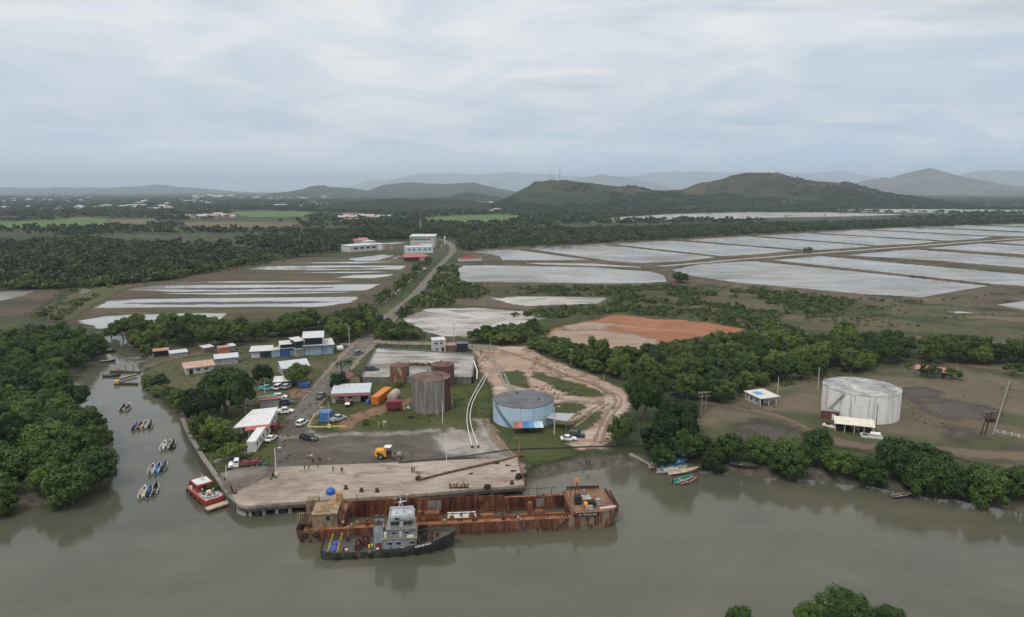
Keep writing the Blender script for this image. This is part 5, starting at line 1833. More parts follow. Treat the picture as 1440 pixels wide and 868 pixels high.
def mat_quay():
	m, t, b = principled('pinkish_quay_concrete')
	p = pos(t)
	n1 = t.noise(p, 0.06, 6, 0.6, 0.5)
	n2 = t.noise(t.vmul(p, (0.5, 1.3, 1)), 0.55, 6, 0.68)
	c = t.ramp(t.math('ADD', t.math('MULTIPLY', n1, .55), t.math('MULTIPLY', n2, .45)), [(.36, (.165, .135, .112)), (.46, (.255, .208, .175)), (.56, (.315, .267, .23)), (.68, (.39, .345, .305))])
	st = t.noise(t.vadd(t.vmul(p, (.35, 1, 1)), (50, 0, 0)), .28, 7, .66, .8)
	c = t.mix(t.mapr(st, .54, .68, 0, .75, True), c, (.115, .092, .078))
	rs = t.noise(t.vadd(t.vmul(p, (.25, 1, 1)), (9, 77, 0)), .22, 6, .6)
	c = t.mix(t.mapr(rs, .58, .70, 0, .7, True), c, (.25, .115, .072))
	# slab joints
	br = t.add('ShaderNodeTexBrick')
	t.inp(br.inputs['Vector'], t.vadd(p, (3, 2, 0)))
	br.inputs['Scale'].default_value = .16
	br.inputs['Mortar Size'].default_value = .006
	br.inputs['Color1'].default_value = br.inputs['Color2'].default_value = (1, 1, 1, 1)
	br.inputs['Mortar'].default_value = (.55, .5, .46, 1)
	c = t.mix(.7, c, br.outputs['Color'], 'MULTIPLY')
	t.inp(b.inputs['Base Color'], c)
	b.inputs['Roughness'].default_value = .9
	b.inputs['Specular IOR Level'].default_value = .15
	bp = t.add('ShaderNodeBump')
	bp.inputs['Strength'].default_value = .4
	bp.inputs['Distance'].default_value = .05
	t.inp(bp.inputs['Height'], n2)
	t.inp(b.inputs['Normal'], bp.outputs[0])
	return m

quay = thing('quay', 'long pinkish concrete quay along the river with the rusty barge moored to it', 'quay', (0, 0, 0))
mb = MB()
mb.prism(QW, QZ - .75, QZ)
mb.build('deck', mat_quay(), quay)
WET = rust('wet_concrete', [(.035, .033, .030), (.075, .070, .062), (.13, .12, .105)], .5)
front = [Vector((*q, 0)) for q in (QW[8], QW[7], QW[6], QW[5], QW[4])]
mb = MB()
for a, b in zip(front[:-1], front[1:]):
	mb.bar(a + Vector((0, .25, QZ - 1.0)), b + Vector((0, .25, QZ - 1.0)), .5, .7)
mb.build('edge_beam', WET, quay)
mb = MB()
for i in range(len(QW) - 1):
	pass
back = [Vector((*q, 0)) for q in (QW[0], QW[1], QW[2], QW[3])]
n = 16
for k in range(n):
	u = k / (n - 1)
	f = u * (len(front) - 1)
	i = min(int(f), len(front) - 2)
	q_ = front[i].lerp(front[i + 1], f - i)
	for dy in (.7, 5.0):
		mb = MB()
		mb.tube([(q_.x, q_.y + dy, -2), (q_.x, q_.y + dy, QZ - .8)], .42, 10)
		mb.build('pile', CONC if dy < 1 else WET, quay, smooth=True)
mb = MB()
for a, b in zip(front[:-1], front[1:]):
	mb.bar(a + Vector((0, 7.5, .6)), b + Vector((0, 7.5, .6)), .3, 2.6)
mb.build('retaining_wall', WET, quay)
for px, py in ((363, 708.5), (398, 704.5)):
	p = P(px, py, QZ)
	mb = MB()
	mb.tube([(p.x, p.y - .75, .8), (p.x, p.y - .25, .8)], .75, 14)
	mb.build('fender', RUBBER, quay, smooth=True)

# sea wall round the creek side of the port
SW = PP([(256, 589), (262, 604), (272, 622), (284, 642), (298, 662), (312, 682), (324, 698), (334, 708)], 2.2)
SWp = [tuple(v) for v in smooth_path(SW, 2.5)]
o, mb = slab_path('sea_wall', 'curved concrete sea wall holding the creek side of the port', 'sea wall', SWp, 1.1, -3, 2.25, WET)
mb.build('wall', WET, o)
bx = Vector((*SWp[0], 0))
mb = MB()
secs = []
for k, p in enumerate(SWp):
	a, b = Vector(SWp[max(k - 1, 0)]), Vector(SWp[min(k + 1, len(SWp) - 1)])
	t = (b - a).normalized()
	nn = Vector((-t.y, t.x))
	q_ = Vector(p) - bx.xy
	secs.append([(q_.x + nn.x * .62, q_.y + nn.y * .62, 2.26), (q_.x + nn.x * .62, q_.y + nn.y * .62, 2.46), (q_.x - nn.x * .5, q_.y - nn.y * .5, 2.46), (q_.x - nn.x * .5, q_.y - nn.y * .5, 2.26)])
mb.loft(secs, close=True, cap0=True, cap1=True)
mb.build('coping', pt('coping_concrete', (.21, .20, .18), var=.25, dirt=(.10, .095, .08), dirt_amt=.5), o)
# low kerb wall between lawn and quay apron
pts = PP([(302, 652), (322, 646), (346, 640), (352, 640)], GZ)
o, mb = slab_path('low_wall', 'low grey wall between the office lawn and the broken quay apron', 'wall', [tuple(v) for v in smooth_path(pts, 3)], .5, 1.5, 2.75, CONC)
mb.build('wall', CONC, o)
apron = G('broken_apron_soil', [(.13, .108, .09), (.21, .18, .155), (.30, .265, .235)], .12, .8, 1.2, 1.0, .3, blotch=[((.10, .085, .07), .25, .52, .66, .7, (1, 1, 1))])
patch('broken_apron', PP([(306, 667), (345, 654), (386, 657), (384, 668), (356, 680), (324, 694), (316, 684)], QZ), apron, QZ + .012)
# leaning timber stakes at the quay corner
for k in range(26):
	u = k / 25
	p = P(309 + 26 * u, 680 + 31 * u, 0.2)
	o = thing('timber_stake', 'dark leaning timber stake in the row at the quay corner behind the red launch', 'stake', (p.x + random.uniform(-.3, .3), p.y + random.uniform(-.4, .4), -1.2), 0, 'timber stakes at the quay corner')
	mb = MB()
	mb.tube([(0, 0, 0), (random.uniform(-.35, .2), random.uniform(-.3, .3), random.uniform(3.6, 5.0))], [.17, .12], 7)
	mb.build('stake', RUST_DK, o)

# ------------------------------------------------------------------ the rusty barge
barge = thing('barge', 'long heavily rusted open barge moored along the quay', 'barge', (-43.45, 127.15, 0), math.atan2(6.45, 64.99))
BL, BW, BZ = 66.3, 11.6, 2.8

def mat_hull():
	m, t, b = principled('rusted_hull_plate')
	co = objco(t)
	sep = t.add('ShaderNodeSeparateXYZ')
	t.inp(sep.inputs[0], co)
	n1 = t.noise(t.vmul(co, (1, 1, .22)), .42, 7, .64, .3)
	n2 = t.noise(t.vmul(co, (2.2, 1, .12)), 1.6, 6, .6)
	c = t.ramp(t.math('ADD', t.math('MULTIPLY', n1, .6), t.math('MULTIPLY', n2, .4)), [(.34, (.030, .015, .012)), (.43, (.075, .030, .020)), (.53, (.13, .052, .029)), (.66, (.22, .115, .062))])
	pale = t.noise(t.vmul(co, (.9, 1, .3)), .9, 7, .66, .5)
	bow = t.mapr(sep.outputs[0], 42, 63, 0, .13)
	stern = t.mapr(sep.outputs[0], 1, 9, .06, 0)
	low = t.mapr(sep.outputs[2], .1, 1.2, .07, 0)
	f = t.mapr(t.math('ADD', pale, t.math('ADD', bow, t.math('ADD', low, stern))), .57, .70, 0, .85)
	c = t.mix(f, c, (.20, .19, .145))
	t.inp(b.inputs['Base Color'], c)
	b.inputs['Roughness'].default_value = .85
	b.inputs['Specular IOR Level'].default_value = .2
	return m

HULL_M = mat_hull()

def bsec(x):
	"""plan half-shape: near and far edge of the hull at x"""
	if x > BL - 3:
		k = (x - (BL - 3)) / 3
		return 1.9 * k ** 2, BW - 2.4 * k ** 2
	if x < 2:
		k = (2 - x) / 2
		return .7 * k ** 2, BW - .7 * k ** 2
	return 0, BW

bxs = [0, .6, 1.2, 2, 4, 9, 20, 32, 44, 56, 57, 60, BL - 3, BL - 2, BL - 1, BL - .3, BL + .4]
mb = MB()
secs = []
for x in bxs:
	a, c = bsec(min(x, BL))
	zt = BZ if x < 56.5 else BZ + .9 + .35 * (x - 57) / 8
	rk = .9 if x < 1 else (-1.1 if x > BL - 1.2 else 0)
	secs.append([(x, a, zt), (x + rk * .3, a, 1.0), (x + rk, a + .35, -1.0), (x + rk, c - .35, -1.0), (x + rk * .3, c, 1.0), (x, c, zt)])
mb.loft(secs, cap0=True, cap1=True)
mb.build('hull', HULL_M, barge)
# decks
DECK_M = rust('barge_deck_rust', [(.075, .032, .020), (.16, .068, .036), (.25, .115, .056), (.30, .18, .11)], .5, streak=1)
mb = MB()
e = .002

def plate(x0, x1, y0, y1, z, m=mb, t=.06):
	m.box(((x0 + x1) / 2, (y0 + y1) / 2, z - t / 2), (x1 - x0, y1 - y0, t))

plate(1.6, 9, .06, BW - .06, BZ - .03)
plate(9.01, 56.4, .06, 1.45, BZ - .03)
plate(9.01, 56.4, BW - 1.3, BW - .06, BZ - .03)
mb.build('main_deck', DECK_M, barge)
mb = MB()
for a, c in zip([57, 60, BL - 3, BL - 2, BL - 1], [60, BL - 3, BL - 2, BL - 1, BL - .1]):
	y0a, y1a = bsec(a)
	y0b, y1b = bsec(c)
	za, zc = [BZ + .85 + .35 * (q - 57) / 8 for q in (a, c)]
	mb.poly([(a, y0a + .08, za), (c, y0b + .08, zc), (c, y1b - .08, zc), (a, y1a - .08, za)])
mb.poly([(56.45, .06, BZ - .04), (57, .08, BZ + .85), (57, BW - .08, BZ + .85), (56.45, BW - .06, BZ - .04)])
mb.build('fore_deck', rust('fore_deck_rust', [(.10, .052, .034), (.17, .095, .062), (.23, .145, .10)], .6, streak=1), barge)
# hold
mb = MB()
mb.box((32.7, 1.42, 1.1), (47.2, .12, 3.4))
mb.box((26.0, BW - 1.25, 1.5), (33.8, .14, 4.5))
mb.box((49.6, BW - 1.25, 1.2), (13.4, .14, 3.7))
mb.box((9.05, BW / 2, 1.1), (.12, BW - 2.7, 3.4))
mb.box((56.35, BW / 2, 1.1), (.12, BW - 2.7, 3.4))
mb.box((32.7, BW / 2, -.42), (47.2, BW - 2.7, .1))
for k in range(38):
	x = 9.8 + k * 1.24
	mb.box((x, BW - 1.42, 1.2), (.10, .22, 3.6))
for x in (21, 26.8, 33.5, 43.6, 50):
	h = {26.8: 2.6, 43.6: 3.0}.get(x, 1.6)
	mb.box((x, BW / 2 + .9, h / 2 - .4), (.14, BW - 4.4, h))
mb.build('hold', RUST_A, barge)
GFP = rust('grey_flaked_plate', [(.12, .085, .072), (.19, .155, .14), (.25, .22, .20)], .8)
for x, z, w, h in ((27.6, 2.0, 3.0, 2.4), (51.0, 1.6, 1.8, 2.0), (20.5, 1.4, 1.2, 1.6)):
	MB().box((x, BW - 1.60, z), (w, .10, h)).build('patch_plate', GFP, barge)
# coaming strip and hatch boxes
mb = MB()
mb.box((34, 1.62, BZ + .16), (44, .14, .34))
mb.build('coaming', RUST_B, barge)
for x, y, sx, sy, sz in ((27.2, 2.3, 3.0, 1.5, 1.9), (24.7, 2.2, .9, .9, 2.2), (38.6, 2.0, 2.6, 1.2, 1.0), (45.0, 1.9, 4.2, 1.0, .6), (52.2, 1.9, 5.2, 1.0, .65), (47.8, 3.2, .9, .9, 2.6), (49.6, 2.2, 1.7, 1.2, 1.3)):
	mb = MB()
	mb.box((x, y, BZ + sz / 2 - .3), (sx, sy, sz))
	h = mb.build('hatch_box', RUST_B, barge)
for x in (31.9, 34.9):
	mb = MB()
	mb.box((x, 3.5, 2.75), (2.9, 2.3, .08), rx=R(12))
	mb.build('hatch_cover', pt('chalky_white_steel', (.58, .57, .56), dirt=(.2, .17, .15), dirt_amt=.35), barge)
# catwalk pipes over the hold and their posts
mb = MB()
mb.tube([(10, 3.0, 3.5), (26, 3.0, 3.4), (40, 2.9, 3.5), (56.5, 2.9, 3.6)], .11, 6)
mb.tube([(30, 4.6, 3.2), (56.5, 4.4, 3.3)], .09, 6)
for x in np.arange(26, 57, 3.7):
	mb.bar((x, 2.95, -.3), (x, 2.95, 3.5), .12)
mb.build('catwalk_pipe', RUST_DK, barge)
# rails
for nm, y, x0, x1 in (('far_rail', BW - .35, 38, 56), ('near_rail', .25, 46, 57)):
	mb = MB()
	for x in np.arange(x0, x1, 2.6):
		mb.bar((x, y, BZ), (x + random.uniform(-.1, .1), y, BZ + (1.7 if y > 5 else 1.0)), .10)
	mb.bar((x0, y, BZ + (1.65 if y > 5 else .95)), (x1 - 1.2, y, BZ + (1.68 if y > 5 else .9)), .08)
	mb.build('railing', RUST_DK, barge)
# near-side ladder, fenders
for x in (1.9, 4.1):
	mb = MB()
	mb.lathe([(.40, -.16), (.66, -.10), (.72, 0), (.66, .10), (.40, .16)], 16)
	ob = mb.build('tyre_fender', RUBBER, barge, smooth=True)
	ob.location = (x, -.2, 1.75)
	ob.rotation_euler = (math.pi / 2, 0, 0)
mb = MB()
mb.bar((51.8, -.12, BZ), (52.2, -.12, -.3), .22)
mb.bar((55.5, -.12, BZ - .1), (52.6, -.14, .2), .14)
mb.bar((40, -.10, BZ), (40.3, -.10, 2.2), .12)
mb.build('fender_post', RUST_DK, barge)
# deckhouse at the stern
TAN = rust('stained_tan_paint', [(.065, .042, .03), (.15, .11, .07), (.24, .185, .12), (.15, .07, .038)], .75, streak=.3)
dh = MB()
dh.box((5.7, 3.6, BZ + 1.4), (4.8, 5.4, 2.8))
d = dh.build('deckhouse', TAN, barge)
mb = MB()
mb.box((5.7, 3.6, BZ + 2.87), (5.1, 5.7, .14))
for k in range(6):
	mb.box((5.3 + .3 * (k % 3), 1.8 + k * .75, BZ + 3.05), (2.6 - .7 * (k % 2), .34, .22), rz=.1 * (k % 3))
mb.build('roof', rust('stained_tan_roof', [(.06, .045, .035), (.19, .14, .095), (.30, .225, .15), (.24, .12, .06)], .9, streak=1), d)
mb = MB()
mb.box((6.4, .88, BZ + 1.95), (.85, .1, .95))
mb.box((8.22, 2.6, BZ + 1.2), (.1, .9, 1.9))
mb.box((8.22, 5.2, BZ + 1.9), (.1, .9, .8))
mb.build('window', GLASS, d)
mb = MB()
mb.box((2.1, 8.3, BZ + 1.5), (2.4, 2.2, 3.0))
s_ = mb.build('store', TAN, barge)
mb = MB()
mb.box((6.6, 5.6, BZ + 3.2), (2.2, 1.5, .6), rz=.3, taper=.5)
mb.box((7.8, 7.3, BZ + 2.2), (1.5, 1.2, 4.4), taper=.8)
mb.build('vent_trunk', rust('orange_flake', [(.20, .10, .05), (.36, .19, .09), (.42, .28, .17)], .9), barge)
mb = MB()
for k in range(9):
	mb.bar((-.0 + .36 * k, 2.4 + .02 * k, BZ), (.0 + .36 * k, 3.2 + .02 * k, BZ + 2.1), .12)
mb.bar((-.2, 3.2, BZ + 2.1), (3.1, 3.4, BZ + 2.2), .16)
mb.bar((-.2, 2.3, BZ + .15), (3.1, 2.4, BZ + .15), .16)
mb.build('slatted_rack', TAN, barge)
mb = MB()
mb.tube([(.4, 1.2, BZ + .9), (3.0, 1.1, BZ + .9)], .32, 10)
mb.tube([(.6, 1.9, BZ + .35), (2.8, 1.9, BZ + .35)], .25, 10)
for x, y in ((.9, .6), (1.6, 3.6), (2.5, .7), (2.9, 4.8)):
	mb.tube([(x, y, BZ), (x, y, BZ + .7)], .2, 8)
mb.build('deck_pipe', RUST_DK, barge)
mb = MB()
for x, y in ((9.4, 1.0), (8.9, .7), (18, .7), (33, .8), (44, .8), (55, .6)):
	for dx in (-.3, .3):
		mb.tube([(x + dx, y, BZ), (x + dx, y, BZ + .6)], .14, 8)
mb.build('bollard', RUST_DK, barge)
# clutter round the deckhouse and along the walkways
rr = random.Random(9)
for k, (x, y, z) in enumerate([(1.2, 5.6, 0), (2.0, 6.3, 0), (3.0, 6.9, 0), (4.4, 8.6, 0), (6.0, 9.6, 0), (7.5, 9.0, 0), (8.6, 6.9, 0), (1.0, 9.9, 0), (3.6, 10.2, 0), (8.7, 2.2, 0), (11, .7, 0), (14.2, .8, 0), (17, .7, 0), (22, .8, 0), (29.8, .7, 0), (36, .8, 0), (42, .7, 0), (12, 11, 0), (19, 11, 0), (29, 11, 0), (37, 11, 0)] + [(rr.uniform(10, 56), rr.uniform(1.5, 3.6), -.3) for _ in range(16)] + [(rr.uniform(10, 56), rr.uniform(10.2, 11.3), 0) for _ in range(9)]):
	mb = MB()
	mb.box((x, y, BZ + z + .35), (rr.uniform(.4, 1.2), rr.uniform(.3, .9), rr.uniform(.4, 1.0)), rz=rr.random() * 3, taper=rr.uniform(.5, 1))
	if k % 2:
		mb.tube([(x, y, BZ), (x + rr.uniform(-.4, .4), y + rr.uniform(-.2, .2), BZ + rr.uniform(1.0, 2.6))], .09, 6)
	mb.build('deck_fitting', (RUST_DK, RUST_B, TAN, RUST_A)[k % 4], barge)
# forecastle gear
fz = BZ + .9
mb = MB()
mb.bar((58.0, 6.6, fz), (58.5, 6.4, fz + 4.6), .2)
mb.bar((59.5, 6.4, fz), (58.5, 6.4, fz + 3.6), .16)
mb.bar((57.2, 7.4, fz), (57.4, 7.2, fz + 3.4), .12)
f_ = mb.build('derrick', RUST_B, barge)
mb = MB()
mb.box((58.4, 6.4, fz + 4.5), (1.1, .5, .8), taper=.7)
mb.build('derrick_head', pt('faded_orange', (.50, .20, .10)), f_)
MB().box((58.3, 4.6, fz + .9), (1.3, 1.5, 1.8)).build('winch_house', DARK, barge)
MB().box((60.8, 2.6, fz + .75), (1.4, 1.2, 1.5), rz=.2).build('winch_house', DARK, barge)
GMC = pt('grey_machinery', (.33, .34, .33), dirt=(.14, .08, .05), dirt_amt=.45)
MB().box((60.2, 4.6, fz + 1.3), (2.0, 1.6, .12), rx=.2).box((60.2, 4.6, fz + .6), (.9, .9, 1.2)).build('winch', GMC, barge)
MB().box((62.4, 3.2, fz + .8), (.9, .9, 1.4), rz=.3).build('windlass', GMC, barge)
MB().box((60.2, 1.4, fz + .55), (1.7, .9, .8), rz=.1, taper=.8).build('deck_locker', GMC, barge)
MB().box((60.2, 7.6, fz + .9), (.5, .6, 1.5), rz=.4).build('vent', GMC, barge)
mb = MB()
mb.tube([(59.2, 2.3, fz + .9), (59.9, 2.3, fz + .9)], .55, 12)
mb.build('rope_drum', pt('bright_orange', (.62, .26, .03)), barge)
mb = MB()
for k in range(9):
	x = 57.3 + k * .85
	mb.bar((x, BW - .5 - .02 * k, fz), (x, BW - .5, fz + .75), .14)
for k in range(6):
	mb.bar((BL - .7, 2.6 + k * 1.1, fz), (BL - .6, 2.6 + k * 1.1, fz + .7), .14)
mb.bar((57, BW - .5, fz + .7), (BL - 2, BW - .9, fz + .85), .22, .5)
mb.bar((BL - .9, BW - 2.2, fz + .8), (BL - .5, 2.2, fz + .8), .22, .5)
mb.build('bulwark', RUST_DK, barge)
mb = MB()
mb.box((BL - 2.2, 1.5, fz + .32), (3.6, .7, .16), rz=.18)
mb.build('deck_edge', pt('chalky_pale_paint', (.56, .47, .43), dirt=(.25, .13, .09), dirt_amt=.4), barge)
mb = MB()
mb.box((59.6, -.04, BZ + .60), (4.6, .06, .85))
npl = mb.build('name_board', pt('black_board', (.016, .016, .016)), barge)
mb = MB()
for k, (w, h, dx) in enumerate(((.30, .5, 0), (.12, .5, .42), (.34, .12, .75), (.30, .5, 1.1), (.14, .5, 1.5), (.32, .38, 1.85), (.30, .5, 2.3), (.3, .16, 2.7), (.3, .5, 3.1), (.22, .5, 3.5))):
	mb.box((57.8 + dx, -.085, BZ + .60 + (.1 if k == 2 else 0)), (w, .02, h))
mb.build('worn_lettering', pt('worn_white_letters', (.62, .60, .57), dirt=(.05, .05, .05), dirt_amt=.6, scale=3), npl)
# scrap lying in the hold
SCRAP = rust('scrap_rust', [(.05, .028, .02), (.13, .055, .035), (.22, .13, .09)], 1.2, streak=1)
rr = random.Random(4)
mb = MB()
for k in range(46):
	x, y = rr.uniform(10, 55), rr.uniform(3.5, 8.6)
	mb.box((x, y, -.2 + rr.random() * .2), (rr.uniform(.3, 1.8), rr.uniform(.3, 1.0), rr.uniform(.2, .8)), rz=rr.random() * 3, taper=.7)
ob = mb.build('scrap', SCRAP, barge)
ob['kind'] = 'stuff'

# ------------------------------------------------------------------ the tug
tug = thing('tugboat', 'grey and black harbour tug with stepped grey wheelhouse lying alongside the rusty barge', 'tugboat', (-37.1, 123.75, 0), R(6.0))
TL, TB = 25.6, 6.5

def tsec(x):
	u = x / TL
	if u < .10:
		hb = TB / 2 * (.74 + .26 * math.sin(u / .10 * math.pi / 2))
	elif u < .58:
		hb = TB / 2
	else:
		k = (u - .58) / .42
		hb = TB / 2 * max(0.004, (1 - k ** 2.9)) ** .72
	sheer = 1.05 + .25 * max(0, .15 - u) / .15 + 1.75 * max(0, (u - .45) / .55) ** 1.8
	return hb, sheer

def mat_tug():
	m, t, b = principled('scuffed_black_hull')
	co = objco(t)
	n = t.noise(t.vmul(co, (1, 1, .7)), .9, 7, .64)
	c = t.ramp(n, [(.35, (.016, .017, .016)), (.6, (.040, .040, .036)), (.72, (.075, .060, .048))])
	sep = t.add('ShaderNodeSeparateXYZ')
	t.inp(sep.inputs[0], co)
	mid = t.mapr(t.math('ABSOLUTE', t.math('SUBTRACT', sep.outputs[0], 9.0)), 2, 9, .10, 0)
	p2 = t.noise(t.vadd(t.vmul(co, (1.0, 1, 1.6)), (4, 3, 8)), 1.3, 6, .62, .3)
	c = t.mix(t.mapr(t.math('ADD', p2, mid), .66, .72, 0, .8), c, (.29, .24, .21))
	p3 = t.noise(t.vadd(co, (14, 3, 2)), 1.1, 6, .65)
	c = t.mix(t.mapr(p3, .62, .70, 0, .7), c, (.10, .045, .03))
	t.inp(b.inputs['Base Color'], c)
	b.inputs['Roughness'].default_value = .6
	return m

TUGH = mat_tug()
xs_ = [0, .25, .8, 1.6, 2.6, 5, 8, 11, 14, 16, 18, 19.5, 21, 22.3, 23.4, 24.3, 25, 25.5]
mb = MB()
secs, ins, dk = [], [], []
for x in xs_:
	hb, sh = tsec(x)
	bw = sh + .55 + .25 * (x / TL) ** 2
	fl = 1 - .35 * max(0, (x / TL - .6) / .4)
	lean = .55 * max(0, (x / TL - .75) / .25) ** 2
	secs.append([(x + lean, hb, bw), (x + lean * .6, hb * (1 if x < 14 else 1.0), sh), (x, hb * .96 * fl, .15), (x - lean, hb * .78 * fl, -1.0), (x - lean, -hb * .78 * fl, -1.0), (x, -hb * .96 * fl, .15), (x + lean * .6, -hb, sh), (x + lean, -hb, bw)])
	hi = max(hb - .16, .01)
	ins.append([(x + lean - .03, hi, bw), (x + lean * .6, hi, sh + .02)])
	dk.append((x + lean * .6, hi, sh + .02))
mb.loft(secs, 0, cap0=True)
for s in (1, -1):
	for k in range(len(xs_) - 1):
		a, b = secs[k][0 if s > 0 else 7], secs[k + 1][0 if s > 0 else 7]
		i0, i1 = ins[k][0], ins[k + 1][0]
		i0, i1 = (i0[0], s * i0[1], i0[2]), (i1[0], s * i1[1], i1[2])
		j0, j1 = ins[k][1], ins[k + 1][1]
		j0, j1 = (j0[0], s * j0[1], j0[2]), (j1[0], s * j1[1], j1[2])
		mb.poly([a, b, i1, i0], 0)
		mb.poly([i0, i1, j1, j0], 1)
tin = pt('tug_bulwark_inside', (.075, .085, .075), dirt=(.11, .06, .04), dirt_amt=.4)
mb.build('hull', [TUGH, tin], tug, fix=False)
mb = MB()
for k in range(len(xs_) - 1):
	a, b = dk[k], dk[k + 1]
	mb.poly([a, b, (b[0], -b[1], b[2]), (a[0], -a[1], a[2])])
mb.build('deck', pt('tug_deck', (.060, .066, .058), dirt=(.09, .05, .034), dirt_amt=.3, scale=1.2), tug)
GREY = pt('tug_grey_paint', (.185, .195, .205), dirt=(.15, .13, .11), dirt_amt=.22, streak=True)
LGREY = pt('tug_blue_grey_paint', (.25, .285, .325), dirt=(.13, .11, .095), dirt_amt=.3, streak=True)
TWH = pt('tug_white_paint', (.42, .44, .47), dirt=(.25, .20, .16), dirt_amt=.2, streak=True)

def deckhouse(name, x0, x1, hy, z0, z1, m, flare=0.0):
	mb = MB()
	a = [(x0, -hy, z0), (x1, -hy * .92, z0), (x1, hy * .92, z0), (x0, hy, z0)]
	b = [(x0, -hy - flare, z1), (x1 + flare * 2, -hy * .92 - flare, z1), (x1 + flare * 2, hy * .92 + flare, z1), (x0, hy + flare, z1)]
	mb.loft([a, b], close=True, cap0=True, cap1=True)
	return mb.build(name, m, tug)

def port_win(par, x, y, z, w, h, m=GLASS, nm='window', fr=True):
	s = -1 if y < 0 else 1
	mb = MB()
	mb.box((x, y + s * .02, z), (w, .06, h))
	ob = mb.build(nm, m, par)
	if fr:
		m2 = MB()
		for dz in (h / 2 + .04, -h / 2 - .04):
			m2.box((x, y + s * .03, z + dz), (w + .16, .1, .07))
		m2.build('frame', TWH, ob)
	return ob

low = deckhouse('lower_house', 12.0, 18.3, 2.45, 1.1, 3.4, LGREY)
mid = deckhouse('middle_house', 12.9, 18.1, 2.15, 3.5, 5.5, GREY)
whl = deckhouse('wheelhouse', 13.4, 17.6, 1.85, 5.62, 7.35, GREY)
vis = deckhouse('visor', 13.2, 17.75, 1.95, 7.42, 8.05, TWH, .14)
mb = MB()
mb.box((15.0, 0, 3.45), (6.9, 5.3, .1))
mb.box((15.4, 0, 5.55), (5.6, 4.7, .12))
mb.build('bridge_deck', pt('tug_upper_deck', (.24, .235, .20), dirt=(.12, .08, .05), dirt_amt=.3), tug)
mb = MB()
for y in (-1.95, 1.95):
	mb.box((15.4, y, 8.4), (4.5, .08, .62))
mb.box((13.2, 0, 8.4), (.08, 3.9, .62))
mb.box((17.7, 0, 8.4), (.08, 3.7, .62))
mb.build('parapet', TWH, tug)
for s in (-1, 1):
	for x, w in ((13.85, .78), (14.72, .84), (16.28, .84), (17.12, .74)):
		port_win(whl, x, s * 1.84, 6.72, w, .8, fr=False)
	port_win(whl, 15.5, s * 1.86, 6.5, .62, 1.35, TWH, 'door', False)
	for x in (14.0, 16.5):
		port_win(mid, x, s * 2.14, 4.65, .8, .6)
	port_win(mid, 15.3, s * 2.14, 4.4, .65, 1.5, TWH, 'door', False)
	for x in (13.2, 14.8, 17.6):
		port_win(low, x, s * 2.42, 2.5, .9, .6)
	port_win(low, 16.3, s * 2.44, 2.2, .7, 1.7, pt('tug_door_grey', (.20, .22, .24)), 'door', False)
port_win(vis, 14.7, -2.02, 7.95, .85, .45, fr=False)
mb = MB()
for y in (-1.2, -.4, .4, 1.2):
	mb.box((17.62, y, 6.75), (.06, .66, .66))
mb.build('window', GLASS, whl)
# casing and funnels
cas = deckhouse('engine_casing', 10.2, 12.0, 2.3, 1.1, 5.2, LGREY)
mb = MB()
mb.box((11.0, -1.55, 1.9), (1.2, 1.5, 1.5))
mb.build('door', rust('dark_red_door', [(.10, .03, .025), (.15, .05, .04)], 1), cas)
fun = MB()
for y in (-1.5, 1.5):
	fun.box((11.0, y, 5.95), (1.7, 1.3, 1.6), taper=.92)
fn = fun.build('funnel', LGREY, tug)
for y in (-1.5, 1.5):
	MB().box((11.0, y, 6.83), (1.7, 1.3, .22)).tube([(11.2, y, 6.8), (11.1, y, 7.6)], .16, 8).build('exhaust', RUST_DK, fn)
# mast
mb = MB()
mb.bar((14.4, 0, 8.0), (15.3, 0, 10.6), .22)
mb.bar((16.1, .5, 8.0), (15.5, 0, 10.6), .14)
mb.bar((16.1, -.5, 8.0), (15.5, 0, 10.6), .14)
mb.bar((15.4, 0, 10.4), (15.3, 0, 13.3), .13)
mb.bar((15.4, -.95, 11.0), (15.4, .95, 11.0), .13)
mb.bar((15.0, 0, 10.9), (16.6, 0, 11.0), .14)
mb.bar((16.5, 0, 11.0), (16.6, 0, 12.4), .10)
mb.bar((14.4, 0, 11.5), (14.5, 0, 12.8), .06)
mast = mb.build('mast', TWH, tug)
mb = MB()
mb.box((15.6, -.1, 10.9), (1.4, .3, .16), rz=.4)
mb.lathe([(.02, 0), (.30, .08), (.36, .35), (.25, .6), (.02, .72)], 12, (16.9, -.9, 8.1))
mb.lathe([(.02, 0), (.18, .05), (.2, .25), (.02, .4)], 10, (16.6, 0, 12.3))
mb.build('radar', TWH, mast, smooth=True)
# life rafts and gear
for x, y, z in ((12.4, -2.0, 3.9), (17.2, -2.3, 3.75)):
	mb = MB()
	if x < 14:
		mb.tube([(x, y, z - .3), (x, y, z + .9)], [.30, .34], 10)
	else:
		mb.tube([(x - .6, y, z), (x + .6, y, z)], .34, 10)
	mb.build('life_raft', pt('raft_cream', (.62, .58, .50)), tug, smooth=True)
REDM = rust('deck_gear_red', [(.025, .014, .012), (.075, .026, .020), (.13, .05, .038)], 1)
for x, y in ((7.0, -1.0), (8.3, .4), (19.8, 0)):
	_, sh = tsec(x)
	mb = MB()
	mb.tube([(x, y - .9, sh + .8), (x, y + .9, sh + .8)], .42, 12)
	for s in (-.95, .95):
		mb.tube([(x, y + s - .06, sh + .8), (x, y + s + .06, sh + .8)], .72, 14)
		mb.box((x, y + s * 1.1, sh + .4), (.9, .15, .9), taper=.6)
	mb.build('winch', REDM if x < 10 else DARK, tug, smooth=False)
mb = MB()
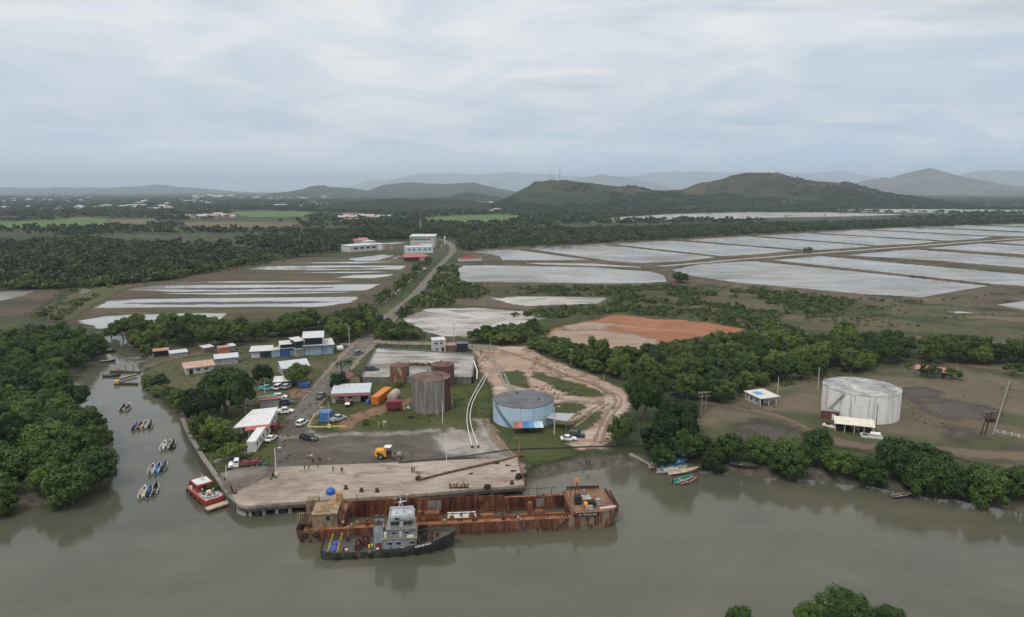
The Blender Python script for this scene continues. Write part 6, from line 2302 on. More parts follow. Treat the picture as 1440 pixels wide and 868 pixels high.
for x, y in ((21.2, -1.0), (21.2, 1.0), (22.4, 0), (4.6, -2.0), (4.6, 2.0), (18.9, -1.9), (18.9, 1.9)):
	_, sh = tsec(x)
	for dx in (-.22, .22):
		mb.tube([(x + dx, y, sh), (x + dx, y, sh + .95)], .15, 8)
	mb.bar((x - .45, y, sh + .6), (x + .45, y, sh + .6), .14)
mb.build('towing_bitt', REDM, tug)
for x, y in ((1.3, -1.9), (3.1, -2.2)):
	mb = MB()
	mb.bar((x, y, 1.2), (x + .5, y + .1, 2.9), .24, .2)
	mb.bar((x, -y * .9, 1.2), (x + .5, -y * .9, 2.9), .24, .2)
	mb.build('tow_post', pt('yellow_post', (.58, .42, .05)), tug)
mb = MB()
mb.lathe([(.05, .45), (.4, .55), (.8, .35), (1.0, .1), (1.05, 0)][::-1], 14, (2.1, -.9, 1.25))
mb.box((2.5, .3, 1.6), (1.5, 1.2, .6), rz=.3, taper=.7)
mb.build('tarpaulin', pt('faded_blue_tarp', (.03, .075, .27), rough=.6, var=.3, dirt=(.2, .22, .26), dirt_amt=.25), tug, smooth=True)
mb = MB()
for x, y in ((4.9, -2.3), (10.9, -2.7), (15.6, -2.85)):
	mb.lathe([(.18, 0), (.22, .5), (.34, .55), (.34, .7), (.05, .75)], 10, (x, y, 1.1))
mb.build('bollard', pt('cream_bollard', (.48, .40, .30)), tug)
mb = MB()
for x, y, z in ((9.2, -1.9, 1.9), (9.7, -1.3, 1.7)):
	mb.box((x, y, z), (.35, .35, .55))
mb.build('jerrycan', pt('yellow_can', (.65, .42, .04)), tug)
# railing round the bridge deck
mb = MB()
for z0, x0, x1, hy in ((3.5, 11.9, 18.4, 2.6), (5.6, 12.7, 18.1, 2.3)):
	for s in (-1, 1):
		for x in np.arange(x0, x1 + .1, 1.25):
			mb.bar((x, s * hy, z0), (x, s * hy, z0 + .95), .045)
		for dz in (.5, .95):
			mb.bar((x0, s * hy, z0 + dz), (x1, s * hy, z0 + dz), .04)
mb.build('railing', pt('rail_cream', (.36, .34, .28)), tug)
# tyres along the side
tyre = None
for x in (3.2, 6.4, 9.5, 12.6, 15.6, 18.4, 20.8, 22.8):
	hb, sh = tsec(x)
	if tyre is None:
		mb = MB()
		mb.lathe([(.28, -.13), (.50, -.11), (.56, 0), (.50, .11), (.28, .13)], 14)
		tyre = mb.build('tyre_fender', RUBBER, tug, smooth=True)
		ob = tyre
	else:
		ob = link(bpy.data.objects.new('tyre_fender', tyre.data), tug)
	h2, _ = tsec(x + .3)
	h1, _ = tsec(x - .3)
	ob.location = (x, -hb - .10, .75 + .5 * (sh - 1.05))
	ob.rotation_euler = (math.pi / 2, 0, math.atan2(h1 - h2, .6) * 1.0)
mb = MB()
for k, (dx, w, h) in enumerate(((0, .26, .34), (.36, .10, .34), (.62, .30, .34), (1.02, .22, .3), (1.38, .28, .34), (1.78, .10, .34), (2.05, .3, .3), (2.45, .24, .34), (2.8, .2, .3))):
	x = 18.2 + dx
	hb, sh = tsec(x)
	mb.box((x + .06, -hb - .015, sh + .42), (w, .05, h), rz=.06 + .05 * dx)
mb.build('bow_lettering', pt('chalk_white', (.68, .68, .66), dirt=(.1, .1, .1), dirt_amt=.3, scale=3), tug)

def squat(o, z0, k):
	for c in kids(o):
		if c.location.length < 1e-6:
			for v in c.data.vertices:
				if v.co.z > z0:
					v.co.z = z0 + (v.co.z - z0) * k
		squat(c, z0, k)

squat(tug, 3.4, .87)

# ------------------------------------------------------------------ the red launch and its pontoon
RED = pt('launch_red', (.40, .060, .038), dirt=(.16, .04, .032), dirt_amt=.4)
LDECK = pt('launch_deck', (.46, .44, .42), dirt=(.26, .10, .07), dirt_amt=.4, scale=1.4)
a, b = P(286, 711, .3), P(262, 690, .3)
ang = math.atan2(a.y - b.y, a.x - b.x)
mid_ = (a + b) / 2
launch = thing('pilot_launch', 'bright red pilot launch with pale canopy roof moored beside the sea wall', 'launch', (mid_.x + 1.7, mid_.y + 1.6, 0), ang)
LL, LW = 12.2, 5.2
mb = MB()
secs, dks = [], []
for k in range(9):
	u = k / 8
	hb = LW / 2 * (.9 if u > .12 else .8 + .8 * u) * (1 - .12 * max(0, (u - .6) / .4) ** 2)
	sh = 1.0 + .25 * u
	X_ = (u - .5) * LL
	secs.append([(X_, hb, sh + .3), (X_, hb, sh), (X_, hb * .85, -.4), (X_, -hb * .85, -.4), (X_, -hb, sh), (X_, -hb, sh + .3)])
	dks.append([(X_, hb - .12, sh + .3), (X_, hb - .12, sh), (X_, -hb + .12, sh), (X_, -hb + .12, sh + .3)])
mb.loft(secs, 0, cap0=True, cap1=True)
mb.loft(dks, 1)
for s in (0, -1):
	for k in range(8):
		mb.poly([secs[k][s], secs[k + 1][s], dks[k + 1][s], dks[k][s]], 0)
mb.build('hull', [RED, LDECK], launch, fix=False)
cab = MB()
cab.box((-2.0, 0, 2.05), (3.0, 3.2, 2.0))
c_ = cab.build('cabin', RED, launch)
mb = MB()
for y in (-1.05, 0, 1.05):
	mb.box((-.48, y, 2.4), (.06, .85, .85))
	mb.box((-3.52, y, 2.4), (.06, .85, .85))
for x in (-2.9, -2.0, -1.1):
	for y in (-1.62, 1.62):
		mb.box((x, y, 2.4), (.7, .06, .85))
mb.build('window', GLASS, c_)
mb = MB()
mb.box((-1.6, 0, 3.3), (4.0, 3.4, .12), taper=.9)
rf = mb.build('roof', pt('launch_roof', (.52, .54, .56), dirt=(.3, .28, .26), dirt_amt=.25), launch)
mb = MB()
for y in (-1.92, 1.92):
	mb.box((-1.6, y * .92, 3.1), (4.3, .08, .5))
for x in (-3.75, .55):
	mb.box((x, 0, 3.1), (.08, 3.5, .5))
mb.build('fascia', RED, rf)
mb = MB()
mb.tube([(-1.8, .3, 3.2), (-1.8, .3, 5.0)], .05, 6)
mb.box((-1.8, .3, 3.75), (.35, .9, .22))
mb.build('mast', WHITE, rf)
for x in (-.1, .45):
	for y in (-1.6, 1.6):
		MB().bar((x, y, 1.1), (x, y, 3.2), .08).build('roof_post', RED, launch)
for y in (-.9, 0, .9):
	mb = MB()
	mb.box((-LL / 2 - .35, y, 1.55), (.75, .5, .95), taper=.8)
	mb.box((-LL / 2 - .25, y, .7), (.3, .22, 1.1))
	mb.build('outboard', ENGINE, launch)
mb = MB()
mb.box((2.0, .2, 1.55), (1.0, .9, .8), taper=.9)
mb.build('engine_box', WHITE, launch)
rr = random.Random(12)
for k in range(16):
	x, y = rr.uniform(.6, 5.2), rr.uniform(-1.9, 1.9)
	MB().box((x, y, 1.35 + .1 * (k % 3)), (rr.uniform(.3, .8), rr.uniform(.3, .7), rr.uniform(.25, .6)), rz=rr.random() * 3, taper=rr.uniform(.6, 1)).build('deck_gear', (LDECK, DARK, RED, pt('gear_grey', (.25, .26, .27)), WHITE)[k % 5], launch)
for k in range(8):
	MB().bar((-LL / 2 + .8 + k * 1.5, -LW / 2 * .93, 1.3), (-LL / 2 + .8 + k * 1.5, -LW / 2 * .93, 2.0), .06).build('rail_post', RED, launch)
MB().bar((-LL / 2 + .8, -LW / 2 * .93, 2.0), (LL / 2 - .9, -LW / 2 * .90, 2.05), .06).build('rail', RED, launch)
for k in range(4):
	hb_ = MB()
	hb_.lathe([(.30, -.14), (.52, 0), (.30, .14)], 12)
	h_ = hb_.build('tyre_fender', RUBBER, launch, smooth=True)
	h_.location = (-4 + 2.6 * k, -LW / 2 - .02, .75)
	h_.rotation_euler = (math.pi / 2, 0, 0)
mb = MB()
for y in (-1.3, 1.3):
	mb.box((3.6, y, 1.45), (1.6, .5, .3))
mb.box((4.6, 0, 1.5), (.4, 2.2, .35))
mb.build('seat', pt('bench_grey_blue', (.34, .37, .42)), launch)
LZ = 1.18

def on_launch(x, y):
	v = launch.matrix_basis @ Vector((x, y, 0))
	return v.x, v.y

for (x, y), lab, sh, tr, kind_ in (((1.1, -.9), 'person in a white shirt standing in the stern of the red launch', 'white', 'navy', 'stand'),
                                   ((.7, .6), 'person in a maroon shirt under the canopy of the red launch', 'maroon', 'dark', 'akimbo'),
                                   ((2.9, .9), 'person in a pale shirt sorting gear on the deck of the red launch', 'pale', 'grey', 'reach')):
	PEOPLE = globals().setdefault('PEOPLE', [])
	wx, wy = on_launch(x, y)
	PEOPLE.append((lab, wx, wy, random.uniform(-2.4, -.8), kind_, sh, tr, LZ - .02))
a, b = P(289, 719, .5), P(334, 704, .5)
pang = math.atan2(b.y - a.y, b.x - a.x)
pl = (b - a).length
pon = thing('pontoon', 'long weathered timber pontoon floating in front of the red launch', 'pontoon', ((a.x + b.x) / 2, (a.y + b.y) / 2 + .5, 0), pang)
mb = MB()
mb.box((0, 0, .70), (pl, 1.7, .34))
mb.build('deck', LIGHT_WOOD, pon)
for k in range(4):
	mb = MB()
	mb.tube([(-pl / 2 + .3 + k * (pl - .6) / 3, -.8, .2), (-pl / 2 + .3 + k * (pl - .6) / 3, .8, .2)], .42, 10)
	mb.build('float', RUST_DK, pon)

# ------------------------------------------------------------------ skiffs rafted up in the creek
SK = {'white': pt('skiff_white', (.60, .60, .58), dirt=(.3, .28, .25), dirt_amt=.25), 'grey': pt('skiff_grey', (.30, .31, .30)), 'blue': pt('skiff_blue', (.05, .20, .42)), 'sky': pt('skiff_sky', (.20, .42, .58)),
      'navy': pt('skiff_navy', (.025, .045, .12)), 'teal': pt('skiff_teal', (.02, .20, .17)), 'red': pt('skiff_red', (.24, .05, .045)), 'brown': rust('skiff_brown', [(.10, .055, .04), (.19, .11, .08)], 1), 'green': pt('skiff_green', (.05, .13, .08)),
      'cream': pt('skiff_cream', (.48, .43, .34)), 'dark': pt('skiff_dark', (.03, .03, .032)), 'pink': pt('skiff_pink', (.45, .18, .18))}
RAFTS = [
	('raft farthest up the creek', [(173.2, 577.5, 'white', 'dark', None, 'white skiff with dark floor, first of the pair nearest the jetties'), (180.2, 577, 'grey', 'cream', 'dark', 'grey skiff under a dark cover beside a white one, in the pair nearest the jetties')]),
	('raft of four', [(190.3, 604, 'white', 'navy', 'navy', 'white skiff with navy cover at the west end of the raft of four'), (197, 603, 'white', 'red', None, 'white skiff with red floor in the middle of the raft of four'),
                      (204, 602, 'white', 'grey', None, 'white skiff with grey floor in the raft of four'), (211.5, 601.5, 'white', 'dark', 'dark', 'white skiff with black cover at the east end of the raft of four')]),
	('raft by the sea wall', [(230, 631, 'sky', 'white', None, 'pale blue skiff with white floor, in the raft of three nearest the sea wall'), (236.5, 630, 'white', 'grey', None, 'white skiff with grey floor in the raft of three nearest the sea wall'), (243, 629.5, 'dark', 'dark', 'dark', 'black skiff under a black cover in the raft of three nearest the sea wall')]),
	('blue raft', [(213.5, 664.5, 'white', 'grey', None, 'white skiff with grey floor at the west end of the blue raft'), (222, 663, 'sky', 'blue', None, 'sky blue skiff with blue floor in the middle of its raft'), (230.5, 660.5, 'sky', 'dark', 'dark', 'sky blue skiff with a dark cover at the east end of its raft')]),
	('nearest raft', [(201, 697, 'grey', 'cream', None, 'grey skiff with cream floor in the raft nearest the river mouth'), (210, 696, 'white', 'navy', 'navy', 'white skiff with navy cover in the raft nearest the river mouth'), (218.5, 692, 'white', 'dark', None, 'white skiff with a dark floor in the raft nearest the river mouth')]),
]
for gname, boats in RAFTS:
	for k, (px, py, hm, im, cv, lab) in enumerate(boats):
		p = P(px, py - 3, .2)
		skiff('skiff', lab, p.x, p.y, R(107 + random.uniform(-4, 4)), random.uniform(5.2, 5.9), 1.5, SK[hm], SK[im], 'skiffs rafted up in the creek', cover=SK[cv] if cv else None, z=-.10)

# boats drawn up on the mud to the east
for px, py, ang_, L, Wd, hm, im, cv, z, lab, mot in (
	(922, 652, 68, 6.0, 1.9, 'grey', 'cream', None, .35, 'pale grey skiff with bare ribs drawn up beside the old log', False),
	(934.5, 650, 48, 6.6, 2.0, 'white', 'white', None, .30, 'white skiff with pale green inside drawn up on the mud', False),
	(945, 646, 60, 6.2, 2.0, 'blue', 'navy', None, .45, 'blue skiff with dark floor pulled farthest up the mud', False),
	(946, 657, 22, 8.0, 2.2, 'blue', 'blue', 'blue', .1, 'long blue skiff under a bright blue cover', True),
	(944, 661.5, 14, 8.2, 2.2, 'cream', 'grey', 'grey', .0, 'long cream skiff with a grey blue cover, outside the blue one', True),
	(962, 663.5, 18, 8.4, 2.0, 'brown', 'cream', None, -.05, 'long brown skiff with a pale pink bow', False),
	(960.5, 675, 30, 6.4, 1.9, 'teal', 'teal', None, -.1, 'teal skiff with white rim floating outermost with a brown one', True),
	(967.5, 677, 28, 5.6, 1.5, 'brown', 'red', None, -.15, 'narrow dull red canoe on the outside of the teal skiff', False),
	(922, 658, 8, 3.4, 1.5, 'brown', 'pink', None, .2, 'short pinkish dinghy at the end of the old log', False),
	(1046, 661, -24, 6.4, 1.5, 'dark', 'dark', None, .2, 'dark narrow canoe half hidden under the bank mangroves', False),
	(1270, 697, 12, 5.6, 1.3, 'dark', 'brown', None, -.1, 'low dark canoe floating by the mangroves at the east end of the river', False)):
	p = P(px, py, .4)
	z = max(float(land_height(np.array([p.x]), np.array([p.y]))[0]) + .12, -.1)
	skiff('skiff', lab, p.x, p.y, R(ang_), L, Wd, SK[hm], SK[im], 'boats on the mud by the earth road' if px < 1000 else None, cover=SK[cv] if cv else None, z=z, motor=mot, roll=random.uniform(-.12, .12) if z > .1 else 0)
# the old log
a, b = P(886, 640, 1.6), P(920, 658, .3)
lg = thing('driftwood_log', 'long pale grey log running down the mud to the beached boats', 'log', tuple(a), 0)
mb = MB()
mb.tube([(0, 0, .1), tuple((b - a) * .5 + Vector((0, 0, .25))), tuple(b - a)], [.55, .48, .36], 9)
mb.build('trunk', WOOD, lg, smooth=True)

# jetties up the creek
a, b = P(202, 508, 2.2), P(150, 521, .8)
jt = thing('jetty', 'grey timber footbridge jetty with handrails at the upper creek', 'jetty', tuple(a), 0)
mb = MB()
d = b - a
mb.bar((0, 0, 0), tuple(d), 1.6, .16)
mb.build('deck', WOOD, jt)
mb = MB()
sdv = Vector((-d.y, d.x, 0)).normalized() * .75
for s in (-1, 1):
	for k in range(9):
		q_ = d * (k / 8) + sdv * s
		mb.bar(tuple(q_), tuple(q_ + Vector((0, 0, 1.0))), .07)
	mb.bar(tuple(sdv * s + Vector((0, 0, 1))), tuple(d + sdv * s + Vector((0, 0, 1))), .07)
mb.build('railing', WOOD, jt)
for k in range(5):
	q_ = d * ((k + .5) / 5)
	mb = MB()
	mb.tube([(q_.x, q_.y, -a.z - 1.5), (q_.x, q_.y, q_.z)], .16, 7)
	mb.build('pile', WOOD, jt)

def raftlet(name, label, cat, pa, pb, w, h, m, z=0, fl=True):
	a, b = P(*pa, .3), P(*pb, .3)
	o = thing(name, label, cat, ((a.x + b.x) / 2, (a.y + b.y) / 2, z), math.atan2(b.y - a.y, b.x - a.x))
	L_ = (b - a).length
	mb = MB()
	mb.box((0, 0, h), (L_, w, .16))
	mb.build('deck', m, o)
	for s in (-.42, .42):
		mb = MB()
		mb.tube([(-L_ / 2 + .1, s * w, h - .3), (L_ / 2 - .1, s * w, h - .3)], .24, 8)
		mb.build('float', RUST_DK, o)
	return o, L_

o, _ = raftlet('pontoon', 'dark floating pontoon at the end of the grey footbridge jetty', 'pontoon', (156, 523), (174, 522.5), 2.2, .5, RUST_DK)
o, _ = raftlet('gangway', 'narrow dark gangway beam from the dark pontoon to the creek bank', 'gangway', (174, 522.8), (197, 523.5), .5, .7, WOOD)
o, L_ = raftlet('pontoon', 'small ochre yellow pontoon box moored in the creek', 'pontoon', (161, 539.5), (168, 539), 2.6, .6, pt('ochre_box', (.46, .29, .10)))
mb = MB()
mb.box((0, 0, 1.0), (L_ * .9, 2.2, .8))
mb.build('locker', pt('ochre_box', (.46, .29, .10)), o)
o, _ = raftlet('gangway', 'yellowish gangway plank sloping from the ochre pontoon to the bank', 'gangway', (168, 534.5), (192, 528), .6, .9, pt('ochre_plank', (.42, .33, .18)))
o, _ = raftlet('gangway', 'dark straight gangway beam from the ochre pontoon to the bank', 'gangway', (168, 540), (194, 540), .5, .6, RUST_DK)
for px, py, ang_, hm, im, lab in ((157, 529, 10, 'dark', 'dark', 'dark skiff moored to the dark pontoon'), (188, 504, -8, 'grey', 'dark', 'grey skiff lying near the head of the creek'), (151, 508.5, 12, 'dark', 'grey', 'dark skiff moored under the mangroves opposite the jetty'), (153, 494.5, 5, 'dark', 'dark', 'dark skiff moored farthest up the creek')):
	p = P(px, py, .2)
	skiff('skiff', lab, p.x, p.y, R(ang_), 6, 1.7, SK[hm], SK[im], z=-.1)
# ------------------------------------------------------------------ tanks

def mat_tank(name, stops, streak=.12, scale=.5, rim=None, courses=True, stain=None, stain_amt=.3):
	m, t, b = principled(name)
	co = objco(t)
	n1 = t.noise(t.vmul(co, (1, 1, streak)), scale, 7, .62, .3)
	n2 = t.noise(co, scale * 3, 5, .6)
	k = len(stops)
	c = t.ramp(t.math('ADD', t.math('MULTIPLY', n1, .65), t.math('MULTIPLY', n2, .35)), [(.34 + .32 * i / (k - 1), q_) for i, q_ in enumerate(stops)])
	if stain:
		s = t.noise(t.vadd(t.vmul(co, (1, 1, streak * 1.6)), (5, 8, 3)), scale * 1.4, 7, .66, .4)
		c = t.mix(t.mapr(s, .62 - stain_amt * .4, .76 - stain_amt * .35, 0, .88), c, stain)
	if courses:
		sep = t.add('ShaderNodeSeparateXYZ')
		t.inp(sep.inputs[0], co)
		fr = t.math('FRACT', t.math('DIVIDE', sep.outputs[2], 1.8))
		ln = t.mapr(t.math('ABSOLUTE', t.math('SUBTRACT', fr, .5)), .47, .5, 0, .30)
		c = t.mix(ln, c, tuple(q_ * .45 for q_ in stops[0]))
	t.inp(b.inputs['Base Color'], c)
	b.inputs['Roughness'].default_value = .7
	b.inputs['Specular IOR Level'].default_value = .25
	return m

def tank(label, cx, py, dia, h, wall, roof, cone=.6, name='storage_tank', rim=None):
	p = P(cx, py)
	d = Vector((p.x, p.y)).normalized()
	r = dia / 2
	o = thing(name, label, 'tank', (p.x + d.x * r, p.y + d.y * r, GZ), 0)
	mb = MB()
	mb.lathe([(r, -.2), (r, h)], 56)
	# weld seams stand a little proud
	for k in range(1, int(h / 1.8) + 1):
		mb.lathe([(r + .002, k * 1.8 - .03), (r + .03, k * 1.8), (r + .002, k * 1.8 + .03)], 56)
	mb.build('shell', wall, o, smooth=True)
	mb = MB()
	mb.lathe([(r + .05, h - .08), (r + .05, h + .04), (r - .05, h + .06), (r * .5, h + .06 + cone * .5), (.02, h + .06 + cone)], 56)
	rf = mb.build('roof', roof, o, smooth=True)
	mb = MB()
	mb.lathe([(.35, 0), (.35, .5), (.02, .55)], 12, (r * .5, -r * .2, h + cone * .4))
	mb.lathe([(.2, 0), (.2, .7), (.02, .8)], 10, (-r * .2, r * .5, h + cone * .4))
	mb.build('hatch', roof, rf)
	return o, r, d

def stair(o, r, h, a0, a1, w=.8, mat=STEEL, name='stairway'):
	"""stair that climbs round the shell"""
	mb = MB()
	n = 22
	for k in range(n + 1):
		u = k / n
		a = a0 + (a1 - a0) * u
		ca, sa = math.cos(a), math.sin(a)
		mb.box(((r + w / 2 + .05) * ca, (r + w / 2 + .05) * sa, h * u), (w, .30, .06), rz=a)
	for rr_ in (r + .06, r + w + .05):
		mb.tube([(rr_ * math.cos(a0 + (a1 - a0) * k / n), rr_ * math.sin(a0 + (a1 - a0) * k / n), h * k / n) for k in range(n + 1)], .07, 5)
	mb.tube([((r + w) * math.cos(a0 + (a1 - a0) * k / n), (r + w) * math.sin(a0 + (a1 - a0) * k / n), h * k / n + 1.0) for k in range(n + 1)], .04, 5)
	return mb.build(name, mat, o)

cream_t = mat_tank('rust_streaked_cream', [(.24, .18, .12), (.37, .30, .20), (.44, .37, .26)], .12, .55, stain=(.095, .030, .020), stain_amt=.72)
rust_t = mat_tank('dark_rust_shell', [(.055, .030, .026), (.10, .050, .042), (.14, .075, .060)], .15, .5, stain=(.17, .10, .085), stain_amt=.25)
grey_t = mat_tank('weathered_grey_shell', [(.105, .095, .085), (.20, .188, .172), (.30, .285, .265)], .05, .9, stain=(.085, .055, .045), stain_amt=.34)
rroof = rust('dark_red_roof', [(.070, .034, .030), (.115, .060, .052), (.16, .095, .082)], .5, streak=1)
groof = rust('grey_brown_roof', [(.075, .040, .036), (.115, .072, .064), (.19, .155, .14)], .4, streak=1)
tank('squat cream storage tank streaked with red rust, at the corner of the walled sand yard', 562.5, 541, 6.9, 6.2, cream_t, rroof, .35)
tank('dark rusted storage tank standing half hidden behind the tall grey tank', 623, 545, 8.2, 7.4, rust_t, rroof, .4)
o, r, d = tank('tallest tank, weathered grey with a brownish cone roof', 607, 583, 12.1, 10.5, grey_t, groof, 1.5)
# rust and shade painted dark red-brown on the east flank of the grey tank
a_ = math.atan2(-d.y, -d.x)
mb = MB()
mb.lathe([(r + .02, .1), (r + .02, 10.3)], 14, a0=a_ + .74, a1=a_ + 2.3)
mb.build('shade_rust_panel', rust('shade_rust', [(.045, .022, .020), (.075, .038, .034), (.11, .065, .058)], .6), o, fix=False)
mb = MB()
mb.box((r * math.cos(a_ + .25) * 1.0 - .0, r * math.sin(a_ + .25) - .3, .6), (1.6, 1.2, 1.2), rz=a_)
mb.build('manhole', grey_t, o)

bl_wall = mat_tank('pale_blue_tank', [(.29, .40, .50), (.35, .47, .58), (.40, .515, .62)], .10, .4, stain=(.22, .24, .26), stain_amt=.12)
bl_roof = rust('slate_roof_plates', [(.040, .046, .054), (.072, .080, .090), (.105, .108, .112), (.19, .145, .115)], .16, streak=1, rough=.5)
o, r, d = tank('wide pale blue storage tank with a slate coloured roof', 736, 604, 18.3, 6.3, bl_wall, bl_roof, .5)
bt = o
a_ = math.atan2(-d.y, -d.x)
stair(o, r, 6.2, a_ - .32, a_ - 1.02, mat=pt('stair_slate', (.12, .14, .16)))
mb = MB()
aa = a_ - .12
mb.tube([((r + .15) * math.cos(aa), (r + .15) * math.sin(aa), 0), ((r + .15) * math.cos(aa), (r + .15) * math.sin(aa), 6.4)], .12, 7)
mb.build('drop_pipe', WHITE, o)
mb = MB()
for k in range(22):
	a0 = a_ - 1.8 + k * .17
	mb.bar(((r - .1) * math.cos(a0), (r - .1) * math.sin(a0), 6.3), ((r - .1) * math.cos(a0), (r - .1) * math.sin(a0), 7.1), .05)
mb.tube([((r - .1) * math.cos(a_ - 1.8 + k * .17), (r - .1) * math.sin(a_ - 1.8 + k * .17), 7.05) for k in range(22)], .035, 5)
mb.build('railing', pt('stair_slate', (.12, .14, .16)), o)

# lean-to in front of it, roof of odd coloured sheets
a0, ang, L = frame((724, 611), (763, 610))
lt = thing('pump_shelter', 'open lean-to roofed with red, blue and white sheets in front of the pale blue tank', 'shelter', a0, ang)
for x in (.15, L / 2, L - .15):
	for y in (.1, 3.2):
		MB().bar((x, y, -.1), (x, y, 1.9 + y * .12), .12).build('post', RUST_DK, lt)
cols = [((.28, .09, .07), 'red'), ((.34, .16, .13), 'faded_red'), ((.05, .16, .36), 'blue'), ((.09, .24, .44), 'mid_blue'), ((.34, .48, .58), 'pale_blue'), ((.50, .55, .58), 'white')]
wd = [.16, .16, .20, .18, .16, .14]
x = -.3
for (c, nm), w in zip(cols, wd):
	ww = (L + .6) * w
	mb = MB()
	mb.loft([[(x, -.4, 1.9), (x + ww - .03, -.4, 1.9), (x + ww - .03, 3.4, 2.45), (x, 3.4, 2.45)], [(x, -.4, 1.98), (x + ww - .03, -.4, 1.98), (x + ww - .03, 3.4, 2.53), (x, 3.4, 2.53)]], close=True, cap0=True, cap1=True)
	ob = mb.build('roof_sheet', metal_roof('sheet_' + nm, c, amt=.2, pitch=.5), lt)
	x += ww
mb = MB()
mb.box((L * .35, 1.6, .5), (1.6, .9, 1.0))
mb.box((L * .7, 1.8, .6), (1.0, 1.0, 1.2))
mb.build('pump', RUST_DK, lt)
# flat grey canopy on the east side
c0, c1, c2, c3 = [P(*q_, GZ + 3.0) for q_ in ((768, 588), (776, 580.5), (808, 582.5), (797, 593))]
cn = thing('canopy', 'flat grey open canopy standing against the east side of the pale blue tank', 'canopy', (c0.x, c0.y, GZ), 0)
mb = MB()
lo = [tuple(q_ - Vector((c0.x, c0.y, GZ))) for q_ in (c0, c3, c2, c1)]
mb.loft([lo, [(q_[0], q_[1], q_[2] + .12) for q_ in lo]], close=True, cap0=True, cap1=True)
mb.build('roof', metal_roof('dull_grey_sheet', (.30, .31, .33), amt=.2), cn)
for q_ in lo:
	MB().bar((q_[0] * .96, q_[1], 0), (q_[0] * .96, q_[1], 3.0), .12).build('post', STEEL, cn)

wh_wall = mat_tank('chalk_white_tank', [(.56, .555, .545), (.66, .655, .645), (.72, .715, .705)], .06, .35, stain=(.36, .32, .28), stain_amt=.25)
wh_roof = rust('blotched_roof', [(.135, .135, .145), (.19, .188, .195), (.34, .335, .33), (.56, .55, .54)], .20, streak=1, rough=.6)
o, r, d = tank('large chalky white storage tank with a blotched grey roof', 1207, 596, 21.8, 8.6, wh_wall, wh_roof, .7)
wt = o
a_ = math.atan2(-d.y, -d.x)
stair(o, r, 8.5, a_ - .98, a_ - .40, mat=pt('stair_ochre', (.42, .36, .26)))
mb = MB()
for k in range(12):
	a0 = a_ - .5 + k * .09
	if k in (0, 3, 8):
		MB().tube([((r + .08) * math.cos(a0), (r + .08) * math.sin(a0), 2.0), ((r + .08) * math.cos(a0), (r + .08) * math.sin(a0), 8.5)], .05, 5).build('drop_pipe', STEEL, o)
mb = MB()
for k in range(26):
	a0 = a_ - 1.9 + k * .15
	mb.bar(((r - .1) * math.cos(a0), (r - .1) * math.sin(a0), 8.6), ((r - .1) * math.cos(a0), (r - .1) * math.sin(a0), 9.3), .04)
mb.tube([((r - .1) * math.cos(a_ - 1.9 + k * .15), (r - .1) * math.sin(a_ - 1.9 + k * .15), 9.28) for k in range(26)], .03, 5)
mb.build('railing', WHITE, o)

# sheds at the foot of the white tank
shed('brick_hut', 'small dark red brick hut against the west foot of the white tank', 'hut', (1155, 588), (1180, 594), 3.0, 2.7, rust('dark_brick', [(.075, .030, .027), (.115, .048, .043), (.15, .07, .06)], 1.2), rust('dark_brick', []), kind='flat', over=.1) if False else None
shed('brick_hut', 'small dark red walled hut against the west foot of the white tank', 'hut', (1154, 589), (1179, 592), 3.0, 2.6, rust('dark_brick', [(.075, .030, .027), (.115, .048, .043), (.15, .07, .06)], 1.2), pt('grey_slab', (.24, .22, .21)), kind='flat', over=.08,
     openings=(('door', .7, 1.0, .9, 1.9),))
a0, ang, L = frame((1174, 608), (1228, 614))
lt = thing('pump_shelter', 'open pump shelter with a cream lean-to roof in front of the white tank', 'shelter', a0, ang)
mb = MB()
mb.loft([[(-.3, -.5, 2.7), (L + .3, -.5, 2.7), (L + .3, 3.6, 3.7), (-.3, 3.6, 3.7)], [(-.3, -.5, 2.8), (L + .3, -.5, 2.8), (L + .3, 3.6, 3.8), (-.3, 3.6, 3.8)]], close=True, cap0=True, cap1=True)
mb.build('roof', metal_roof('cream_sheet', (.56, .53, .44), amt=.18), lt)
for k in range(5):
	for y in (0, 3.4):
		MB().bar((L * k / 4, y, -.1), (L * k / 4, y, 2.7 + y * .24), .14).build('post', WHITE, lt)
mb = MB()
mb.box((L / 2, 3.5, 1.2), (L - .2, .12, 2.4))
mb.build('back_wall', DARK, lt)  # near-black colour carries the shade under the open roof
for k in range(3):
	mb = MB()
	mb.box((1.6 + k * 3.2, 1.8, .55), (1.8, .8, .9))
	mb.tube([(1.0 + k * 3.2, 1.8, 1.1), (2.6 + k * 3.2, 1.8, 1.1)], .28, 8)
	mb.build('pump', RUST_DK, lt)
a0, ang, L = frame((1156, 599), (1175, 604))
o = thing('pump_plinth', 'white concrete plinth with dark pumps at the west end of the cream roofed shelter', 'plinth', a0, ang)
mb = MB()
mb.box((L / 2, .8, .25), (L, 1.8, .7))
mb.build('base', WHITE, o)
mb = MB()
mb.box((L * .35, .8, .95), (1.0, .8, .7))
mb.tube([(L * .1, .8, 1.0), (L * .9, .8, 1.0)], .2, 8)
mb.build('pump', RUST_DK, o)
a0, ang, L = frame((1211, 616), (1241, 619))
o = thing('valve_pit', 'low white walled pit with a small white cylinder tank beside the cream roofed shelter', 'pit', a0, ang)
mb = MB()
for x, y, sx, sy in ((L / 2, .1, L, .2), (L / 2, 2.3, L, .2), (.1, 1.2, .2, 2.0), (L - .1, 1.2, .2, 2.0)):
	mb.box((x, y, .35), (sx, sy, .9))
mb.build('curb_wall', WHITE, o)
mb = MB()
mb.tube([(L * .45, 1.2, 1.1), (L * .92, 1.2, 1.1)], .62, 14)
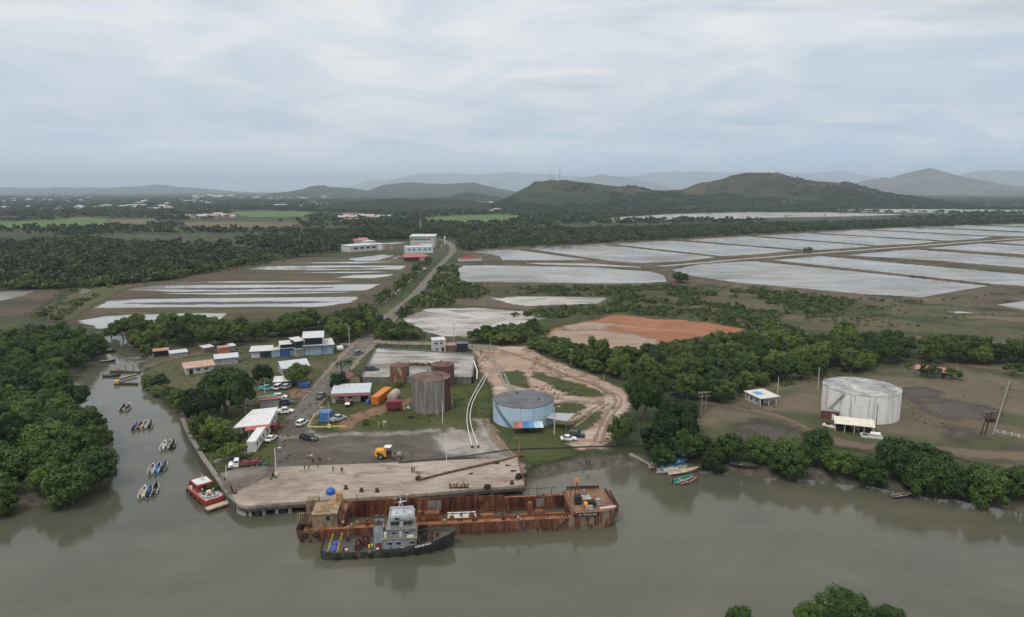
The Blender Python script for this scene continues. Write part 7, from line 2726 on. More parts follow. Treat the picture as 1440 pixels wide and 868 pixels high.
mb.build('cylinder', WHITE, o, smooth=True)
mb = MB()
mb.box((L * .22, 1.2, .5), (1.2, 1.0, .7))
mb.build('pump', RUST_DK, o)
p = P(1203, 606)
o = thing('fuel_box', 'cream coloured box beside the valve pit of the white tank', 'box', (p.x, p.y, GZ), .3)
mb = MB()
mb.box((0, 0, .6), (2.2, 1.2, 1.2))
mb.build('body', pt('cream_box', (.50, .47, .36)), o)
mb = MB()
mb.box((0, 0, 1.25), (2.4, 1.4, .1))
mb.build('lid', pt('cream_box', (.50, .47, .36)), o)

# ------------------------------------------------------------------ buildings of the port
W_GREYBLUE = pt('wall_light_blue', (.235, .325, .415), dirt=(.17, .18, .19), dirt_amt=.25, streak=True)
W_BLUE = pt('wall_royal_blue', (.035, .085, .25), dirt=(.04, .06, .12), dirt_amt=.25, streak=True)
W_STEEL = pt('wall_steel_blue', (.165, .25, .36), dirt=(.14, .15, .17), dirt_amt=.25, streak=True)
W_WHITE = pt('wall_white', (.50, .50, .49), dirt=(.36, .33, .29), dirt_amt=.3, streak=True)
W_GREY = pt('wall_grey', (.30, .31, .31), dirt=(.2, .18, .16), dirt_amt=.3, streak=True)
W_DARK = pt('dark_wall_and_shade', (.022, .028, .042))  # dark walls, and the painted shade of an open loft
R_WHITE = metal_roof('white_sheet_roof', (.48, .48, .49), amt=.28)
R_GREY = metal_roof('grey_sheet_roof', (.42, .45, .49), amt=.12)
R_ORANGE = metal_roof('rusted_orange_roof', (.34, .19, .13), dirt=(.55, .50, .44), amt=.42)
R_RED = metal_roof('red_sheet_roof', (.33, .062, .062), amt=.15)
R_MAROON = metal_roof('maroon_sheet_roof', (.14, .036, .036), dirt=(.22, .10, .08), amt=.3)
R_RUST = metal_roof('rusty_sheet_roof', (.30, .12, .08), dirt=(.44, .34, .28), amt=.4)

shed('fish_hut', 'white walled long hut with a rusty orange roof on the creek bank', 'hut', (262, 528), (301, 523), 5.5, 2.7, W_WHITE, R_ORANGE, .7, .7, openings=(('door', -.18, 1.0, 1.3, 2.0, {'fm': DARK}), ('window', -.45, 1.6, 1.2, .9), ('window', -.72, 1.6, 1.2, .9)))
shed('store_shed', 'low shed with a plain pale grey roof behind the huge rain tree', 'shed', (303, 514.5), (335, 511.5), 5.5, 2.7, W_GREY, R_GREY, .5, .4)
shed('small_hut', 'tiny white roofed shelter at the edge of the tree belt', 'hut', (288, 497), (301, 494.5), 3.5, 2.2, pt('wall_brown', (.15, .11, .08)), R_WHITE, .4, .3)
shed('small_hut', 'small orange red hut at the edge of the tree belt', 'hut', (308, 498), (324, 496), 3.2, 2.4, pt('wall_orange', (.40, .14, .085)), R_RUST, .3, .2)
shed('small_hut', 'little white roofed lean-to next to the orange red hut', 'hut', (325, 494), (331, 493), 2.6, 2.2, W_GREY, R_WHITE, .4, .4)
shed('boat_shelter', 'dark open shelter with a long brown roof at the head of the creek', 'shelter', (217, 502), (237, 500), 3.4, 2.3, DARK, R_RUST, .3, .4)  # solid dark walls stand in for shade under an open canopy
for k, (pa, pb, lab) in enumerate((((240, 503), (252, 501.5), 'grey sheeted boat shed beside the lane, nearer the creek'), ((252.5, 501.5), (264, 500), 'grey sheeted boat shed beside the lane, farther from the creek'))):
	shed('boat_shed', lab, 'shed', pa, pb, 3.4, 1.6, W_GREY, R_GREY, .5, .3)

shed('blue_shed', 'low shed with a bay of white doors at the west end of the blue row', 'shed', (353, 504), (381, 502.5), 6.5, 2.9, W_STEEL, R_WHITE, .55, .6, openings=(('door', -.10, 1.15, 1.2, 2.3, {'fm': W_WHITE}), ('door', -.24, 1.15, 1.2, 2.3, {'fm': W_WHITE}), ('door', -.40, 1.15, 1.6, 2.3, {'fm': pt('door_pale_blue', (.34, .40, .48))}), ('door', -.72, 1.2, 4.2, 2.3, {'fm': W_DARK})))
shed('blue_shed', 'light blue box shed with a flat cream roof in the blue row', 'shed', (382, 503), (394, 502), 5, 3.0, W_GREYBLUE, pt('cream_slab', (.46, .42, .36)), kind='flat', over=.2)
shed('blue_shed', 'royal blue shed with a raised white roofed loft in the blue row', 'shed', (394.3, 502), (417, 500.2), 5.5, 3.4, W_BLUE, R_WHITE, .3, .4, upper=(1.7, .2, 4.6, W_DARK), openings=(('door', -.75, 1.2, 1.6, 2.3, {'fm': W_STEEL}),))
shed('blue_shed', 'narrow grey shed with a black upper storey in the blue row', 'shed', (417.3, 502), (429, 500), 5.5, 3.2, W_GREY, R_WHITE, .5, .5, upper=(3.3, .0, 3.5, W_DARK))
shed('blue_shed', 'tallest blue shed with a dark open loft under a white roof', 'shed', (429.2, 500.3), (452.5, 499), 7.5, 4.3, W_GREYBLUE, R_WHITE, .8, .9, upper=(3.3, .0, 7.0, W_DARK))  # loft is a closed dark box, its open shade put into colour
shed('blue_shed', 'steel blue shed with a sloping white roof at the road end of the row', 'shed', (452.8, 498.8), (469.5, 497.3), 7.5, 4.0, W_STEEL, R_WHITE, .9, .5, openings=(('door', -.35, 1.4, 1.6, 2.6, {'fm': W_GREYBLUE}), ('door', -.7, 1.4, 1.6, 2.6, {'fm': W_GREYBLUE})))
p = P(478, 494)
o = thing('satellite_tank', 'round white water tank beside the road at the end of the blue row', 'water tank', (p.x, p.y, GZ), .4)
mb = MB()
mb.tube([(-1.5, 0, 1.3), (-1.2, 0, 1.3), (1.2, 0, 1.3), (1.5, 0, 1.3)], [.7, 1.15, 1.15, .7], 16)
mb.build('vessel', WHITE, o, smooth=True)
mb = MB()
for x in (-.8, .8):
	mb.box((x, 0, .25), (.3, 1.8, .6))
mb.build('cradle', CONC, o)

shed('gabled_house', 'grey gabled house with a pale metal roof behind a round tree', 'house', (398, 530), (434, 525.5), 10, 3.2, W_GREY, R_GREY, 1.5, .6, 'gable', openings=(('window', -.08, 1.7, 1.2, 1.0), ('window', 2.4, 1.6, 1.6, 1.8, {'side': 'right', 'fm': WHITE}), ('door', 5.6, 1.3, 2.2, 2.4, {'side': 'right', 'fm': W_WHITE})))
# open car shelter
a0, ang, L = frame((386, 547), (408.5, 545.5))
cs = thing('car_shelter', 'open car shelter with a stained white roof under the trees', 'shelter', a0, ang)
mb = MB()
mb.loft([[(-.4, -.5, 2.5), (L + .4, -.5, 2.5), (L + .4, 5.6, 2.9), (-.4, 5.6, 2.9)], [(-.4, -.5, 2.62), (L + .4, -.5, 2.62), (L + .4, 5.6, 3.02), (-.4, 5.6, 3.02)]], close=True, cap0=True, cap1=True)
mb.build('roof', metal_roof('stained_white_roof', (.58, .57, .55), amt=.4), cs)
for x in (0, L / 2, L):
	for y in (0, 5.3):
		MB().bar((x, y, -.1), (x, y, 2.5 + y * .07), .13).build('post', WHITE, cs)
mb = MB()
mb.box((L / 2, 5.4, 1.2), (L, .1, 2.4))
mb.build('back_wall', DARK, cs)  # wall coloured near-black for the shelter's shaded inside

# office by the quay: white roof over wall and porch
R4 = [P(*q_, GZ + 3.3) for q_ in ((327, 602.6), (378.6, 597), (391, 574), (355, 578))]
of = thing('office', 'white roofed port office with a red fascia and open porch by the quay', 'office', (R4[0].x, R4[0].y, GZ), 0)
B0 = Vector((R4[0].x, R4[0].y, GZ))
q4 = [q_ - B0 for q_ in R4]

def lerp4(u, v):
	return (q4[0] * (1 - u) + q4[1] * u) * (1 - v) + (q4[3] * (1 - u) + q4[2] * u) * v

mb = MB()
lo = [tuple(q_ + Vector((0, 0, .25 if k > 1 else 0))) for k, q_ in enumerate(q4)]
mb.loft([lo, [(q_[0], q_[1], q_[2] + .14) for q_ in lo]], close=True, cap0=True, cap1=True)
mb.build('roof', metal_roof('office_white_roof', (.58, .58, .585), amt=.18), of)
mb = MB()
wq = [lerp4(.42, .06), lerp4(.965, .05), lerp4(.965, .95), lerp4(.42, .95)]
mb.loft([[(q_.x, q_.y, -.2) for q_ in wq], [(q_.x, q_.y, 3.28) for q_ in wq]], close=True, cap0=True)
mb.build('wall', W_WHITE, of)
mb = MB()
a, b = lerp4(.36, -.005), lerp4(1.0, -.005)
mb.loft([[(a.x, a.y - .06, 2.55), (b.x, b.y - .06, 2.55), (b.x, b.y - .9, 2.45), (a.x, a.y - .9, 2.45)], [(a.x, a.y - .06, 3.42), (b.x, b.y - .06, 3.42), (b.x, b.y - .9, 2.6), (a.x, a.y - .9, 2.6)]], close=True, cap0=True, cap1=True)
mb.build('fascia', pt('fascia_red', (.36, .10, .10)), of)
for u, v in ((.02, .05), (.22, .03), (.02, .92), (.40, .03)):
	q_ = lerp4(u, v)
	MB().bar((q_.x, q_.y, -.1), (q_.x, q_.y, 3.28), .16).build('porch_post', WHITE, of)
for u in (.55, .72, .88):
	a = lerp4(u, .045)
	mb = MB()
	mb.box((a.x, a.y - .03, 1.6), (1.1, .08, 1.0))
	mb.build('window', GLASS, of)
for v in (.2, .45, .72):
	a = lerp4(.972, v)
	mb = MB()
	mb.box((a.x, a.y, 1.6), (.08, 1.1, 1.0), rz=math.atan2((q4[2] - q4[1]).y, (q4[2] - q4[1]).x) - math.pi / 2)
	mb.build('window', GLASS, of)
# small extension behind, green and red sheets
a0, ang, L = frame((366, 575), (392, 572))
ex = thing('annex_shed', 'small shed roofed with green and red sheets behind the office', 'shed', a0, ang)
mb = MB()
mb.box((L / 2, 2.2, 1.3), (L, 4.2, 2.8))
mb.build('wall', W_GREY, ex)
for y0, y1, m_, z0 in ((-.3, 1.7, R_RED, 2.75), (1.72, 4.6, metal_roof('green_sheet', (.06, .15, .09), amt=.2), 2.9)):
	mb = MB()
	mb.box((L / 2, (y0 + y1) / 2, z0 + .05), (L + .6, y1 - y0, .12))
	mb.build('roof', m_, ex)
# white container office
a0, ang, L = frame((347.7, 636.5), (359.8, 636))
a1 = P(370, 613)
cb = thing('container_office', 'long white container office at the front of the port office', 'container', a0, ang)
dd = math.hypot(a1.x - P(359.8, 636).x, a1.y - P(359.8, 636).y)
mb = MB()
mb.box((L / 2 , dd / 2, 1.45), (L, dd, 2.9))
mb.build('body', pt('container_white', (.55, .55, .54), dirt=(.42, .38, .33), dirt_amt=.18, streak=True), cb)
mb = MB()
mb.box((L / 2, dd / 2, 2.95), (L + .1, dd + .1, .1))
mb.build('roof', metal_roof('container_roof_white', (.60, .60, .60), amt=.15), cb)
for y in (2.0, 5.0, 8.5):
	mb = MB()
	mb.box((L + .02, y, 1.6), (.06, 1.0, .9))
	mb.build('window', GLASS, cb)

o, L = shed('workshop', 'white workshop with a maroon canopy and one dark open bay', 'workshop', (467.5, 566.5), (519, 564.5), 8.5, 3.1, W_WHITE, R_GREY, .5, .4, openings=(('door', -.88, 1.3, 2.6, 2.6, {'fm': DARK}), ('window', -.25, 1.7, 1.4, 1.0), ('window', -.5, 1.7, 1.4, 1.0)), fascia=(R_MAROON, .55, 1.5))  # dark door panel paints the shade of the open bay
shed('tan_hut', 'narrow tan hut with a steep maroon roof behind the workshop', 'hut', (491, 546), (507, 543), 5.0, 3.2, pt('wall_tan', (.34, .26, .16), dirt=(.2, .13, .08), dirt_amt=.3), R_MAROON, 1.6, .3, 'gable_end', openings=(('window', -.5, 1.6, 1.0, .9),))
for px, py, lab, m_ in ((478, 566, 'brown timber bench standing against the workshop wall', RUST_DK), (491, 566, 'orange topped bench standing against the workshop wall', rust('bench_orange', [(.30, .13, .07), (.42, .22, .13)], 1))):
	p = P(px, py + 1.5)
	o = thing('workbench', lab, 'bench', (p.x, p.y, GZ + .15), .03)
	mb = MB()
	mb.box((0, 0, .95), (2.4, .9, .12))
	mb.build('top', m_, o)
	for x in (-1.05, 1.05):
		for y in (-.35, .35):
			mb = MB()
			mb.bar((x, y, 0), (x, y, .9), .1)
			mb.build('leg', RUST_DK, o)
p = P(517, 569)
o = thing('water_drum', 'blue plastic drum standing by the open bay of the workshop', 'drum', (p.x, p.y, GZ + .15), 0)
mb = MB()
mb.lathe([(.55, 0), (.6, .1), (.58, .7), (.6, 1.3), (.5, 1.4), (.02, 1.42)], 14)
mb.build('body', pt('drum_blue', (.05, .14, .34)), o, smooth=True)

def container(label, pa, pb, depth, h, m, cat='container', name='shipping_container', wheels=False, lift=0.0, rib=True, rz=None):
	a0, ang, L = frame(pa, pb)
	o = thing(name, label, cat, (a0.x, a0.y, GZ + .15), ang if rz is None else rz)
	mb = MB()
	mb.box((L / 2, depth / 2, lift + h / 2), (L - .06, depth - .06, h - .06))
	if rib:
		for k in range(int(depth / .5)):
			for x in (0.0, L):
				mb.box((x, .3 + k * .5, lift + h / 2), (.07, .24, h - .3))
		for k in range(int(L / .5)):
			mb.box((.3 + k * .5, depth, lift + h / 2), (.24, .07, h - .3))
	for x in (.06, L - .06):
		for y in (.06, depth - .06):
			mb.box((x, y, lift + h / 2), (.14, .14, h))
	mb.box((L / 2, depth / 2, lift + h - .02), (L, depth, .08))
	mb.build('body', m, o)
	mb = MB()
	for s in (.28, .72):
		mb.box((L * s, -.01, lift + h / 2), (L * .40, .06, h - .35))
	d_ = mb.build('door', m, o)
	mb = MB()
	for s in (.40, .60):
		mb.bar((L * s, -.07, lift + .25), (L * s, -.07, lift + h - .25), .05)
	mb.build('handle', STEEL, d_)
	if wheels:
		for x in (L * .22, L * .78):
			for y in (.35, depth - .35):
				mb = MB()
				mb.tube([(x, y - .14, .42), (x, y + .14, .42)], .42, 14)
				mb.build('wheel', RUBBER, o)
		mb = MB()
		mb.bar((L / 2, -.1, .6), (L / 2, -1.8, .45), .12)
		mb.build('drawbar', RUST_DK, o)
	return o

container('bright orange shipping container beside the workshop', (521.8, 570), (533, 569.6), 11.5, 2.7, ORANGE, rz=R(-12))
container('dark red box trailer on wheels in front of the grey tank', (543.5, 579.5), (565, 578.5), 2.5, 2.3, pt('trailer_red', (.16, .022, .028), dirt=(.07, .025, .025), dirt_amt=.3), 'trailer', 'box_trailer', True, .7)
container('blue box container on the lawn beside the tarmac yard', (450, 594.8), (463, 595.2), 3.6, 3.0, pt('container_blue', (.06, .15, .36), dirt=(.10, .18, .30), dirt_amt=.3))
o = container('dark blue skip under the trees next to the car shelter', (420, 547.5), (436, 546), 2.4, 1.6, W_BLUE, 'skip', 'rubbish_skip', rib=False)
p = P(551, 567)
o = thing('tank_trailer', 'pale beige cylindrical tank lying behind the red trailer', 'tank', (p.x, p.y, GZ), R(82))
mb = MB()
mb.tube([(-.1, 0, 1.9), (.15, 0, 1.9), (4.8, 0, 1.9), (5.1, 0, 1.9)], [1.2, 1.6, 1.6, 1.2], 20)
mb.build('vessel', pt('beige_tank', (.36, .32, .27), dirt=(.2, .16, .13), dirt_amt=.35), o, smooth=True)
mb = MB()
for x in (.8, 3.9):
	mb.box((x, 0, .3), (.4, 2.4, .9))
mb.build('cradle', CONC, o)
p = P(570, 576)
o = thing('sack_pile', 'pile of white sacks beside the red trailer', 'sacks', (p.x, p.y, GZ + .15), .3)
mb = MB()
for k in range(7):
	mb.box((random.uniform(-1.2, 1.2), random.uniform(-.5, .5), .18 + .22 * (k % 3)), (.9, .5, .26), rz=random.random() * 3, taper=.8)
mb.build('sack', pt('sack_white', (.52, .50, .46)), o)

# walled sand yard
YW = PP(YARD, GZ + 2.2)
yard = thing('yard_wall', 'grey block retaining wall round the sand filled yard', 'wall', (YW[3][0], YW[3][1], 0), 0)
BLOCK = pt('grey_blockwork', (.16, .16, .158), var=.22, dirt=(.075, .08, .065), dirt_amt=.45, streak=True)
for a, b in zip(YW, YW[1:] + YW[:1]):
	mb = MB()
	va, vb = Vector(a) - Vector(YW[3]), Vector(b) - Vector(YW[3])
	mb.bar((va.x, va.y, 3.1), (vb.x, vb.y, 3.1), .35, 2.6)
	n = int((vb - va).length / 3.2)
	for k in range(n + 1):
		q_ = va.lerp(vb, k / n)
		mb.box((q_.x, q_.y, 3.2), (.5, .5, 2.7))
	mb.build('wall_panel', BLOCK, yard)
o = [q_ for q_ in bpy.data.objects if q_.name.startswith('yard_fill')][0]
bpy.data.objects.remove(o)
patch('yard_fill', YW, yard_sand, GZ + 2.0, 90)
shed('site_office', 'two storey white and grey hut at the back corner of the sand yard', 'hut', (609.5, 496), (627, 494.8), 5, 5.2, W_WHITE, R_WHITE, .2, .25, openings=(('window', -.25, 3.9, 1.1, .9), ('window', -.65, 3.9, 1.1, .9), ('window', -.3, 1.3, 1.1, .9), ('door', -.75, 1.05, 1.0, 2.0, {'fm': DARK})))
shed('small_hut', 'brown timber hut right beside the two storey white hut', 'hut', (628, 495.6), (641, 495), 4, 2.9, rust('brown_timber', [(.06, .045, .035), (.12, .085, .06), (.16, .12, .09)], 1), R_RUST, .2, .2)
shed('small_hut', 'black flat roofed hut at the corner of the sand yard by the earth road', 'hut', (642.5, 495.5), (658, 495), 4, 3.6, W_DARK, pt('dark_slab', (.09, .095, .10)), kind='flat', over=.25)
p = P(523, 521, GZ + 2)
car('pickup_truck', 'dark blue pickup wreck standing on the sand fill', 'pickup', p.x, p.y, R(10), CAR_NAVY, 'pickup', z=GZ + 2.02)
# rusty pipes and boats heaped behind the cream tank
p = P(595, 514, GZ + 2)
o = thing('scrap_heap', 'heap of dark red scrap steel on the sand fill behind the tanks', 'scrap', (p.x, p.y, GZ + 2), 0)
mb = MB()
for k in range(40):
	x = random.uniform(-5.5, 6.5)
	mb.bar((x, random.uniform(-1.2, 1.2), random.uniform(.1, .5)), (x + random.uniform(-2.5, 2.5), random.uniform(-1.4, 1.4), random.uniform(.2, 1.2)), random.uniform(.12, .4))
ob = mb.build('scrap', RUST_A, o)
ob['kind'] = 'stuff'

# little white house
cr = [P(1070, 572), P(1090.5, 569.3), P(1047, 566)]
ex_, ey_ = (cr[1] - cr[0]), (cr[2] - cr[0])
hs = thing('small_house', 'little white house with a porch and a blue patch on its pale roof', 'house', tuple(cr[0]), math.atan2(ex_.y, ex_.x))
Lx, Ly = ex_.length, 7.0
mb = MB()
mb.box((Lx / 2 + .0, Ly * .62, 1.3), (Lx, Ly * .76, 2.8))
mb.build('wall', W_WHITE, hs)
mb = MB()
mb.loft([[(-.9, -.7, 2.75), (Lx + 1.2, -.7, 2.75), (Lx + 1.2, Ly + .6, 3.05), (-.9, Ly + .6, 3.05)], [(-.9, -.7, 2.88), (Lx + 1.2, -.7, 2.88), (Lx + 1.2, Ly + .6, 3.18), (-.9, Ly + .6, 3.18)]], close=True, cap0=True, cap1=True)
hrf = mb.build('roof', metal_roof('pale_pink_roof', (.54, .50, .47), dirt=(.33, .20, .14), amt=.3), hs)
mb = MB()
mb.loft([[(.8, 2.6, 3.02), (3.4, 2.6, 3.02), (3.4, 5.6, 3.14), (.8, 5.6, 3.14)], [(.8, 2.6, 3.04), (3.4, 2.6, 3.04), (3.4, 5.6, 3.16), (.8, 5.6, 3.16)]], close=True, cap0=True, cap1=True)
mb.build('blue_tarpaulin', pt('faded_tarp_blue', (.06, .24, .48)), hrf)
for x, y in ((-.5, -.2), (Lx * .5, -.2), (Lx, -.2), (-.6, 2.2), (-.6, 4.6), (-.6, 6.8)):
	MB().bar((x, y, -.1), (x, y, 2.77), .25).build('porch_post', W_WHITE, hs)
for y in (2.6, 4.8):
	opening(hs, 'window', y, 1.5, 1.3, 1.2, 'left', L=Lx)
opening(hs, 'door', Lx * .3, 1.05, 1.0, 2.0, 'front', fm=DARK, kind='door').location = (0, Ly * .24, 0)

shed('ruined_hut', 'derelict turquoise hut with a broken rusty roof among bushes', 'hut', (1287, 527.5), (1337, 534), 5, 2.3, pt('wall_turquoise', (.13, .22, .21), dirt=(.10, .09, .07), dirt_amt=.4), R_RUST, .5, .4, openings=(('window', -.2, 1.3, 1.6, 1.0), ('door', -.8, 1.0, 1.2, 1.9, {'fm': DARK})))

# ------------------------------------------------------------------ the processing plant on the road
shed('warehouse', 'big pale warehouse with a white roof rim at the head of the road', 'warehouse', (577, 348), (611, 348), 26, 12.5, pt('wall_pale_beige', (.43, .42, .39), dirt=(.3, .28, .26), dirt_amt=.3, scale=.15, streak=True), R_WHITE, .8, .8, thick=1.2,
     openings=[('window', -u, 9.6, 2.6, 1.6, {'pm': DARK, 'fm': W_GREY}) for u in (.08, .22, .36, .50, .64, .78)])
shed('plant_building', 'pale blue two storey building in front of the white rimmed warehouse', 'building', (571, 357), (609, 356), 14, 6.8, pt('wall_pale_blue', (.46, .53, .56)), R_GREY, .6, .3, openings=[('window', -u, 4.3, 2.6, 1.5) for u in (.12, .3, .5, .7, .88)])
shed('open_barn', 'open barn with a bright red roof below the plant buildings', 'barn', (569.5, 368), (590, 367.5), 13, 4.2, pt('wall_dark_maroon', (.075, .018, .022)), R_RED, 1.6, 1.0)
shed('plant_shed', 'white shed with a red lower wall right beside the red roofed barn', 'shed', (590.5, 367.5), (604, 366.5), 11, 4.2, pt('wall_pinkish', (.46, .33, .31)), R_RED, 1.4, .5)
shed('plant_building', 'long white plant building with dark window bays at the west end', 'building', (493, 355), (531, 352), 18, 6.8, W_WHITE, R_WHITE, .6, .6, openings=[('window', -u, 3.9, 5.0, 2.0) for u in (.2, .42, .64, .86)])
shed('plant_building', 'white block with a stepped parapet rising behind the long white plant building', 'building', (516, 351), (528, 350), 10, 9.5, W_WHITE, R_WHITE, .3, .3)
shed('plant_building', 'plain white box building in the middle of the plant', 'building', (531.5, 352), (541, 351.5), 14, 7.0, pt('wall_bright_white', (.68, .68, .67)), R_WHITE, .3, .3)
shed('plant_building', 'grey brown block beside the plain white box building', 'building', (541.3, 352), (549, 351.5), 14, 6.6, pt('wall_taupe', (.25, .22, .20)), pt('taupe_slab', (.26, .24, .22)), kind='flat')
shed('plant_building', 'cream block in the middle of the plant with a flat roof', 'building', (549.2, 351.5), (553, 351.2), 12, 6.8, pt('wall_cream', (.52, .47, .36)), pt('cream_slab', (.46, .42, .36)), kind='flat')
shed('plant_building', 'long brownish block reaching to the big warehouse', 'building', (553.5, 351.5), (572, 349.5), 16, 6.6, pt('wall_sandy', (.31, .26, .22), dirt=(.2, .16, .14), dirt_amt=.4, scale=.2), pt('taupe_slab', (.26, .24, .22)), kind='flat')
shed('plant_house', 'red roofed house behind the long white plant building', 'house', (491, 345), (505, 344), 14, 5, W_WHITE, R_RED, 2, .8, 'gable')
shed('plant_house', 'pinkish red roofed house behind the stepped white block', 'house', (506, 343.5), (518, 343), 14, 5.5, W_WHITE, metal_roof('pink_roof', (.42, .13, .16), amt=.1), 2, .8, 'gable')
shed('plant_shed', 'white canopy block in front of the big warehouse wall', 'shed', (592, 350), (607, 350), 8, 4.5, W_WHITE, R_WHITE, .4, .5)
o, L = shed('pump_house', 'low white pump house with red machinery at the corner of the ponds', 'pump house', (646, 368), (678, 367), 7, 2.6, W_WHITE, pt('red_slab', (.34, .08, .06)), kind='flat', over=.3)
for x in (6, 10, 14, 18):
	mb = MB()
	mb.box((x, 3, 3.6), (2.2, 1.8, 1.8), taper=.8)
	mb.tube([(x, 3, 4.2), (x, 6.5, 4.4)], .35, 8)
	mb.build('pump', pt('pump_red', (.42, .07, .05)), o)
for px, py, rz, st, m_, lab in ((621, 347.5, 1.2, 'van', CAR_WHITE, 'white van on the bend beyond the big warehouse'), (556, 364.5, .2, 'van', CAR_WHITE, 'white van parked on the yard west of the red roofed barn'), (562, 362, .2, 'pickup', CAR_SILVER, 'silver pickup parked on the yard west of the red roofed barn'), (551.5, 361, 1.0, 'suv', CAR_WHITE, 'white car parked behind the white van west of the red roofed barn')):
	p = P(px, py)
	car({'van': 'van', 'pickup': 'pickup_truck', 'suv': 'car'}[st], lab, 'car' if st == 'suv' else st, p.x, p.y, rz, m_, st)

# communication tower and water tower

def lattice(label, base, h, w0, w1, mats, name='lattice_tower', cat='tower', group=None):
	o = thing(name, label, cat, base, .3, group)
	n = max(6, int(h / 3.2))
	for part, (f0, f1) in zip(('lower_section', 'middle_section', 'upper_section'), ((0, .34), (.34, .67), (.67, 1))):
		mb = MB()
		k0, k1 = int(f0 * n), int(f1 * n)
		for k in range(k0, k1):
			za, zb = h * k / n, h * (k + 1) / n
			wa, wb = [(w0 + (w1 - w0) * z / h) / 2 for z in (za, zb)]
			ca = [(wa * sx, wa * sy, za) for sx, sy in ((-1, -1), (1, -1), (1, 1), (-1, 1))]
			cb_ = [(wb * sx, wb * sy, zb) for sx, sy in ((-1, -1), (1, -1), (1, 1), (-1, 1))]
			for i in range(4):
				mb.bar(ca[i], cb_[i], .05 * w0)
				mb.bar(ca[i], cb_[(i + 1) % 4], .03 * w0)
				mb.bar(cb_[i], cb_[(i + 1) % 4], .03 * w0)
		mb.build(part, mats[part], o)
	return o

TW = pt('tower_white', (.55, .55, .54))
TR = pt('tower_red', (.38, .10, .08))
lattice('slim red and white lattice tower behind the plant', tuple(P(591.5, 327)), 33, 3.0, .9, {'lower_section': pt('tower_yellowish', (.42, .42, .34)), 'middle_section': TW, 'upper_section': TR})
p = P(625.5, 345)
o = thing('water_tower', 'slim white water tower pole beside the bend in the road', 'water tower', tuple(p), 0)
mb = MB()
mb.lathe([(.5, 0), (.4, 7), (1.2, 8), (1.2, 10.5), (.2, 11.2)], 12)
mb.build('column', WHITE, o)
for px, yt, lab in ((774, 240, 'left one of the antenna masts on the brown hill'), (787, 236, 'tallest antenna mast on the brown hill'), (778.5, 246, 'shortest antenna mast on the brown hill')):
	D_ = 3100
	X_, Z0 = ray(px, 254, D_)
	_, Z1 = ray(px, yt, D_)
	lattice(lab.replace('left one of the antenna masts', 'mid height antenna mast'), (X_, D_, Z0 - 3), Z1 - Z0 + 3, 4.5, 1.2, {'lower_section': STEEL, 'middle_section': STEEL, 'upper_section': STEEL}, 'antenna_mast', 'antenna')

# houses of the far town
rh = np.random.default_rng(91)
TOWN = [((0, 285), (70, 281), 16, 1), ((70, 284), (130, 279), 10, 1), ((110, 297), (240, 291), 26, 1), ((190, 290), (300, 281), 26, 1), ((255, 281), (330, 276), 14, 1.5), ((260, 308), (335, 304), 22, .9), ((330, 282), (470, 278), 26, 1), ((380, 292), (470, 286), 14, 1), ((470, 312), (550, 306), 16, 1), ((630, 288), (690, 284), 8, 1), ((690, 300), (700, 292), 3, 1), ((0, 300), (110, 290), 8, 1)]
HWALL = [pt('house_white', (.36, .36, .35)), pt('house_cream', (.29, .26, .22)), pt('house_pink', (.25, .17, .15))]
HROOF = [metal_roof('house_roof_pale', (.32, .32, .32), amt=.1), metal_roof('house_roof_rust', (.27, .13, .10), amt=.3), metal_roof('house_roof_grey', (.40, .41, .42), amt=.2)]
protos = []
for wi in range(3):
	for ri in range(3):
		w, r_ = MB(), MB()
		w.box((0, 0, 2.2), (12, 9, 4.4))
		w.poly([(-6, -4.5, 4.4), (-6, 4.5, 4.4), (-6, 0, 6.4)])
		w.poly([(6, -4.5, 4.4), (6, 4.5, 4.4), (6, 0, 6.4)])
		e = .8
		for s in (-1, 1):
			r_.loft([[(-6 - e, s * (4.5 + e), 4.2), (6 + e, s * (4.5 + e), 4.2), (6 + e, s * .002, 6.42), (-6 - e, s * .002, 6.42)], [(-6 - e, s * (4.5 + e), 4.4), (6 + e, s * (4.5 + e), 4.4), (6 + e, s * .002, 6.62), (-6 - e, s * .002, 6.62)]], close=True, cap0=True, cap1=True)
		a, b = w.build('wall', HWALL[wi]), r_.build('roof', HROOF[ri])
		protos.append((a.data, b.data))
		bpy.data.objects.remove(a)
		bpy.data.objects.remove(b)
TLAB = {0: 'pale low house in the far town on the plain', 1: 'low house with a rusty red roof in the far town on the plain', 2: 'low house with a grey roof in the far town on the plain'}
for (x0, y0), (x1, y1), n, s in TOWN:
	for k in range(n):
		px, py = rh.uniform(x0, x1), rh.uniform(y1, y0)
		p = P(px, py)
		ri = int(rh.choice([0, 0, 0, 1, 2]))
		wi = int(rh.integers(0, 3))
		o = thing('town_house', TLAB[ri], 'house', (p.x, p.y, GZ), rh.uniform(-.5, .5), 'houses of the far town')
		q_ = s * rh.uniform(.7, 1.5) * (1 + p.y / 12000)
		o.scale = (q_ * rh.uniform(.9, 2.2), q_, q_ * rh.uniform(.9, 1.15))
		for nm, d_ in zip(('wall', 'roof'), protos[wi * 3 + ri]):
			link(bpy.data.objects.new(nm, d_), o)
# ------------------------------------------------------------------ vehicles
def park(px, py, deg, body, style, label, name=None, cat=None, group=None, load=None, z=None):
	p = P(px, py, z or GZ)
	nm = name or {'suv': 'car', 'sedan': 'car', 'hatch': 'car', 'pickup': 'pickup_truck', 'van': 'van'}[style]
	return car(nm, label, cat or nm.replace('_truck', '').replace('_', ' '), p.x, p.y, R(deg), body, style, group, z=z, load=load)

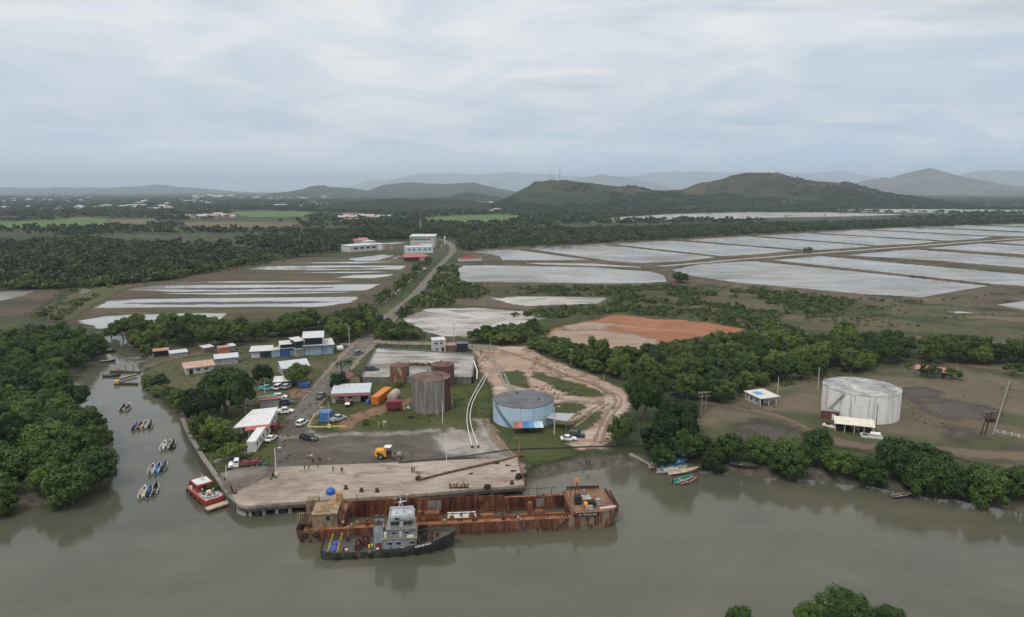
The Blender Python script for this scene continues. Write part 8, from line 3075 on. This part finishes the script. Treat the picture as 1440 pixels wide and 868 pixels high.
park(394, 561, 10, CAR_WHITE, 'suv', 'white car parked behind the green roofed shed, next to the red soil')
park(404.5, 569, 8, CAR_NAVY, 'suv', 'dark navy car parked beside the green roofed shed')
park(400.5, 581.5, 16, CAR_WHITE, 'pickup', 'white pickup parked at the corner of the office roof')
park(388, 604, 70, CAR_RED, 'hatch', 'dark red car parked against the office wall')
park(425, 598, 75, CAR_WHITE, 'suv', 'white car driving on the tarmac yard beside the lawn corner')
park(381.5, 620, 80, CAR_WHITE, 'sedan', 'white car parked beside the white container office')
park(434.5, 619.5, -18, CAR_BLACK, 'pickup', 'black pickup standing alone on the tarmac yard')
park(452, 560, 80, CAR_GREY, 'pickup', 'grey pickup parked at the road edge in front of the workshop')
park(392.5, 547.5, 80, CAR_WHITE, 'van', 'white van under the car shelter')
park(403.5, 546.5, 80, CAR_SILVER, 'suv', 'silver car under the car shelter')
park(375, 549, 4, pt('turquoise_car', (.12, .34, .36)), 'pickup', 'turquoise pickup under the trees west of the car shelter')
park(475.5, 592, 52, CAR_SILVER, 'pickup', 'silver pickup with racks parked next to the blue container')
park(799.5, 620, 3, CAR_WHITE, 'sedan', 'white saloon car parked at the edge of the grass by the blue tank', 'car', 'car')
park(811, 615, -8, CAR_BLACK, 'suv', 'black car parked behind the white saloon')
park(952, 559.5, -14, CAR_NAVY, 'sedan', 'dark car parked in the shade of the wooded belt')
park(491, 571, 85, CAR_BLACK, 'hatch', 'black car backed up to the workshop benches')
park(504, 499, 55, CAR_GREY, 'suv', 'grey blue car driving away on the road past the sand yard')

# flatbed lorry with a white cab on the broken apron
p = P(346, 657, GZ + .3)
lo_ = thing('flatbed_truck', 'old flatbed truck with white cab and maroon load at the quay corner', 'truck', (p.x, p.y, GZ + .35), R(196))
mb = MB()
mb.loft([[(x, q_[0], q_[1]) for q_ in roundish(1.05, .6, z1, .15)] for x, z1 in ((1.6, 2.3), (2.6, 2.35), (2.9, 1.6), (3.9, 1.45), (4.0, 1.2))], close=True, cap0=True, cap1=True)
mb.build('cab', CAR_WHITE, lo_, smooth=True)
mb = MB()
mb.box((2.72, 0, 1.95), (.3, 1.8, .55), ry=-.6)
mb.box((2.1, 0, 1.95), (.8, 2.14, .5))
mb.build('window', GLASS, lo_)
mb = MB()
mb.box((-1.2, 0, .95), (5.4, 2.2, .25))
mb.box((-1.2, 1.05, 1.25), (5.4, .08, .5))
mb.box((-1.2, -1.05, 1.25), (5.4, .08, .5))
mb.build('flatbed', pt('maroon_bed', (.14, .04, .045)), lo_)
mb = MB()
for k in range(8):
	mb.box((random.uniform(-3, .6), random.uniform(-.6, .6), 1.35 + .2 * random.random()), (1.2, .6, .5), rz=random.random() * 3, taper=.7)
mb.build('load', rust('maroon_load', [(.06, .03, .03), (.15, .06, .06), (.26, .2, .18)], 1.2), lo_)
for x in (3.1, -1.6, -2.7):
	for s in (-1, 1):
		wheel(lo_, x, s * .95, .48, .3)
p = P(364, 654)
o = thing('net_heap', 'heap of teal green netting beside the old flatbed truck', 'netting', (p.x, p.y, GZ + .1), 0)
mb = MB()
mb.lathe([(1.7, 0), (1.6, .45), (1.1, .95), (.5, 1.3), (.02, 1.4)], 14)
for i, v in enumerate(mb.v):
	mb.v[i] = (v[0] * (1 + .25 * math.sin(i * 1.7)), v[1] * (.8 + .2 * math.sin(i * 2.3)), v[2] * (1 + .2 * math.sin(i * 3.1)))
mb.build('net', pt('teal_net', (.015, .16, .12), var=.35), o)

# soil compactor: yellow engine, white cab, steel drum
p = P(546, 645.5)
rl = thing('road_roller', 'yellow soil compactor with a white cab roof and steel drum on the tarmac yard', 'roller', (p.x, p.y, GZ + .16), R(-3))
mb = MB()
mb.loft([[(x, q_[0], q_[1]) for q_ in roundish(hw_, z0, z1, .15)] for x, hw_, z0, z1 in ((-3.3, .85, 1.0, 2.1), (-3.0, 1.0, .8, 2.45), (-1.2, 1.0, .8, 2.55), (-.7, 1.0, .8, 2.3), (-.3, 1.0, .8, 1.5))], close=True, cap0=True, cap1=True)
mb.build('engine_hood', YELLOW, rl, smooth=True)
mb = MB()
mb.box((-2.3, -1.02, 1.6), (.8, .05, .55))
mb.box((-3.26, 0, 1.6), (.1, 1.2, .6))
mb.build('grille', DARK, rl)
mb = MB()
for x in (-.65, .65):
	for y in (-.8, .8):
		mb.bar((x, y, 1.4), (x * .9, y * .95, 3.15), .1)
mb.box((0, 0, 1.35), (1.5, 1.9, .4))
cabp = mb.build('cab', DARK, rl)
mb = MB()
mb.box((0, 0, 3.22), (1.7, 1.95, .16))
mb.build('roof', WHITE, cabp)
mb = MB()
mb.box((-.1, 0, 1.8), (.5, .5, .5))
mb.build('seat', RUBBER, cabp)
for s in (-1, 1):
	wheel(rl, -1.7, s * 1.0, .80, .55)
mb = MB()
mb.box((2.6, 1.12, .95), (2.4, .16, .45))
mb.box((2.6, -1.12, .95), (2.4, .16, .45))
mb.box((1.3, 0, 1.0), (.5, 2.2, .5))
mb.box((.75, 0, .95), (.8, .6, .5))
mb.build('drum_yoke', rust('yoke_brown', [(.09, .06, .04), (.2, .12, .06)], 1), rl)
mb = MB()
mb.tube([(2.7, -1.02, .78), (2.7, 1.02, .78)], .78, 22)
mb.build('drum', STEEL, rl, smooth=True)

# ------------------------------------------------------------------ pipes and hoses
PIPE_W = pt('white_pipe', (.66, .66, .64), dirt=(.4, .36, .3), dirt_amt=.2)
for pts_, lab, r_ in (([(684.5, 524), (678, 533), (673, 542), (665, 556), (659, 570), (656.5, 586), (657.5, 600), (660, 612), (664, 628)], 'white pipeline curving down to the yard, the one nearer the grey tank', .115),
                      ([(687, 524.5), (683, 532), (678.5, 541), (670, 555), (663.5, 570), (661, 586), (663, 600), (667.5, 614), (672.5, 628)], 'white pipeline curving down to the yard, the one nearer the blue tank', .115)):
	w = [P(*q_, GZ + .35) for q_ in pts_]
	o = thing('pipeline', lab, 'pipeline', (w[0].x, w[0].y, 0), 0)
	mb = MB()
	sp = smooth_path(w, 1.5)
	mb.tube([(q_.x - w[0].x, q_.y - w[0].y, q_.z + .05 * math.sin(i * .9)) for i, q_ in enumerate(sp)], r_, 8)
	mb.build('pipe', PIPE_W, o, smooth=True)
	e0 = sp[-1] - w[0]
	mb = MB()
	dv = (sp[-1] - sp[-2]).normalized()
	mb.tube([(e0.x, e0.y, sp[-1].z), (e0.x + dv.x * .35, e0.y + dv.y * .35, sp[-1].z)], .36, 10)
	mb.build('flange', RUST_DK, o)

def pipe(label, pts, r, mat, z=GZ + .3, name='pipeline', cat='pipeline', sup=0):
	w = [P(*q_[:2], q_[2] if len(q_) > 2 else z) for q_ in pts]
	o = thing(name, label, cat, (w[0].x, w[0].y, 0), 0)
	mb = MB()
	mb.tube([(q_.x - w[0].x, q_.y - w[0].y, q_.z) for q_ in smooth_path(w, 4)], r, 8)
	mb.build('pipe', mat, o, smooth=True)
	if sup:
		for k in range(sup):
			q_ = w[0].lerp(w[-1], (k + .5) / sup)
			mb = MB()
			mb.box((q_.x - w[0].x, q_.y - w[0].y, z / 2 + .2), (.4, .4, abs(z - 1.2)))
			mb.build('support', CONC, o)
	return o

pipe('white pipe dropping over the corner wall of the sand yard', [(666, 507, GZ + 3), (671, 522, GZ + 1.2), (670.5, 533, GZ + .4)], .22, PIPE_W)
pipe('long rusty brown pipe lying slantwise across the quay', [(590, 674.5, QZ + .3), (640, 662, QZ + .3), (700, 648.5, QZ + .3), (736, 640, GZ + .5)], .26, rust('pipe_brown', [(.055, .033, .027), (.12, .066, .046), (.17, .11, .08)], .8))
p = P(590, 674.5, QZ)
o = thing('pipe_valve', 'dark valve wheel block at the river end of the rusty brown pipe', 'valve', (p.x, p.y, QZ), .4)
mb = MB()
mb.box((-.3, 0, .4), (1.3, .9, .8), taper=.8)
mb.tube([(.1, 0, .8), (.1, 0, 1.5)], .1, 7)
mb.build('body', RUST_DK, o)
mb = MB()
mb.lathe([(.45, -.06), (.55, 0), (.45, .06)], 14, (.1, 0, 1.5))
mb.build('wheel', RUST_B, o)
pipe('thin black pipeline along the back edge of the quay and east past the parked cars', [(560, 650.5, QZ + .25), (640, 643.5, QZ + .2), (717, 632.5), (790, 629.5), (864, 627.2), (934, 626.5)], .17, pt('black_pipe', (.030, .028, .027)))
pipe('rusty red pipe running down the grass to the quay end', [(731.5, 622), (729.5, 636), (729, 648), (733, 662), (737, 676, QZ + .2)], .18, rust('pipe_red', [(.14, .055, .038), (.24, .10, .07)], 1))
pipe('rusty red pipe edge along the east end of the quay', [(728, 644, QZ + .15), (733, 664, QZ + .15), (738, 681, QZ + .15)], .16, rust('pipe_red', []))

# boundary wall of the tank lot
a, b = P(1420, 537), P(1396, 615)
o = thing('boundary_wall', 'long low concrete boundary wall across the east of the tank lot', 'wall', tuple(a), 0)
mb = MB()
mb.bar((0, 0, .35), tuple(b - a + Vector((0, 0, .35))), .4, .9)
mb.build('wall', pt('wall_lichen', (.17, .16, .13), dirt=(.10, .09, .07), dirt_amt=.4), o)
a = P(1399, 609)
o = thing('wire_fence', 'low white railed fence running east from the boundary wall', 'fence', tuple(a), 0)
for k in range(9):
	q_ = P(1402 + k * 10, 609.5 + k * 2.2) - a
	mb = MB()
	mb.box((q_.x, q_.y, .6), (.16, .16, 1.3))
	mb.build('post', WHITE, o)
mb = MB()
q_ = P(1482, 627.1) - a
for z in (.5, 1.0):
	mb.bar((0, 0, z), (q_.x, q_.y, z), .06)
mb.build('rail', WHITE, o)

# ------------------------------------------------------------------ poles
YB = pt('pole_base_yellow', (.55, .45, .18))
pole('tall white lamp pole with a cream base on the quay apron beside the tarmac edge', 388.5, 668.5, 630, .13, WHITE, base=(pt('pole_base_cream', (.50, .44, .30)), .9), lamp=True, z=QZ)
pole('short white post on the broken apron near the quay corner', 319, 675, 655, .11, WHITE, name='post', cat='post')
pole('grey pole with a yellow concrete foot on the lawn corner by the blue container', 463, 601.5, 565, .11, base=(YB, 1.1))
pole('white pole standing on the grass in front of the grey tank', 622.5, 596.5, 565, .12, WHITE)
pole('slim pale pole at the back edge of the quay in front of the gravel', 628, 657, 610, .10, WHITE, z=QZ)
pole('thick concrete pole between the blue tank and its grey canopy', 779.5, 611.5, 573, .20, lamp=True)
pole('pale pole at the bend of the earth road', 848.5, 554.5, 527, .12)
pole('concrete pole with two crossarms beside the road by the blue shed row', 491.5, 488, 459, .17, arm=(.3, 1.1), cat='utility pole', name='utility_pole')
pole('distant concrete pole beside the road at the edge of the tree belt', 521, 454, 439, .17, arm=(.3,), cat='utility pole', name='utility_pole')
pole('concrete pole behind the two storey hut of the sand yard', 638.5, 485, 455, .16, arm=(.3,), cat='utility pole', name='utility_pole')
pole('short pale pole at the head of the earth road', 690, 488.5, 479, .13)
pole('pale T shaped pole among the shrubs above the earth road', 803.5, 513, 491, .16, arm=(.2,), cat='utility pole', name='utility_pole')
pole('pale concrete pole beside the little white house', 1092.5, 568.5, 530, .16, cat='utility pole', name='utility_pole')
pole('thick pale pole in front of the wooded belt west of the white tank', 1150, 548, 517, .20, cat='utility pole', name='utility_pole')
pole('dark slim pole at the front of the white tank', 1231, 606, 567, .12, RUST_DK)
pole('thin mast with stays beside the office roof', 347, 600, 560, .07, STEEL, name='radio_mast', cat='mast')
pole('white pole beside the turquoise pickup under the trees', 372.5, 553, 537, .12, WHITE)
pole('pole leaning on the grass between the tanks and the white pipelines', 636, 570, 557, .11, WHITE)
# two legged timber transformer pole
for px, py, yt, lab, nm in ((989, 586, 551, 'timber power pole pair with a crossarm beside the dense tree', 'power_pole'), (1384, 612, 579, 'rusty power pole frame carrying transformers, alone on the tank lot', 'power_pole')):
	p = P(px, py)
	h = above(px, py, yt)
	o = thing(nm, lab, 'power pole', tuple(p), .25)
	lean = 1.0 if px > 1200 else 0
	mb = MB()
	for s in (-.75, .75):
		mb.tube([(s - lean * .6, 0, -.2), (s * .9 + lean, 0, h)], [.19, .13], 8)
	mb.build('pole_pair', RUST_DK if lean else WOOD, o)
	mb = MB()
	for zz in (.3, 1.4):
		mb.bar((-2.0 + lean, -.2, h - zz), (2.0 + lean, -.2, h - zz), .16, .2)
	cr_ = mb.build('crossarm', RUST_DK if lean else WOOD, o)
	mb = MB()
	for s in (-1.8, -1.0, 0, 1.0, 1.8):
		mb.tube([(s + lean, -.2, h - .2), (s + lean, -.2, h + .15)], .07, 6)
	mb.build('insulator', WHITE, cr_)
	if lean:
		for s in (-.8, .4, 1.4):
			mb = MB()
			mb.tube([(s + lean * .8, -.5, h - 3.1), (s + lean * .8, -.5, h - 1.9)], .38, 10)
			mb.build('transformer', RUST_DK, o)

# ------------------------------------------------------------------ coconut palm
def palm(px, py, h, label, s=1.0, n=17):
	p = P(px, py)
	o = thing('coconut_palm', label, 'palm', tuple(p), random.uniform(0, 6), None)
	mb = MB()
	mb.tube([(0, 0, -.1), (.15, .05, h * .4), (.45, .1, h * .75), (.6, .1, h)], [.28, .2, .17, .15], 8)
	mb.build('trunk', BARK, o, smooth=True)
	mb = MB()
	rr_ = random.Random(int(px))
	for k in range(n):
		a = k * 2.4 + rr_.uniform(-.2, .2)
		el = rr_.uniform(-.2, 1.0)
		L_ = 3.4 * s * rr_.uniform(.85, 1.1)
		prev = None
		for j in range(7):
			u = j / 6
			rad = L_ * u * math.cos(el * (1 - u * .7))
			z = h + L_ * (math.sin(el) * u - .75 * u * u)
			c = Vector((.6 + math.cos(a) * rad, .1 + math.sin(a) * rad, z))
			w = .55 * s * math.sin(math.pi * min(1, u * .85 + .12))
			sd = Vector((-math.sin(a), math.cos(a), 0)) * w
			cur = (c + sd + Vector((0, 0, -.30 * w)), c, c - sd + Vector((0, 0, -.30 * w)))
			if prev:
				for i_ in (0, 1):
					mb.poly([prev[i_], cur[i_], cur[i_ + 1], prev[i_ + 1]])
			prev = cur
	mb.build('crown', LEAF_B, o, fix=False)
	return o

palm(492.5, 532, 7.0, 'coconut palm beside the road in front of the sand yard')
palm(481, 526, 4.5, 'short coconut palm across the road from the sand yard', .85)
palm(470, 536, 3.0, 'stubby young palm at the road edge below the gabled house', .7, 11)
for px, py in ((985, 318), (930, 316), (948, 315), (1052, 312), (1105, 311), (1160, 310), (1376, 301), (1388, 302), (1405, 301)):
	tag(palm(px, py, 13, 'tall palm standing above the long dark wood by the far lagoon', 1.5, 11), group='palms by the far lagoon')

# ------------------------------------------------------------------ things lying on the quay
def q_at(px, py):
	p = P(px, py, QZ)
	return p.x, p.y

x, y = q_at(464, 696)
o = thing('tarp_bundle', 'bright blue tarpaulin bundle on the quay edge above the barge deckhouse', 'bundle', (x, y + .6, QZ), .2)
mb = MB()
mb.lathe([(.85, 0), (1.0, .4), (.95, .85), (.65, 1.2), (.3, 1.4), (.02, 1.45)], 18)
for i, v in enumerate(mb.v):
	mb.v[i] = (v[0] * (1 + .10 * math.sin(i * 1.9)), v[1] * (1 + .10 * math.sin(i * 2.7)), v[2] * (1 + .05 * math.sin(i * 1.3)))
mb.build('cover', BLUE, o, smooth=True)
x, y = q_at(645, 688)
o = thing('scrap_rack', 'spiky rusty steel frame of scrap at the quay edge', 'scrap', (x, y + .4, QZ), .04)
mb = MB()
for k in range(24):
	xx = -2.0 + k * .18
	mb.bar((xx, random.uniform(-.04, .04), 0), (xx + random.uniform(-.5, .5), random.uniform(-.5, .5), random.uniform(.7, 1.7)), .09)
mb.bar((-2.2, 0, .25), (2.2, 0, .3), .16)
mb.bar((-2.2, .3, .7), (2.2, .2, .75), .10)
for xx in (-2.1, 2.1):
	mb.box((xx, .15, .5), (.14, .6, 1.0))
mb.build('frame', RUST_A, o)
for k, (px, py, lab) in enumerate(((486, 688.5, 'rusty mooring bollard near the blue bundle'), (508, 692, 'rusty mooring bollard west of the tug mast'), (530, 692.5, 'squat rusty bollard half way along the quay edge'), (720, 681.5, 'rusty bollard near the east corner of the quay'))):
	x, y = q_at(px, py)
	o = thing('mooring_bollard', lab, 'bollard', (x, y + .3, QZ), 0)
	mb = MB()
	mb.lathe([(.40, 0), (.28, .12), (.26, .5), (.42, .62), (.42, .78), (.02, .86)], 12)
	mb.build('post', RUST_DK, o, smooth=True)
	mb = MB()
	mb.box((0, 0, .03), (1.0, 1.0, .08))
	mb.build('base_plate', RUST_DK, o)
for px, py, lab in ((685, 686.5, 'dark tyre fender lying on the quay edge'), (729, 673, 'stack of black tyres at the east corner of the quay')):
	x, y = q_at(px, py)
	o = thing('old_tyre', lab, 'tyre', (x, y, QZ), 0)
	for k in range(3 if px > 700 else 2):
		mb = MB()
		mb.lathe([(.42, 0), (.75, .03), (.85, .18), (.75, .33), (.42, .36), (.42, 0)], 16, (.1 * k, 0, .36 * k))
		mb.build('tread', RUBBER, o, smooth=True)
x, y = q_at(389, 671.5)
o = thing('mooring_winch', 'rusty three legged capstan at the foot of the quay lamp pole', 'capstan', (x - .6, y - .5, QZ), 0)
mb = MB()
for a in (0, 2.1, 4.2):
	mb.bar((0, 0, 1.0), (math.cos(a) * .9, math.sin(a) * .9, 0), .2)
mb.tube([(0, 0, .5), (0, 0, 1.4)], .28, 10)
mb.build('frame', RUST_DK, o)
for px, py, s, lab in ((700, 652, 1.0, 'dark lump of debris near the back of the quay'), (714, 655, .8, 'small dark debris beside the east end of the quay'), (661, 667, .8, 'grey drain box in the middle of the quay'), (495, 676, 0, ''), (722, 663, .9, 'low scrap lump by the red pipe at the quay end')):
	if s:
		x, y = q_at(px, py)
		o = thing('debris', lab, 'debris', (x, y, QZ), random.random())
		mb = MB()
		for k in range(5):
			mb.box((random.uniform(-.6, .6) * s, random.uniform(-.4, .4) * s, .15 * s), (.7 * s, .4 * s, .34 * s), rz=random.random() * 3, taper=.6)
		mb.build('lump', RUST_DK, o)
# sign on the lawn
p = P(541, 601)
o = thing('yard_sign', 'small pale yellow sign board on the lawn in front of the red trailer', 'sign', tuple(p), 0)
mb = MB()
for s in (-.35, .35):
	mb.bar((s, 0, 0), (s, 0, 1.9), .07)
mb.build('post', WHITE, o)
mb = MB()
mb.box((0, -.06, 1.7), (1.1, .05, .7))
mb.build('board', pt('sign_pink', (.50, .36, .30)), o)
p = P(533, 600)
o = thing('marker_post', 'yellow marker post on the lawn beside the small sign board', 'post', tuple(p), 0)
mb = MB()
mb.tube([(0, 0, 0), (0, 0, 1.6)], .09, 7)
mb.build('shaft', pt('marker_yellow', (.5, .42, .12)), o)
p = P(578, 588)
o = thing('tyre_heap', 'pair of black tyres on the lawn at the foot of the grey tank', 'tyres', (p.x, p.y, GZ + .15), 0)
for k in (-.5, .5):
	mb = MB()
	mb.lathe([(.35, 0), (.65, .03), (.72, .16), (.65, .3), (.35, .33)], 14, (k, 0, 0))
	mb.build('tyre', RUBBER, o, smooth=True)
# yellow kerb lines of the lawn corner
for pts_, lab in (([(433, 601), (446, 601.5), (463, 601.2), (486, 600.5)], 'low yellow painted kerb along the front of the lawn corner'), ([(433, 601), (438, 592), (443, 583)], 'low yellow painted kerb along the road side of the lawn corner')):
	w = [tuple(P(*q_)[:2]) for q_ in pts_]
	o, mb = slab_path('yellow_kerb', lab, 'kerb', w, .22, GZ, GZ + .42, None)
	mb.build('kerb', pt('kerb_yellow', (.52, .45, .16)), o)

# ------------------------------------------------------------------ people
CL = {'white': pt('cloth_white', (.66, .66, .65)), 'navy': pt('cloth_navy', (.02, .03, .07)), 'dark': pt('cloth_dark', (.02, .02, .02)), 'maroon': pt('cloth_maroon', (.17, .03, .04)), 'pale': pt('cloth_pale', (.44, .44, .46)),
      'grey': pt('cloth_grey', (.14, .14, .145)), 'brown': pt('cloth_brown', (.12, .08, .055)), 'blue': pt('cloth_blue', (.06, .13, .28)), 'khaki': pt('cloth_khaki', (.28, .24, .16)), 'red': pt('cloth_red', (.34, .05, .04))}
PEOPLE += [('person in a white shirt and navy trousers, western of the close pair on the tarmac', *P(433.6, 648)[:2], -1.0, 'stand', 'white', 'navy', GZ + .2),
           ('person in a white shirt and grey trousers, eastern of the close pair on the tarmac', *P(438.2, 648)[:2], 2.2, 'akimbo', 'white', 'grey', GZ + .2),
           ('person in all black just in front of the white shirted pair', *P(440.5, 653.5)[:2], -1.6, 'stand', 'dark', 'dark', GZ + .2),
           ('person in a brown shirt at the back edge of the quay, behind the others', *P(448.3, 650)[:2], -2.0, 'stand', 'brown', 'dark', GZ + .2),
           ('person in a black shirt and brown trousers at the tarmac edge', *P(451, 655)[:2], 1.2, 'walk', 'dark', 'brown', QZ),
           ('person in a white shirt and khaki trousers walking near the tarmac edge', *P(462.5, 655)[:2], .2, 'walk', 'white', 'khaki', QZ),
           ('person in a pale shirt standing alone on the quay concrete', *P(468.6, 663.5, QZ)[:2], -1.3, 'stand', 'pale', 'dark', QZ),
           ('person in black clothes walking on the quay concrete toward the barge', *P(481, 666, QZ)[:2], -1.7, 'walk', 'dark', 'dark', QZ),
           ('person in a grey shirt and brown trousers near the west of the group', *P(428.5, 661.5, QZ)[:2], .1, 'akimbo', 'grey', 'brown', QZ),
           ('person in a brown shirt and grey trousers in the front of the group', *P(434.5, 661.5, QZ)[:2], 3.0, 'stand', 'brown', 'grey', QZ),
           ('person in a maroon shirt behind the front of the group', *P(447, 658, QZ)[:2], -2.8, 'stand', 'maroon', 'navy', QZ),
           ('person in a navy shirt standing above the end of the rusty brown pipe', *P(579.5, 665.5, QZ)[:2], -.6, 'reach', 'navy', 'dark', QZ),
           ('person in a blue shirt next to a navy shirted one above the rusty brown pipe', *P(582.6, 665.5, QZ)[:2], -2.4, 'stand', 'blue', 'grey', QZ),
           ('person in a grey shirt bending over the valve of the rusty brown pipe', *P(587.5, 671, QZ)[:2], -1.2, 'reach', 'grey', 'khaki', QZ),
           ('person in a blue shirt down on the mud beside the beach', *P(825, 652, 1.5)[:2], -1.5, 'stand', 'blue', 'dark', 1.2),
           ('person in dark clothes down on the mud beside a blue shirted one', *P(829, 652, 1.5)[:2], 2.6, 'akimbo', 'dark', 'navy', 1.2),
           ('person in a white shirt on the stern deck of the barge near the deckhouse', *P(482.5, 741, 2.9)[:2], -1.4, 'stand', 'white', 'navy', 2.82),
           ('person in a pale shirt on the catwalk side of the barge hold', *P(729, 734, 2.9)[:2], 1.0, 'stand', 'pale', 'grey', 2.82),
           ('person in a red shirt beside the catwalk posts of the barge', *P(808, 728, 2.9)[:2], -2.0, 'stand', 'red', 'dark', 2.82)]
for lab, x, y, rz, k_, sh, tr, z in PEOPLE:
	person(lab, x, y, rz, k_, CL[sh], CL[tr], None, None, z, random.uniform(.95, 1.04))

# ------------------------------------------------------------------ birds
for px, py, D_, lab in ((953, 240, 260, 'dark bird soaring in front of the bigger brown hill'), (267, 256, 330, 'dark bird soaring low over the far town'), (388, 272, 240, 'dark bird gliding below the horizon over the plain')):
	X_, Z_ = ray(px, py, D_)
	o = thing('bird', lab, 'bird', (X_, D_, Z_), random.uniform(-.4, .4))
	mb = MB()
	mb.tube([(0, -.42, 0), (0, -.25, .02), (0, .1, .03), (0, .34, .02), (0, .48, 0)], [.02, .07, .10, .06, .02], 8)
	for s_ in (-1, 1):
		mb.loft([[(s_ * .05, .22, .02), (s_ * .05, -.06, .04)], [(s_ * .45, .26, .16), (s_ * .42, -.02, .17)], [(s_ * .95, .05, .10), (s_ * .93, -.06, .10)]])
	mb.poly([(-.03, -.38, .01), (.03, -.38, .01), (.10, -.62, .0), (-.10, -.62, .0)])
	mb.build('body', DARK, o)
